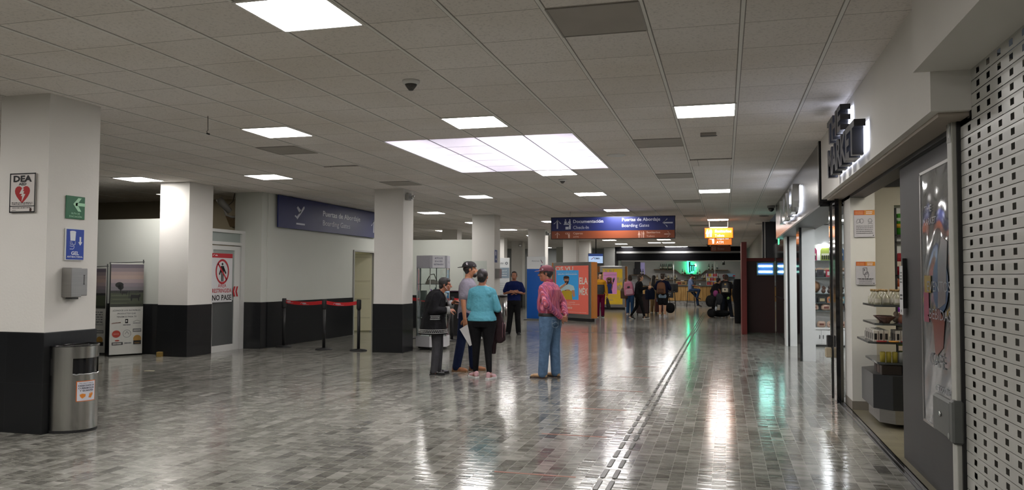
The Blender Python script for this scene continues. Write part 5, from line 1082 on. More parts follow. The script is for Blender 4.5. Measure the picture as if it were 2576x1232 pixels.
# black covered stand
bs = G(1856, 813); g = Blob(); g.loft([(V(0, 0, 0), .1, .08), (V(0, 0, .6), .11, .1), (V(-.03, 0, .95), .15, .12), (V(0, 0, 1.3), .13, .1), (V(0, 0, 1.42), .11, .09)], 20, .05, 5)
o = g.bake('covered_stand', cloth('black_cover', (.008, .008, .009)), .015, 2); o.location = (bs.x, bs.y, 0); tag(o, 'tall black draped stand beside the red side panel', 'stand')
# ---- bar
WOOD = wood_mat('yellow_rustic_boards', '#9c7436', '#c8a062', (14, 14, 1.2), .5, .22)
bx0, bx1 = -4.2, .75
r = empty('bar_counter', (bx0, 42.0, 0), 0, 'long bar counter of rustic yellow boards with dark top', 'bar counter'); Wb = bx1-bx0
MB().box(0, Wb, 0, .6, .25, 1.0).build('board_front', WOOD, r); MB().box(-.05, Wb+.05, -.06, .68, 1.0, 1.06).build('counter_top', mat('dark_counter', (.09, .085, .08), .3), r)
MB().box(0, Wb, .03, .6, 0, .25).build('patterned_kickboard', mat('speckled_tile', (.3, .29, .27), .5, var=.9, scale=9), r)
SHW = wood_mat('shelf_wood', '#3c2c20', '#6a5038', (2, 9, 9), .6)
def shelfpath(pts, label):
    r = empty('wall_shelf', (0, 0, 0), 0, label, 'shelf'); c = MB(); Y0, Y1 = 46.72, 47.0
    P_ = [PY(x, y, 46.8) for x, y in pts]
    for p, q in zip(P_, P_[1:]): d = (q-p).normalized(); c.add([(p.x, Y0, p.z), (q.x, Y0, q.z), (q.x, Y0, q.z+.035), (p.x, Y0, p.z+.035), (p.x, Y1, p.z), (q.x, Y1, q.z), (q.x, Y1, q.z+.035), (p.x, Y1, p.z+.035)], [(0, 1, 2, 3), (7, 6, 5, 4), (0, 4, 5, 1), (3, 2, 6, 7), (0, 3, 7, 4), (1, 5, 6, 2)])
    c.build('board', SHW, r)
shelfpath([(1583, 692), (1624, 692), (1636, 701)], 'short dark shelf with sloping end above the walking travellers'); shelfpath([(1645, 678.5), (1700, 680), (1714, 691), (1762, 692), (1776, 680), (1832, 680)], 'upper bottle shelf that dips under the green neon sign'); shelfpath([(1636, 701), (1656, 705), (1790, 705)], 'lower bottle shelf behind the bar')
BT = []
def bottle(kind):
    r = empty('bottle', (0, 0, 0)); h_, rr, col, lab = kind
    MB().lathe([(rr, 0), (rr, h_*.55), (rr*.4, h_*.7), (rr*.36, h_), (0, h_)], n=10).build('glass_body', Mc(col, .15), r)
    MB().lathe([(rr*1.03, h_*.15), (rr*1.03, h_*.45)], n=10).build('paper_label', Mc(lab, .6), r); return r
kinds = [(.34, .045, '0c0c0e', 'b8b4aa'), (.33, .042, '141a12', '8a8478'), (.3, .055, '6a5030', 'c8c0a8'), (.27, .065, 'a89878', '3a2a20'), (.3, .045, 'b8b8b0', '505860')]
KN = ['black wine', 'dark green', 'amber', 'squat pale', 'clear']
def bottle_row(pxs, py, ks, group, where, Y=46.82):
    for i, (px, k_) in enumerate(zip(pxs, ks)):
        p = PY(px, py, Y); b_ = bottle(kinds[k_]) if kinds[k_] not in [x[0] for x in BT] else None
        if b_: BT.append((kinds[k_], b_)); o = b_
        else: o = copy_tree([x[1] for x in BT if x[0] == kinds[k_]][0])
        o.location = (p.x, Y, p.z); same = [j for j, q_ in enumerate(ks) if q_ == k_]
        nm = KN[k_]+' bottle'; pos = '' if len(same) == 1 else ', %s of its kind from the left' % ('first', 'second', 'third', 'fourth', 'fifth')[same.index(i)]
        tag(o, '%s %s%s' % (nm, where, pos), 'bottle', group)
bottle_row([1662, 1667, 1671, 1676, 1682, 1685, 1689, 1693.5], 677.5, [0, 1, 0, 0, 1, 0, 0, 4], 'bottles on the upper shelf', 'on the upper bar shelf')
bottle_row([1612, 1617.5], 690.5, [0, 0], 'bottles on the short shelf', 'on the short sloping-end shelf')
bottle_row([1717, 1723, 1754, 1760], 690.5, [0, 3, 4, 2], 'bottles beside the neon sign', 'on the dipped shelf beside the green neon')
bottle_row([1783.5, 1792, 1804], 678, [0, 1, 4], 'bottles on the right end shelf', 'on upper shelf beyond the neon')
bottle_row([1653, 1675, 1681.5, 1690, 1698, 1702], 703.5, [2, 0, 3, 4, 2, 4], 'bottles on the lower shelf', 'on the lower bar shelf')
bottle_row([1746.5, 1766.5, 1772, 1806], 703.5, [3, 4, 3, 1], 'bottles on the lower shelf end', 'on lower shelf beyond the customer')
# neon
p = PY(1739, 675, 46.85); r = empty('neon_sign', (p.x, 46.8, p.z), 0, 'green glowing neon letter sign on the bar back wall', 'neon sign'); r.scale = (1.2, 1, 1.2)
NG = mat('green_neon', (.02, .9, .45), .3, var=0, emit=(.02, 1, .42), es=16); NW = mat('white_neon', (.8, .8, 1), .3, var=0, emit=(.7, .75, 1), es=10)
MB().tube([(-.17, 0, .36), (-.13, 0, -.12), (-.1, 0, -.2)], .03, 6).tube([(-.17, 0, .42), (-.1, 0, .42), (-.08, 0, .2)], .02, 6).build('neon_stroke', NG, r)
MB().tube([(-.05, .02, -.1), (-.04, .02, .12), (.06, .02, .16), (.14, .02, .1), (.16, .02, -.05), (.08, .02, -.18), (-.03, .02, -.2)], .022, 6).build('neon_loop', NG, r)
MB().tube([(.2, -.01, .22), (.22, -.01, .1)], .03, 6).build('neon_tip', NW, r)
MB().box(-.11, -.04, -.05, -.02, -.2, .33).box(.0, .05, -.05, -.02, -.14, .12).box(.1, .15, -.05, -.02, -.14, .14).box(-.05, .2, -.05, -.02, .12, .17).build('dark_letter', BLACK, r)
MB().box(-.25, .25, .05, .09, -.34, -.28).box(-.24, -.22, .0, .09, -.5, -.28).box(.22, .24, .0, .09, -.5, -.28).build('small_bracket', mat('green_bracket', (.12, .3, .18), .5), r)
# snack rack
p = PY(1778, 717, 42.3); r = empty('snack_rack', (p.x, 42.3, 1.06), 0, 'white wire snack rack with colourful packets on the bar', 'snack rack')
for x in (0, .54): MB().tube([(x, 0, 0), (x, 0, .62)], .014, 6).build('upright', W_, r)
for z in (.0, .22, .44): MB().box(0, .54, -.02, .12, z, z+.012).build('tray', W_, r)
pc_ = ['c02a20', 'd88a20', 'e0c040', 'c03a60', '8a2a70', 'd8d8d8', 'b03030', 'e0a030']
for j in range(3):
    for i in range(7): c_ = pc_[(i*3+j*2) % 8]; o = MB().bbox(-.032, .032, -.015, .015, 0, .15, .01).build('snack_packet', Mc(c_, .3)); o.location = (p.x+.045+.075*i, 42.32, 1.075+.22*j); tag(o, 'small snack packet hanging in the white wire rack on the bar, %s row' % ('bottom', 'middle', 'top')[j], 'packet', 'snack packets, %s row of the rack' % ('bottom', 'middle', 'top')[j])
p = PY(1839, 717, 42.35); r = empty('drinks_cooler', (p.x-.22, 42.2, 1.06), 0, 'small glass drinks cooler with blue-white header at the end of the bar', 'cooler')
MB().box(0, .44, .3, .34, 0, .62).box(0, .03, 0, .3, 0, .62).box(.41, .44, 0, .3, 0, .62).box(0, .44, 0, .3, .59, .62).box(0, .44, 0, .3, 0, .04).build('cabinet', Mc('9aa4aa', .4), r); a = Art(-.002); a.rect(.02, .42, .45, .61, Mc('8ab0cc')); a.poly([(.3, .47), (.42, .46), (.42, .53), (.33, .54)], RED_, 2); a.rect(.03, .41, .2, .215, W_); a.build('header_print', None, r)
for i in range(6): o = MB().lathe([(.022, 0), (.022, .12), (.01, .15), (.01, .17)], n=8).build('bottle', Mc(['c0b060', 'b0b8b8', '604030'][i % 3], .2)); o.location = (p.x-.16+.065*i, 42.33, 1.105+.165*(i % 2)); o.location.z = 1.105; tag(o, 'small drink bottle inside the glass cooler on the bar', 'bottle', 'bottles in the cooler')
def bitem(nm, px, mb, m, label, cat): pp = PY(px, 717, 42.25); return item(nm, mb, m, (pp.x, 42.25, 1.062), label, cat)
bitem('wooden_crate', 1714, MB().bbox(-.28, .28, -.1, .1, 0, .2, .005).box(-.2, .0, -.102, -.1, .04, .16, Mc('7a3020')).box(.05, .2, -.102, -.1, .06, .14, Mc('4a3a20')), Mc('a08050', .6), 'small wooden crate with painted marks on the bar beside the seated customer', 'crate')
bitem('bar_clock', 1717, MB().lathe([(.09, 0), (.09, .04)], n=20), W_, 'round white dial standing on the wooden crate', 'dial').location.z = 1.27
bitem('sauce_bottle', 1748, MB().lathe([(.03, 0), (.03, .12), (.012, .18), (.0, .22)], n=10), Mc('3a2418', .3), 'small dark sauce bottle on the bar in front of the seated customer', 'bottle')
bitem('cup', 1761, MB().lathe([(.035, 0), (.04, .09)], n=12), W_, 'white cup on the bar before the snack rack', 'cup')
bitem('bar_tray', 1694, MB().bbox(-.2, .1, -.08, .08, 0, .05, .01), STEELH, 'flat steel tray on the bar behind the brown backpack', 'tray')
bitem('cup', 1701, MB().lathe([(.04, 0), (.045, .1)], n=12), Mc('b0a898', .4), 'beige cup on the bar beside the steel tray', 'cup')
# dark tap tower, poster and hanging lamp in bar
p = PY(1603, 690, 46.6); item('coffee_grinder_tower', MB().bbox(-.16, .16, -.1, .1, 0, .75, .02).bbox(-.22, -.02, -.12, .05, 0, .35, .02), Mc('1c1a22', .4), (p.x, 46.86, p.z), 'tall dark machine on the short sloping-end bar shelf', 'machine')
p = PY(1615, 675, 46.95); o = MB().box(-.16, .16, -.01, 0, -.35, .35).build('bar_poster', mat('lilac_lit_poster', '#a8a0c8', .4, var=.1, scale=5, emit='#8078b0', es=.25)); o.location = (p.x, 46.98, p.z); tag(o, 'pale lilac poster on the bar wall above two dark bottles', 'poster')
p = PY(1820, 660, 45.5); r = empty('pendant_lamp', (p.x, 45.5, p.z), 0, 'small black pendant hanging over the end of the bar', 'pendant'); MB().lathe([(.0, .1), (.06, .06), (.08, -.12), (.0, -.14)], n=12).build('shade', BLACK, r); MB().tube([(0, 0, .1), (0, 0, CE-p.z)], .01, 5).build('cord', BLACK, r)
# stools
def stool(px, py, label, sign=False):
    g0 = G(px, py); r = empty('bar_stool', (g0.x, g0.y, 0), 0, label, 'bar stool')
    MB().bbox(-.18, .18, -.17, .17, .74, .79, .01).build('seat', BLACK, r)
    for sx in (-1, 1):
        for sy in (-1, 1): MB().tube([(sx*.15, sy*.14, .74), (sx*.2, sy*.19, 0)], .012, 6).build('leg', BLACK, r)
    MB().tube([(-.19, -.18, .25), (.19, -.18, .25), (.19, .18, .25), (-.19, .18, .25), (-.19, -.18, .25)], .009, 5).build('footrest', BLACK, r)
    if sign: MB().bbox(-.3, .3, .14, .17, .75, 1.18, .02).build('backrest', BLACK, r)
    return r
st1 = stool(1738, 772, 'tall black bar stool under the seated customer'); st2 = stool(1689, 775, 'tall black bar chair with wide backrest beside the brown backpack', True)
r = empty('menu_board', (st2.location.x-.2, st2.location.y-.18, .5), 0, 'black menu board with white bird mark hanging on the tall bar chair', 'board'); MB().box(-.28, .3, 0, .02, 0, .62).build('board', BLACK, r); a = Art(-.001); a.poly([(.0, .40), (.05, .45), (.06, .41), (.14, .40), (.06, .37)], W_); a.fakelines(-.15, .2, .22, 2, .05, .025, Mc('8a8a88'), 2, 3); a.fakelines(-.1, .15, .1, 1, .05, .02, W_, 2, 4); a.build('white_print', None, r)
# ================================================================== OTHER PEOPLE
def C_(n, c, **k): return cloth(n, c, **k)
BSH = (BLACK, OFFW); WSH = (Mc('c8c8cc', .6), OFFW)
g0 = G(1293, 841); g0.z = 0
wk, J = person('worker in dark blue polo and black trousers looking up with hands clasped', g0, -90+13, 1.63, skin=1, torso=1.08, waist=1.1, pitch=.45, headturn=.0,
    arms={1: ((.15, .0, .64), (.02, .10, .665), (-1, .2, .1), (0, -1, 0), .5, None), -1: ((-.15, .0, .64), (-.02, .115, .66), (1, .2, .1), (0, -1, 0), .5, None)},
    legs={1: ((.06, .0, .285), (.09, -.01, .045), (.4, 1, 0)), -1: ((-.055, .01, .285), (-.07, .01, .045), (-.2, 1, 0))},
    shirt=(C_('navy_polo', '#101c4a', bump=.3), 'short', .53, .016), pants=(C_('black_work_trousers', (.008, .008, .009)), 'long', .014), shoes=(BLACK, BLACK), hair=(HAIRK, 'short'), vox=.01)
g0 = G(1510, 798); g0.z = 0
kid, J = person('young person in mustard sweater and magenta trousers peeking past the red kiosk', g0, -90+10, 1.66, skin=2, torso=1.0, lean=-.02, headturn=.15,
    arms={1: ((.14, .0, .63), (.15, .02, .49), (0, .1, -1), (-1, 0, 0), .7, None), -1: ((-.13, .0, .63), (-.15, .03, .48), (0, .1, -1), (1, 0, 0), .9, None)},
    shirt=(C_('mustard_knit', '#b8821e'), 'long', .50, .02), pants=(C_('magenta_trousers', '#6a1038'), 'long', .012), shoes=BSH, hair=(HAIRK, 'fluffy'), vox=.012)
vt = Blob(); vt.loft([(V(0, .01, .5*1.66), .17, .13), (V(0, .01, .62*1.66), .165, .125), (V(0, 0, .74*1.66), .17, .12), (V(0, 0, .79*1.66), .12, .09)]); vt.bake('open_grey_vest', C_('grey_black_vest', '#3c3d3e', var=.4), .014, 2, kid)
kc = kid.matrix_basis @ V(-.26, .06, .62); b_ = Blob(); b_.loft([(V(.06, 0, -.32), .05, .03), (V(.03, 0, -.2), .08, .04), (V(0, 0, 0), .05, .03), (V(-.02, 0, .12), .03, .025)]); o = b_.bake('baseball_cap', BLACK, .012, 2); o.location = kc; tag(o, 'dark cloth cap dangling from the hand of the mustard-sweater person', 'cap')
# woman in white print top behind the pink backpack
g0 = PY(1585, 790, 31.2); g0.z = 0
ww, J = person('person in white printed top and blue jeans partly hidden by the pink backpack', V(g0.x, 31.2, 0), 95, 1.58, skin=2, torso=1.0, face=False,
    shirt=(C_('white_print_top', '#b8b2ba', var=.35), 'long', .50, .02), pants=(C_('blue_jeans_far', '#2c4a70'), 'long', .014), shoes=(SKIN[2], OFFW), hair=(HAIRB, 'bob'), vox=.013)
b_ = Blob(); b_.loft([(V(0, 0, 0), .14, .08), (V(0, 0, .3), .15, .09), (V(0, 0, .42), .09, .05)]); o = b_.bake('shoulder_bag', mat('brown_leather_bag', '#4a3018', .5), .015, 2); o.location = (g0.x-.22, 31.1, .62); tag(o, 'brown and black shoulder bag hanging beside the yellow poster kiosk', 'bag')
MB().tube([(-.05, 0, .4), (.0, .0, .75), (.1, 0, .8)], .01, 5).build('strap', BLACK, o)
# walking woman with pink backpack
g0 = G(1606, 802); g0.z = 0
pk, J = person('walking person in black sweater and leggings with large pink backpack', g0, IMG-8, 1.60, skin=2, torso=1.12, waist=1.15, hips=1.2, lean=.06,
    arms={1: ((.12, .07, .66), (.06, .19, .70), (-.2, 1, .2), (-1, 0, 0), .8, None), -1: ((-.12, .07, .66), (-.06, .19, .68), (.2, 1, .1), (1, 0, 0), .8, None)},
    legs={1: ((.05, .07, .29), (.045, .13, .052), (0, 1, .12)), -1: ((-.05, -.03, .28), (-.045, -.17, .058), (0, 1, -.35))},
    shirt=(C_('black_grey_sweater', '#141416', var=.5), 'long', .50, .018), pants=(BLK, 'slim', .006), shoes=BSH, hair=(HAIRB, 'straightlong'), vox=.012)
bpk = backpack(pk.matrix_basis @ V(.06, -.30, .82), radians(IMG-8)+pi, 'large pink backpack slung on the walking person in black', mat('pink_canvas', '#b87088', .7), mat('pale_pink_strap', '#c898a8', .7), .36, .5, .22); bpk.rotation_euler = (0, radians(-8), radians(IMG-8)-pi+pi)
Blob().ell((.0, -.17, .3), (.055, .02, .035)).build('black_badge', BLACK, bpk)
# long-haired woman in beige
g0 = PY(1645, 786, 33.0); lw, J = person('person with very long black hair and beige trousers, light bag strap on the back', V(g0.x, 33.0, 0), 80, 1.58, skin=2, torso=.92, face=False,
    shirt=(C_('beige_top', '#9a8468'), 'none', .54, .012), pants=(C_('beige_trousers', '#8c7250'), 'long', .02), shoes=WSH, hair=(HAIRK, 'long'), vox=.013)
b_ = Blob(); b_.ell((0, 0, 0), (.13, .07, .15)); o = b_.bake('light_bag', mat('cream_bag', '#b0a084', .7), .014, 1); o.location = lw.matrix_basis @ V(-.08, -.20, .98); tag(o, 'cream coloured bag on the back of the long-haired person', 'bag'); MB().tube([(.0, 0, .1), (.04, .1, .45)], .018, 5).build('strap', Mc('c0bab0', .6), o)
# brown backpack person
g0 = G(1667, 797); g0.z = 0
bb, J = person('person in navy top, shorts and white shoes with brown backpack and denim shirt at waist', g0, 82, 1.62, skin=2, torso=1.2, waist=1.1, hips=1.15, face=False,
    arms={1: ((.16, .0, .66), (.15, .12, .62), (0, 1, 0), (-1, 0, 0), .6, None), -1: ((-.16, .0, .66), (-.15, .12, .62), (0, 1, 0), (1, 0, 0), .6, None)},
    shirt=(C_('navy_loose_top', '#10162e'), 'long', .55, .03), pants=(C_('black_shorts', (.01, .01, .012)), 'shorts', .03), shoes=WSH, hair=(HAIRB, 'fluffy'), vox=.012)
b_ = Blob(); b_.loft([(V(0, 0, .70), .19, .15), (V(0, 0, .78), .21, .17), (V(0, 0, .88), .19, .15)], 24, .06, 6); b_.loft([(V(-.20, 0, .56), .02, .03), (V(-.17, 0, .70), .05, .05), (V(-.12, 0, .84), .05, .06)], 12, .05, 3); b_.bake('tied_denim_shirt', C_('light_denim', '#7d92a4'), .014, 2, bb)
b2 = backpack(bb.matrix_basis @ V(0, -.24, .86), radians(82)-pi/2, 'soft brown leather backpack worn over the navy top', mat('brown_suede_bag', '#6a4328', .7), mat('brown_strap', '#4a2c1a', .6), .34, .42, .18)
r = item('duffel_bag', MB(), BLACK, (0, 0, 0), 'x', 'bag') if False else None
b_ = Blob(); b_.ell((0, 0, 0), (.18, .12, .2)); o = b_.bake('round_bag', cloth('black_nylon', (.01, .01, .011), .6), .014, 2); q0 = PY(1686, 770, 29.9); o.location = (q0.x, 29.9, .32); tag(o, 'round black bag hanging beside the bare legs of the brown-backpack person', 'bag'); MB().tube([(0, 0, .15), (-.06, 0, .5)], .012, 5).build('strap', BLACK, o)
# suitcases
def suitcase(px, py, Y, w_, h_, m, label):
    g0 = PY(px, py, Y); r = empty('suitcase', (g0.x, Y, 0), .15, label, 'suitcase'); MB().bbox(-w_/2, w_/2, -.15, .15, .07, .07+h_, .03).build('shell', m, r)
    for sx in (-1, 1):
        for sy in (-1, 1): MB().lathe([(.03, -.015), (.03, .015)], (0, 0, 0), 10).build('wheel', BLACK, r); r.children[-1].location = (sx*w_*.4, sy*.11, .032); r.children[-1].rotation_euler = (0, pi/2, 0)
    MB().tube([(-.1, .1, .07+h_), (-.1, .1, .42+h_), (.1, .1, .42+h_), (.1, .1, .07+h_)], .012, 6).build('pull_handle', DARKMET, r); c = MB()
    for i in range(5): c.box(-w_*.4+i*w_*.2-.006, -w_*.4+i*w_*.2+.006, -.156, -.15, .12, .02+h_)
    c.build('shell_ribs', BLACK, r); return r
MAR = mat('maroon_shell', '#2c1416', .4); sc1 = suitcase(1617, 791, 30.6, .5, .75, MAR, 'large dark maroon suitcase pushed by the walking person in black')
b_ = Blob(); b_.loft([(V(0, 0, 0), .18, .1), (V(0, 0, .3), .19, .12), (V(0, 0, .45), .12, .08)]); o = b_.bake('travel_bag', C_('navy_nylon', '#141a2c'), .014, 2); o.location = (sc1.location.x+.3, 30.35, .62); tag(o, 'dark navy travel bag strapped against the maroon suitcase', 'bag')
suitcase(1658, 786, 32.2, .32, .55, mat('red_brown_shell', '#5a2018', .4), 'small red-brown suitcase between beige trousers and bare legs')
# seated customer
sp_ = st1.location
sd, J = person('seated customer in grey-blue T-shirt, jeans and dark cap on a bar stool', V(sp_.x, sp_.y, .79-.47*1.68), IMG-14, 1.68, skin=1, torso=1.1, waist=1.1, lean=.02, face=True,
    arms={1: ((.13, .06, .64), (.07, .22, .60), (-.3, 1, -.1), (0, 0, -1), .5, None), -1: ((-.13, .06, .64), (-.05, .22, .60), (.3, 1, -.1), (0, 0, -1), .5, None)},
    legs={1: ((.07, .24, .50), (.04, .18, .30), (.1, 1, -.3)), -1: ((-.06, .17, .30), (-.05, .20, .08), (0, 1, -.3))},
    shirt=(C_('blue_grey_tee', '#5c6884'), 'short', .49, .014), pants=(C_('dark_blue_jeans', '#26344c'), 'long', .01), shoes=(mat('brown_boot', '#3c2a20', .6), BLACK), hair=(HAIRK, 'short'), cap=(mat('black_cap_cloth2', (.015, .015, .018), .8), BLACK, True), vox=.012)
# backpack pair by the red booth
g0 = G(1826, 798); g0.z = 0
bk, J = person('person in black T-shirt and dark trousers bending forward with a black backpack', g0, 80, 1.62, skin=1, torso=1.0, lean=.16, face=False,
    arms={1: ((.15, .04, .66), (.13, .16, .56), (0, 1, -1), (-1, 0, 0), .5, None), -1: ((-.15, .04, .64), (-.14, .14, .52), (0, 1, -1), (1, 0, 0), .5, None)},
    legs={1: ((.09, .01, .285), (.135, -.02, .045), (.5, 1, 0)), -1: ((-.06, .01, .285), (-.09, .0, .045), (-.3, 1, 0))},
    shirt=(C_('black_tee', (.012, .012, .014)), 'short', .5, .016), pants=(C_('dark_blue_grey_trousers', '#171b24'), 'long', .014), shoes=(Mc('2c3448', .6), OFFW), hair=(HAIRB, 'short'), vox=.012)
b3 = backpack(bk.matrix_basis @ V(.03, -.20, .88), radians(80)-pi/2, 'black backpack with cream front pocket worn by the bending person', BLACK, mat('black_webbing', (.012, .012, .012), .6), .32, .42, .18, pocket=mat('cream_pocket', '#b0a894', .6)); b3.rotation_euler[0] = -.15
Blob().ell((0, -.15, .12), (.03, .02, .03)).build('round_badge', BLACK, b3); MB().box(-.03, .03, -.105, -.1, .3, .36).build('gold_emblem', Mc('9a7a30', .4), b3)
g0 = G(1806, 797)
rh, J = person('person in dark jacket and maroon hat behind the black backpack, head lowered', V(g0.x+.22, g0.y+1.0, 0), 65, 1.62, skin=1, torso=1.1, lean=.1, headturn=0, face=False,
    shirt=(C_('dark_plum_jacket', '#241418', var=.3), 'long', .5, .03), pants=(C_('black_joggers', (.009, .009, .01)), 'long', .014), shoes=WSH, hair=(HAIRB, 'short'), cap=(mat('maroon_hat', '#5a2022', .8), mat('maroon_hat_brim', '#4a1a1c', .8), False), vox=.012)
g0 = G(1797, 796); g0.z = 0
lk, J = person('slim person in black with pink sleeve carrying bags beside the black backpack', V(g0.x, g0.y, 0), 35, 1.5, skin=2, torso=.95, lean=.22, face=False, shirt=(C_('black_hoodie', (.012, .011, .012)), 'long', .47, .03), pants=(C_('black_joggers2', (.009, .009, .01)), 'slim', .01), shoes=(Mc('202024', .6), OFFW), hair=(HAIRK, 'short'), vox=.012)
def lump(nm, px, py, Y, r3, m, label, cat, z=None, vox=.014):
    p = PY(px, py, Y); b_ = Blob(); b_.ell((0, 0, 0), r3)
    if r3[0] < .06: b_.cap((0, 0, 0), (0, .3, .3), .012, .012)
    b_.ell((r3[0]*.3, 0, r3[2]*.3), (r3[0]*.8, r3[1]*1.05, r3[2]*.6)); o = b_.bake(nm, m, vox, 2); o.location = (p.x, Y, p.z if z is None else z); return tag(o, label, cat)
NY = C_('black_nylon_bag', (.012, .012, .013)); lump('duffel_bag', 1790, 785, 29.6, (.16, .16, .17), NY, 'round black duffel standing on the floor by the bending travellers', 'bag', .172)
lump('hiking_pack', 1812, 790, 30.0, (.35, .18, .13), C_('grey_black_pack', '#1c1e20', var=.5), 'dark grey hiking pack lying on the floor under the bending travellers', 'bag', .14)
lump('neck_pillow', 1800, 738, 29.5, (.09, .07, .12), mat('pink_purple_fleece', '#84386c', .9), 'pink and purple neck pillow clipped to the slim person in black', 'pillow'); lump('grey_hood', 1809, 752, 29.4, (.12, .08, .22), C_('grey_padded', '#2c2e32', var=.4), 'dark grey padded jacket hung over the bags of the travellers', 'jacket')
lump('water_bottle', 1801, 776, 29.3, (.04, .04, .09), Mc('9aa0a8', .3), 'pale water bottle hanging from the travellers bags', 'bottle'); lump('green_pouch', 1832, 750, 29.8, (.05, .04, .06), Mc('7aa04a', .6), 'small green pouch hanging at side of the black backpack person', 'pouch')
lump('black_tote', 1786, 757, 29.4, (.16, .1, .22), NY, 'black tote bag held out by the slim person in black', 'bag')
# ================================================================== FLOOR MARKS
DK = mat('tactile_rubber', (.045, .043, .036), .3, var=.1)
d0 = None; yy = 5.20
k_ = 0
while yy < 21.5:
    for X_ in (-.872, -.785):
        if d0 is None:
            c = MB(); n = 6; L_, w_ = .135, .019; pts = [(w_*cos(a), L_-w_+w_*sin(a)) for a in [pi*i/n for i in range(n+1)]]+[(w_*cos(a), -L_+w_+w_*sin(a)) for a in [pi+pi*i/n for i in range(n+1)]]
            inn = [(x*.75, y*.965) for x, y in pts]; N_ = len(pts)
            c.add([(x, y, 0) for x, y in pts]+[(x, y, .002) for x, y in pts]+[(x, y, .0045) for x, y in inn], [(i, (i+1) % N_, (i+1) % N_+N_, i+N_) for i in range(N_)]+[(i+N_, (i+1) % N_+N_, (i+1) % N_+2*N_, i+2*N_) for i in range(N_)]+[tuple(range(2*N_, 3*N_))]); o = d0 = c.build('tactile_bar', DK)
        else: o = d0.copy(); COL.objects.link(o)
        o.location = (X_, yy, .0005); tag(o, 'dark rounded tactile guide bar in the double line running down the floor', 'tactile bar', 'tactile guide bars along the hall')
    yy += .339; k_ += 1
o = MB().box(-.885, -.865, 21.6, 34, 0, .003).box(-.825, -.805, 21.6, 34, 0, .003).box(-.77, -.75, 21.6, 34, 0, .003).build('tactile_rail', DK); tag(o, 'thin continuous dark tactile rails in the distant hall floor', 'tactile rail')
xx = -5.6
tb = None
while xx < .5:
    if tb is None: o = tb = MB().box(-.17, .17, -.012, .012, 0, .003).build('cross_tactile_bar', DK)
    else: o = tb.copy(); COL.objects.link(o)
    if abs(xx+.83) > .3: o.location = (xx, 20.6, .0005)
    else: o.location = (xx, 20.75, .0005)
    tag(o, 'thin tactile bar in the line crossing the hall floor before the red booth', 'tactile bar', 'tactile bars of the cross line'); xx += .42
for i, (x0, x1, y) in enumerate([(-1.68, -1.06, 5.71), (-1.66, -1.05, 7.2), (-1.65, -1.05, 8.7), (-1.64, -1.02, 10.17), (-1.5, -1.05, 11.6), (-1.45, -1.05, 13.03)]):
    o = MB().box(x0, x1, y-.012, y+.012, .0, .0015).build('floor_tape', mat('orange_tape', '#8c4a30', .5)); tag(o, 'orange distance tape on the floor, %s one counting from the bottom edge' % ('first', 'second', 'third', 'fourth', 'fifth', 'sixth')[i], 'floor tape', 'orange distance tapes')
# ================================================================== CEILING FITTINGS
VM = mat('perforated_vent', (.36, .33, .29), .6, var=.15, scale=3)
for n, (i, j, t) in enumerate([(-2, -1, 'in the nearest, partly added row'), (-2, 7, 'right of the lit patch, nearer one'), (-2, 12.4, 'right of the lit patch, farther one'), (-2, 19.8, 'over the walkway before the wide hanging sign'), (-2, 26.8, 'over the walkway above the wide hanging sign'), (-2, 33.5, 'far over the walkway behind the wide sign'), (-10, 6, 'left of the lit patch above the barrier'), (-10, 12.3, 'just before the column by the display case')]):
    r = empty('ceiling_vent', (gx(i)+.305, gy(j)+.305, CE), 0, 'square grey ceiling vent '+t, 'ceiling vent', 'square ceiling vents')
    MB().box(-.29, .29, -.29, .29, -.006, 0).build('perforated_plate', VM, r); c = MB(); 
    for q in (-.296, .284): c.box(q, q+.012, -.296, .296, -.009, 0); c.box(-.284, .284, q, q+.012, -.009, 0)
    c.build('rim', mat('vent_rim', (.3, .28, .25), .5), r)
def det(px, py, R_, H_, label, m=None, dark=None):
    p = G(px, py, CE); r = empty('smoke_detector', (p.x, p.y, CE), 0, label, 'detector'); MB().lathe([(0, 0), (R_, 0), (R_, -.015), (R_*.85, -.03), (R_*.6, -.035)], n=20).build('base', m or OFFW, r)
    if dark: MB().lathe([(R_*.72, -.03), (R_*.6, -H_*.6), (R_*.25, -H_), (0, -H_)], n=16).build('slotted_cone', dark, r)
    return r
det(1034, 203, .075, .085, 'conical ceiling smoke detector left of the nearest centre lamp', dark=mat('slotted_dark', (.06, .055, .05), .5, var=.8, scale=80))
det(1415, 451, .07, .07, 'small ceiling smoke detector beyond the lit patch', dark=mat('slotted_dark', (.06, .055, .05), .5))
p = G(1550, 390, CE); r = empty('ceiling_speaker', (p.x, p.y, CE), 0, 'round white ceiling speaker right of the lit patch', 'speaker'); MB().lathe([(0, -.012), (.11, -.012), (.13, -.004), (.13, 0)], n=28).build('grille', OFFW, r)
p = G(1782, 334, CE); r = empty('ceiling_box', (p.x, p.y, CE), 0, 'small rectangular sensor box under the ceiling on the shop side', 'sensor'); MB().bbox(-.09, .09, -.03, .03, -.045, 0, .004).build('housing', Mc('9a948c', .5), r); MB().box(-.09, .1, -.034, -.03, -.045, -.038).build('dark_lip', DARKMET, r)
for px, py, l in ((1940, 517, 'black dome camera under the ceiling beside the metal fascia'), (1782, 624, 'small black dome camera under the ceiling above the bar front')):
    p = G(px, py, CE) if py < 600 else PY(px, py, 41); r = empty('dome_camera', (p.x, p.y, CE), 0, l, 'camera'); MB().lathe([(.09, 0), (.09, -.05), (.07, -.06)], n=20).build('base', Mc('8a8a88', .5), r); MB().lathe([(.07, -.06), (.065, -.1), (.035, -.135), (0, -.145)], n=20).build('dome', BLACKG, r)
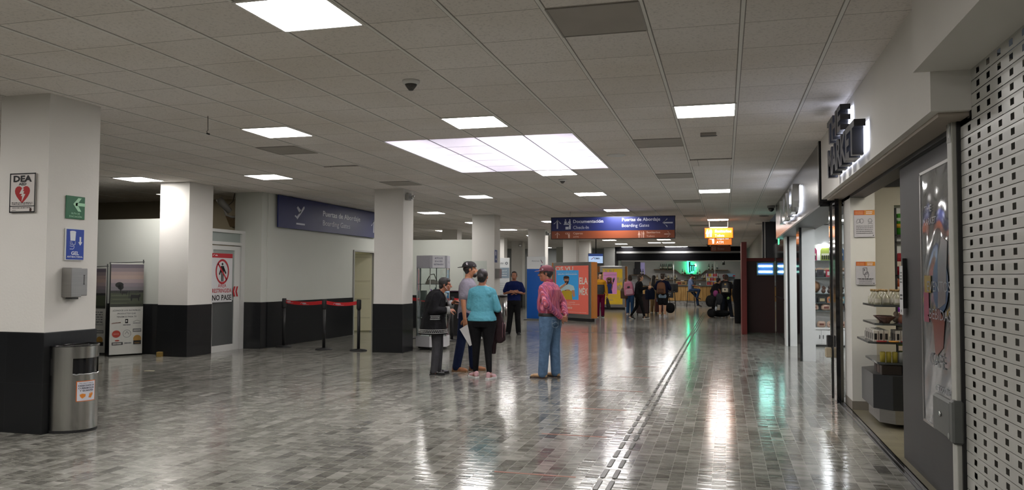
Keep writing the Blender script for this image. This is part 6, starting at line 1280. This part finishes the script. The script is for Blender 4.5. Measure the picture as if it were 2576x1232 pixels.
for px, py, l in ((1922, 543, 'nearer'), (1910, 563, 'farther')):
    p = G(px, py, CE); r = empty('ceiling_downlight', (p.x, p.y, CE), 0, 'unlit dark round ceiling fitting near the red booth, %s one' % l, 'downlight'); MB().lathe([(0, -.006), (.12, -.006), (.135, 0)], n=24).build('trim_ring', DARKMET, r)
p = PX(523, 292, 0.) if False else G(523, 292, CE); r = empty('hanging_cable', (p.x, p.y, CE), 0, 'thin grey cable with black plug hanging from the ceiling on the left', 'cable'); MB().tube([(0, 0, 0), (.005, 0, -.15), (-.01, 0, -.165), (.0, 0, -.185)], .004, 6).build('cord', Mc('5a544c'), r); MB().tube([(-.01, 0, -.185), (.025, 0, -.195)], .008, 8).build('plug', BLACK, r)
# shifted tiles of the ceiling
for n, (i, j, l) in enumerate([(-1, 10, 'hanging slightly low beyond the sensor box'), (-10, 9, 'sagging left of the lit patch')]):
    o = MB().box(.01, .6, .01, .6, -.022, -.012).build('loose_ceiling_tile', CM); o.location = (gx(i), gy(j), CE+.004); tag(o, 'pale ceiling tile '+l, 'ceiling tile')
# ================================================================== RIGHT SIDE: MARKET SHOP
def block_letters(root, txt, x0, z, h_, w_, depth, y0, face, side, glow, gap=.0):
    """standing letters; each one is a part with its own lit back"""
    vsA, _ = glyphs(txt, .035); tot = max(v.x for v in vsA)-min(v.x for v in vsA); ky = h_/CAPH; kx = w_/tot; x = x0
    base = min(v.x for v in vsA)
    for i, ch in enumerate(txt):
        pre, _ = glyphs(txt[:i+1], .035); one, fs = glyphs(ch, .035); ex = max(v.x for v in pre); ox = ex-max(v.x for v in one)
        cu = bpy.data.curves.new('l', 'FONT'); cu.body = ch; cu.size = 1; cu.resolution_u = 3; cu.offset = .035; cu.extrude = .5; ob = bpy.data.objects.new('l', cu); me = bpy.data.meshes.new_from_object(ob)
        V_ = [(x0+(v.co.x+ox-base)*kx, y0-depth*(v.co.z+.5), z+v.co.y*ky) for v in me.vertices]; F_ = [tuple(p.vertices)[::-1] for p in me.polygons]
        cls = [abs(sum(V_[k][1] for k in f)/len(f)-(y0-depth)) < depth*.01 for f in F_]
        bpy.data.objects.remove(ob); bpy.data.curves.remove(cu); bpy.data.meshes.remove(me)
        m = MB(); m.add(V_, [f for f, c_ in zip(F_, cls) if c_], face); m.add(V_, [f for f, c_ in zip(F_, cls) if not c_], side); o = m.build('letter', face, root)
        if glow:
            xs = [v[0] for v in V_]; MB().box(min(xs)+.015, max(xs)-.015, y0+.012, y0+.016, z+.02, z+h_-.02).build('back_light', glow, o)
LED = mat('white_led_strip', (.8, .8, .8), .4, var=0, emit=(.72, .78, 1), es=5)
r = empty('market_sign', (1.15, 8.62, 2.5), L_X, 'black standing letters reading the market, lit from behind, on the white fascia', 'sign')
block_letters(r, 'MARKET', 0, 0, .27, 1.72, .09, -.03, mat('black_letter_face', (.015, .015, .02), .35), mat('dark_letter_side', (.05, .05, .055), .25, metal=.6), LED)
block_letters(r, 'THE', 0, .33, .23, .95, .09, -.03, MATS['black_letter_face'], MATS['dark_letter_side'], LED)
r = empty('fascia_letters', (1.15, 15.8, 2.5), L_X, 'shiny metal letters lit from behind on the dark brushed fascia', 'sign'); block_letters(r, 'NAU', 0, 0, .42, 3.0, .1, -.03, CHROME, CHROME, mat('white_led_strip2', (.8, .8, .8), .4, var=0, emit=(.8, .85, 1), es=4))
# roller shutter with square holes
SX = 1.36; SHM = mat('shutter_grey_paint', (.45, .45, .415), .38, var=.12, scale=5, bump=.05, bscale=20); py_, pz = .174, .0732; cols_ = [5.0-py_*i for i in range(-0, 14)]; rows = int(2.8/pz)
r = empty('roller_shutter', (0, 0, 0), 0, 'grey roller shutter with rows of square holes filling the near shop front', 'roller shutter'); c = MB(); Ytop, Ybot = 5.17, 2.6
for k in range(rows+1):
    z0 = .02+pz*k; z1 = z0+pz-.0035; hz0, hz1 = z0+.019, z0+.019+.034
    edges = [Ytop]; 
    for yc in cols_:
        if yc-.02 > Ybot: edges += [yc+.026, yc-.026]
    edges.append(Ybot)
    def strip(y0, y1, za, zb, xa, xb): c.add([(xa, y0, za), (xa, y1, za), (xb, y1, zb), (xb, y0, zb)], [(0, 1, 2, 3)], SHM)
    strip(Ytop, Ybot, z0, hz0, SX, SX); strip(Ytop, Ybot, hz1, z1, SX, SX+.0012)
    for a_ in range(0, len(edges)-1, 2): strip(edges[a_], edges[a_+1], hz0, hz1, SX, SX)
    strip(Ytop, Ybot, z1, z1+.0035, SX+.006, SX+.012)
c.build('slats', SHM, r); MB().box(SX-.02, SX+.03, 5.17, 5.19, 0, 2.8).build('side_guide', BLACK, r); MB().box(SX-.015, SX+.03, Ybot, 5.17, 0, .025).build('bottom_rail', STEELH, r)
r = empty('shutter_post', (1.345, 5.24, 0), 0, 'grey metal post with number plate between sliding door and roller shutter', 'post'); MB().bbox(-.03, .06, -.05, .05, 0, 2.62, .004).build('post_body', mat('post_paint', (.46, .46, .42), .5, var=.1), r)
a = Art(-.0315, .001); a.rect(-.045, .045, 0, .17, Mc('77776f', .5), 1); a.text('1', 0, .03, .11, Mc('c8c8c0', .5), None, 'c', layer=2); o = a.build('number_plate', None, r); o.rotation_euler = (0, 0, L_X); o.location = (0, 0, 2.28)
# sliding door
r = empty('sliding_door', (1.40, 5.28, 0), 0, 'dark grey sliding door with tall glass panel and reversed lettering', 'door')
DGM = mat('sooty_grey_door', (.038, .038, .037), .5, metal=.0, spec=.25, var=.25, scale=2.5)
MB().box(0, .04, 0, .28, 0, 2.62).box(0, .04, 1.07, 1.78, 0, 2.62).box(0, .04, .28, 1.07, 2.22, 2.62).box(0, .04, .28, 1.07, 0, .44).build('steel_leaf', DGM, r)
GF = mat('greyish_film', (.14, .145, .15), .06, var=.35, scale=2.2, coat=.3); 
pv = MB(); ny, nz = 14, 40; R_ = random.Random(5)
for i in range(nz+1):
    for j in range(ny+1): y = .28+.79*j/ny; z = .44+1.78*i/nz; pv.v.append((-.001+.004*sin(z*9+y*5)*sin(y*11+z*2.3), y, z))
for i in range(nz):
    for j in range(ny): a0 = i*(ny+1)+j; pv.f.append([a0, a0+ny+1, a0+ny+2, a0+1]); pv.m.append(0); pv.sm.append(True)
pv.mats = [None]; pv.build('glass_panel', GF, r); MB().box(-.008, .002, .27, .29, .43, 2.23).box(-.008, .002, 1.06, 1.08, .43, 2.23).box(-.008, .002, .27, 1.08, 2.215, 2.235).box(-.008, .002, .27, 1.08, .425, .445).build('glazing_bead', STEELH, r)
a = Art(-.006, .0008); lt = Mc('7c8086', .3); a.text('THE', -.95, 1.93, .05, lt, .2, mirror=False); a.text('MARKET', -.98, 1.84, .05, lt, .35)
a.oval(-.55, 1.42, .20, .19, mat('blue_print', '#2c5a7c', .15), 1); a.text('EVENTOS', -.9, 1.37, .075, lt, .6, layer=3); a.text('BEBIDAS', -.85, 1.18, .075, lt, .55, layer=3); a.rect(-.98, -.8, 1.36, 1.48, mat('yellow_print', '#8a7a3c', .2), 1); a.rect(-1.0, -.86, 1.15, 1.36, mat('pink_print', '#8a4a60', .2), 2)
a.poly([(-.62, 1.25), (-.42, 1.3), (-.36, 1.7), (-.5, 1.74), (-.6, 1.6)], mat('pale_print', '#6a6e72', .2), 2); a.poly([(-.9, 1.2), (-.75, 1.15), (-.7, .92), (-.5, 1.0), (-.45, 1.18), (-.6, 1.26)], mat('red_print', '#6a3630', .2), 2)
a.text('CAFÉ', -.85, .86, .09, Mc('585c60', .3), .4, layer=3); a.text('smoothie', -.7, .70, .06, lt, .36, layer=3); a.oval(-.62, .52, .02, .03, lt, 3)
o = a.build('window_lettering', None, r); o.rotation_euler = (0, 0, L_X)
o.location = (0, 0, 0)
MB().bbox(-.03, .0, 1.58, 1.60, 1.22, 1.62, .003).build('door_handle', BLACK, r)
a = Art(-.001); a.rect(-1.68, -1.56, 1.17, 1.56, Mc('b4b4b4', .5), 1); a.fakelines(-1.66, -1.58, 1.5, 4, .025, .01, K_, 2, 4); a.fakelines(-1.66, -1.58, 1.32, 2, .03, .012, K_, 2, 5); a.oval(-1.62, 1.2, .012, .012, K_, 2); o = a.build('paper_notice', None, r); o.rotation_euler = (0, 0, L_X); o.location = (-.032, 0, 0)
r = empty('lock_box', (1.30, 5.24, .49), 0, 'dark grey metal lock box with keyhole on the post beside the sliding door', 'lock'); MB().bbox(-.01, .035, .0, .40, 0, .235, .015).bbox(-.015, .05, -.08, .0, -.005, .25, .012).build('box_body', mat('lock_grey', (.10, .105, .10), .5, var=.1), r)
MB().tube([(-.011, .2, .13), (-.02, .2, .13)], .016, 14).build('keyhole', CHROME, r); MB().tube([(-.016, -.0, .03), (-.018, .0, .03)], .02, 14).build('round_plate', Mc('8a8e8a', .4), r)
# posters on the white side wall
def notice(px0, py0, px1, py1, label, kind):
    p, q = PY(px0, py0, 9.44), PY(px1, py1, 9.44); W1, H1 = q.x-p.x, p.z-q.z; r = empty('wall_notice', (p.x, 9.44, q.z), 0, label, 'notice'); MB().bbox(0, W1, -.006, 0, 0, H1, .001).build('acrylic_plate', Mc('b8b6ba', .3), r)
    a = Art(-.0065, .0008); a.rect(0, W1*.5, H1*.82, H1, Mc('b85c2a', .35)); a.rect(W1*.5, W1, H1*.82, H1, Mc('c4802e', .35)); a.fakelines(W1*.06, W1*.45, H1*.92, 2, .018, .006, Mc('e0b080'), 2, 2); a.fakelines(W1*.58, W1*.88, H1*.92, 2, .018, .008, W_, 2, 3)
    g = Mc('4a4a4e'); t = .0035
    if kind == 1:
        for cx in (.36, .77): a.ring(W1*cx, H1*.6, W1*.085, W1*.1, g, 2, 18, 1.25)
        a.path([(W1*.1, H1*.55), (W1*.16, H1*.66), (W1*.28, H1*.66), (W1*.3, H1*.55), (W1*.1, H1*.52)], t, g, 2); a.path([(W1*.66, H1*.48), (W1*.77, H1*.52), (W1*.9, H1*.48)], t, g, 2); a.path([(W1*.69, H1*.6), (W1*.77, H1*.56), (W1*.86, H1*.6)], t, g, 2)
        a.fakelines(W1*.1, W1*.9, H1*.4, 5, .02, .006, g, 2, 6); a.fakelines(W1*.2, W1*.8, H1*.2, 2, .02, .005, g, 2, 7)
    else:
        a.path([(W1*.36, H1*.72), (W1*.56, H1*.74), (W1*.58, H1*.46), (W1*.38, H1*.44), (W1*.36, H1*.72)], t*1.4, g, 2); a.path([(W1*.5, H1*.3), (W1*.44, H1*.42), (W1*.5, H1*.52), (W1*.62, H1*.56), (W1*.66, H1*.42), (W1*.62, H1*.3)], t*1.6, g, 2); a.rect(W1*.41, W1*.46, H1*.6, H1*.68, g, 2)
        a.fakelines(W1*.08, W1*.92, H1*.24, 1, .02, .009, K_, 2, 8); a.fakelines(W1*.15, W1*.85, H1*.2, 3, .018, .005, g, 2, 9)
    a.oval(W1*.92, H1*.06, .006, .006, g, 2); a.build('printed_text', None, r)
notice(2148, 529, 2201, 596, 'upper acrylic health notice with coughing and mask drawings on market wall', 1); notice(2153, 658, 2202, 716, 'lower acrylic notice with hand holding card on market wall', 2)
# black snack alcove
r = empty('snack_shelving', (1.96, 10.2, 0), 0, 'black snack shelving recessed in the cream wall behind the door', 'shelving'); c = MB(); c.box(0, 1.0, .3, .33, 0, 2.3).box(0, .02, 0, .3, 0, 2.3)
for z in (1.98, 1.9, 1.5, 1.2, .9, .5, .1): c.box(0, 1.0, .0, .3, z-.015, z)
c.build('cabinet', BLACK, r)
R_ = random.Random(8)
for j, (z, cl, nm, lab) in enumerate([(1.98, '3c8c28', 'snack_tube', 'green snack tube on the top shelf of the black alcove'), (1.5, '8a1a24', 'sweet_bag', 'red sweet bag on the second shelf of the black alcove'), (1.2, '9a4418', 'snack_bag', 'orange snack bag on the third shelf of the black alcove'), (.9, '7a2a9a', 'snack_bag', 'shiny purple snack bag on the fourth shelf of the black alcove'), (.5, '4a5a20', 'snack_bag', 'green and yellow snack bag low in the black alcove')]):
    for i in range(4):
        if nm == 'snack_tube': o = MB().lathe([(.05, 0), (.05, .24), (.052, .25), (0, .255)], n=16).build(nm, Mc(cl, .3)); MB().lathe([(.0508, .08), (.0508, .13)], n=16).build('label_band', Mc('c8a030', .4), o); MB().lathe([(.0508, .16), (.0508, .2)], n=16).build('label_band', Mc('c8d8c0', .4), o)
        else:
            b_ = Blob(); b_.loft([(V(0, 0, 0), .07, .012), (V(0, 0, .05), .068, .04), (V(0, 0, .2), .068, .035), (V(0, 0, .26), .07, .01)], 16); o = b_.build(nm, Mc(cl, .25)); MB().bbox(-.05, .05, -.045, -.038, .1, .16, .003).build('label_band', Mc('c8b8a8', .4), o)
        o.location = (2.025+.135*i, 10.26, z+.001); tag(o, lab, 'snack', lab.replace(' snack tube', ' tubes').replace(' bag', ' bags', 1))
# display gondola
r = empty('display_stand', (1.80, 8.75, 0), 0, 'dark tiered display stand with rounded bin base in the market shop', 'display stand')
def octo(a_, b_, ch): return [(-a_+ch, -b_), (a_-ch, -b_), (a_, -b_+ch), (a_, b_-ch), (a_-ch, b_), (-a_+ch, b_), (-a_, b_-ch), (-a_, -b_+ch)]
MB().prismz(octo(.34, .42, .12), .05, .19).build('steel_foot', STEELH, r); MB().prismz(octo(.4, .48, .15), .19, .52).build('bin_base', mat('anthracite_bin', (.035, .037, .04), .3, metal=.4), r)
MB().bbox(.05, .3, -.3, .3, .52, 1.9, .01).build('spine', BLACK, r)
for z, ww_ in ((.64, .36), (.84, .44), (1.02, .38), (1.2, .38)): MB().prismz([(x, y) for x, y in octo(ww_, .4, .06)], z-.02, z).build('shelf_plate', mat('dark_glass_shelf', (.05, .055, .055), .15), r)
def dup_items(proto_o, places, labels, group, cat):
    for k, (p, l) in enumerate(zip(places, labels)):
        o = proto_o if k == 0 else copy_tree(proto_o); o.location = p; tag(o, l, cat, group)
ob = MB().lathe([(.033, 0), (.036, .01), (.036, .07), (.014, .1), (.014, .13)], n=14).build('small_bottle', mat('clear_pale_spirit', (.5, .48, .36), .08, var=0, trans=.5)); MB().lathe([(.016, .128), (.016, .15), (0, .15)], n=10).build('cork', Mc('8a7048', .7), ob); MB().lathe([(.0368, .02), (.0368, .06)], n=14, a0=-2.4, a1=-.8).build('paper_label', Mc('b8b4a8', .6), ob)
pl = [(1.45+.09*i, 8.42+.06*(i % 2)+.15*j, 1.201) for i in range(4) for j in range(3)]
dup_items(ob, pl, ['small corked spirit bottle on the top shelf of the dark display stand']*12, 'corked bottles on the top display shelf', 'bottle')
ob = MB().lathe([(.03, 0), (.035, .015), (.085, .06), (.09, .065), (.08, .06), (.03, .02), (0, .02)], n=20).build('painted_bowl', mat('painted_ceramic', '#6a5048', .3, var=.9, scale=50)); dup_items(ob, [(1.53, 8.42, 1.021), (1.53, 8.62, 1.021)], ['painted ceramic bowl on the second shelf of the display stand, nearer one', 'painted ceramic bowl on the second shelf of the display stand, farther one'], 'painted bowls', 'bowl')
for k, (x, y, c_) in enumerate([(1.66, 8.4, '8a5a48'), (1.70, 8.5, '4a3440'), (1.64, 8.55, 'b0a090')]): b_ = Blob(); b_.ell((0, 0, .035), (.035, .03, .035)); b_.ell((0, 0, .085), (.025, .025, .028)); b_.ell((.02, 0, .05), (.02, .02, .03)); o = b_.bake('folk_doll', Mc(c_, .6), .006, 1); o.location = (x, y, 1.02); tag(o, 'small %s folk doll beside the painted bowls' % ('reddish', 'dark plum', 'pale')[k], 'doll')
ob = MB().bbox(-.022, .022, -.022, .022, 0, .11, .002).build('white_carton', Mc('c0bdb4', .5)); MB().box(-.012, .012, -.0235, -.022, .02, .08).build('figure_print', K_, ob); MB().box(-.0235, -.022, -.012, .012, .02, .08).build('figure_print', K_, ob)
pl = [(1.42+.05*i, 8.38+.11*j+.01*i, .841) for j in range(5) for i in range(3)]+[(1.62+.05*i, 8.38+.1*j, .841) for j in range(3) for i in range(2)]; dup_items(ob, pl, ['small white carton with black figure on the wide shelf of display stand']*len(pl), 'white cartons on the wide shelf', 'carton')
for k, (x, y, c_, l) in enumerate([(1.47, 8.345, '8a2420', 'red'), (1.58, 8.345, 'b07a28', 'orange'), (1.69, 8.35, '7a2020', 'dark red')]): o = MB().lathe([(.045, 0), (.048, .012), (0, .014)], n=18).build('painted_dish', Mc(c_, .4)); o.location = (x, y, .8405); tag(o, 'small %s dish at the front edge of the wide display shelf' % l, 'dish')
ob = MB().lathe([(.024, 0), (.026, .09), (.022, .1), (0, .1)], n=12).build('yellow_jar', Mc('a89a3c', .3)); dup_items(ob, [(1.49+.055*i, 8.42, .641) for i in range(3)], ['small yellow jar on the lowest glass shelf of the display stand']*3, 'yellow jars', 'jar')
ob = MB().lathe([(.024, 0), (.026, .09), (.022, .1), (0, .1)], n=12).build('white_jar', Mc('9a9c9c', .3)); dup_items(ob, [(1.655+.05*i, 8.42+.02*i, .641) for i in range(4)], ['small white jar on the lowest glass shelf of the display stand']*4, 'white jars', 'jar')
for i in range(3):
    for j in range(3): o = MB().bbox(-.09, .09, -.06, .06, 0, .09, .003).build('dark_box', Mc(['241a14', '3a281c', '2c2018'][(i+j) % 3], .5)); MB().box(-.08, .08, -.05, .05, .09, .091).build('lid_print', Mc('6a5a40', .5), o); o.location = (1.56+.21*i, 8.42+.14*j, .521); tag(o, 'dark chocolate-coloured box standing in the bin of the display stand', 'box', 'dark boxes in the display bin')
# ================================================================== GIFT SHOP
r = empty('shelf_cabinet', (1.66, 18.02, 0), 0, 'tall white shelf cabinet with souvenirs in the gift shop', 'cabinet'); Wc = 1.3
MB().box(0, Wc, 0, .32, .03, .36).box(-.02, Wc+.02, -.03, .33, .36, .40).box(0, Wc, .28, .32, .4, 2.5).box(0, Wc, 0, .32, 2.19, 2.6).build('cabinet_body', PW, r); MB().box(.02, Wc-.02, .02, .3, 0, .03).build('kickboard', DARKMET, r)
for i in range(4):
    x0 = .02+.315*i; o = MB().box(x0, x0+.30, -.018, 0, .05, .34).box(x0+.04, x0+.26, -.022, -.018, .09, .30).build('door', PW, r); hx = x0+.265 if i % 2 == 0 else x0+.02; MB().box(hx, hx+.012, -.035, -.022, .16, .24).build('door_handle', DARKMET, o)
for z in (1.84, 1.48, 1.13, .93, .76): MB().box(0, Wc, .0, .28, z-.012, z).build('glass_shelf', mat('greenish_shelf', (.12, .15, .15), .1), r)
lm = empty('cabinet_light', (2.08, 17.95, 2.62), 0, 'round lit downlight above the white souvenir shelves', 'downlight'); MB().lathe([(0, -.03), (.1, -.03), (.12, 0)], n=20).build('lit_disc', mat('white_disc', (.8, .8, .8), .4, var=0, emit=(.95, .98, 1), es=14), lm); lm.location.z = 2.19; lm.location.y = 17.98+.1
lm.location = (2.08, 18.12, 2.19)
def rowitems(xs, z, mk, labels, group, cat, y=18.12):
    for k, x in enumerate(xs): o = mk(k); o.location = (x, y, z); tag(o, labels[k % len(labels)], cat, group)
def pack(col):
    def mk(k):
        o = MB().prism([(-.1, 0), (.1, 0), (.1, .22), (.07, .27), (-.07, .27), (-.1, .22)], -.01, .01).build('figure_pack', Mc(col[k], .4)); MB().box(-.08, .08, -.014, -.01, .1, .15).build('pale_band', Mc('c8c8b0', .4), o)
        for i in range(4): MB().bbox(-.075+.04*i, -.05+.04*i, -.03, -.011, .02, .11, .004).build('small_figure', K_, o)
        return o
    return mk
rowitems([1.83, 2.1, 2.37, 2.63], 1.841, pack(['a0305a', '8a9a3c', '2c4a70', '7a6a3c']), ['pink hanging pack of small figures on the top souvenir shelf', 'yellow-green hanging pack of small figures on the top souvenir shelf', 'blue hanging pack of small figures on the top souvenir shelf', 'olive hanging pack of small figures on the top souvenir shelf'], 'figure packs', 'pack')
def ovalsign(k): o = MB().lathe([(0, -.01), (.075, -.01), (.075, .01), (0, .01)], n=20, sy=1).build('oval_plaque', Mc('a89078', .5)); o.rotation_euler = (pi/2, 0, 0); o.scale = (1.15, .55, 1); return o
rowitems([1.8, 1.97, 2.14, 2.31, 2.48, 2.65], 1.64, ovalsign, ['pale oval plaque standing on the second souvenir shelf'], 'oval plaques', 'plaque'); 
def stand_(k): o = MB().bbox(-.07, .07, -.02, .02, 0, .16, .003).build('boxed_souvenir', Mc(['1c1c20', '2a2a30', '8c1c30', '6a2a50', '202024'][k], .4)); MB().box(-.04, .04, -.022, -.02, .04, .12).build('white_motif', Mc('b8b0b0', .5) if k > 1 else BLACK, o); return o
for k, x in enumerate([1.83, 1.99, 2.17, 2.36, 2.55]): o = stand_(k); o.location = (x, 18.1, 1.481); tag(o, ['black boxed souvenir', 'dark boxed souvenir', 'red and white boxed souvenir', 'plum and white boxed souvenir', 'near-black boxed souvenir'][k]+' on the second souvenir shelf', 'souvenir', 'boxed souvenirs')
o = MB().tube([(0, 0, .14), (0, .02, .14)], .13, 28).build('wall_plate', Mc('5c4838', .4)); MB().tube([(0, -.004, .14), (0, 0, .14)], .095, 28).build('plate_picture', mat('plate_picture', '#8a6a50', .4, var=.8, scale=20), o); o.location = (1.86, 18.1, 1.131); tag(o, 'large round decorated plate on the third souvenir shelf', 'plate')
for k, x in enumerate([2.05, 2.17, 2.29, 2.41, 2.53]): b_ = Blob(); b_.ell((0, 0, .05), (.045, .04, .05)); b_.ell((0, 0, .13), (.03, .03, .035)); b_.cap((0, 0, .05), (.04, 0, .12), .02, .015); o = b_.bake('figurine', Mc(['4a3428', '3a3030', '50402c', '2c2428', '443020'][k], .5), .008, 1); o.location = (x, 18.1, 1.131); tag(o, 'small dark figurine on the third souvenir shelf beside the round plate', 'figurine', 'dark figurines')
for k, x in enumerate([1.83, 2.02, 2.2, 2.4, 2.6]): o = MB().prism([(-.08, 0), (.08, 0), (.085, .1), (.06, .13), (-.06, .13), (-.085, .1)], -.04, .04).build('souvenir_tin', Mc(['23262a', '2a2c2a', 'a06a48', '50707a', '2a2420'][k], .4)); MB().box(-.05, .05, -.042, -.04, .03, .09).build('picture_print', Mc(['8a8060', '9a9070', '3c6a8a', 'b0a890', '807050'][k], .4), o); o.location = (x, 18.1, .931); tag(o, ['dark tin with pale label', 'dark green tin', 'orange framed tin with blue picture', 'grey-blue tin', 'brown tin'][k]+' on the fourth souvenir shelf', 'tin', 'souvenir tins')
def mug(k):
    b_ = Blob(); b_.loft([(V(0, 0, 0), .07, .06), (V(0, 0, .03), .1, .08), (V(0, 0, .1), .1, .08), (V(0, 0, .14), .07, .06)]); o = b_.bake('round_pot', Mc('b09888', .4), .01, 1); MB().box(-.05, .05, -.088, -.08, .05, .09).build('brown_motif', Mc('6a4038', .5), o); return o
mg = mug(0)
for k, x in enumerate([1.85, 2.1, 2.35, 2.58]): o = mg if k == 0 else copy_tree(mg); o.location = (x, 18.12, .761-.0); tag(o, 'cream round pot with brown motif on the lowest glass souvenir shelf', 'pot', 'cream pots on the glass shelf')
for k, x in enumerate([1.8, 2.0, 2.2, 2.4, 2.6]): o = copy_tree(mg); o.location = (x, 18.1, .401); o.scale = (.9, .9, .95); tag(o, 'pinkish round pot with brown motif on top of the white cabinet base', 'pot', 'pots on the cabinet base')
# fill of the narrow second opening and items at the market jamb
item('cctv_dome', MB().add([(0, 0, .05), (.07, 0, 0), (0, .07, 0), (-.07, 0, 0), (0, -.07, 0), (0, 0, -.05)], [(0, 1, 2), (0, 2, 3), (0, 3, 4), (0, 4, 1), (5, 2, 1), (5, 3, 2), (5, 4, 3), (5, 1, 4)]), BLACK, (PY(2079, 548, 16).x, 16, 2.60), 'small black diamond-shaped sensor under the gift shop ceiling', 'sensor')
item('card_reader', MB().bbox(-.03, .03, -.05, .05, 0, .14, .01).bbox(-.05, .02, -.06, .04, -.13, -.01, .01, Mc('b0a48c', .5)), BLACK, (1.235, 10.36, .62), 'black and beige socket boxes fixed on the edge of the gift shop front', 'reader')  # boxes taken for a card reader
es = empty('exit_sign', (1.2, 18.95, 2.22), L_X, 'small green exit light hanging at far end of the metal fascia', 'sign'); MB().bbox(0, .25, -.02, .0, 0, .14, .004).build('lit_panel', mat('green_exit', '#1a8a40', .4, var=0, emit=(.1, .9, .4), es=1.2), es)
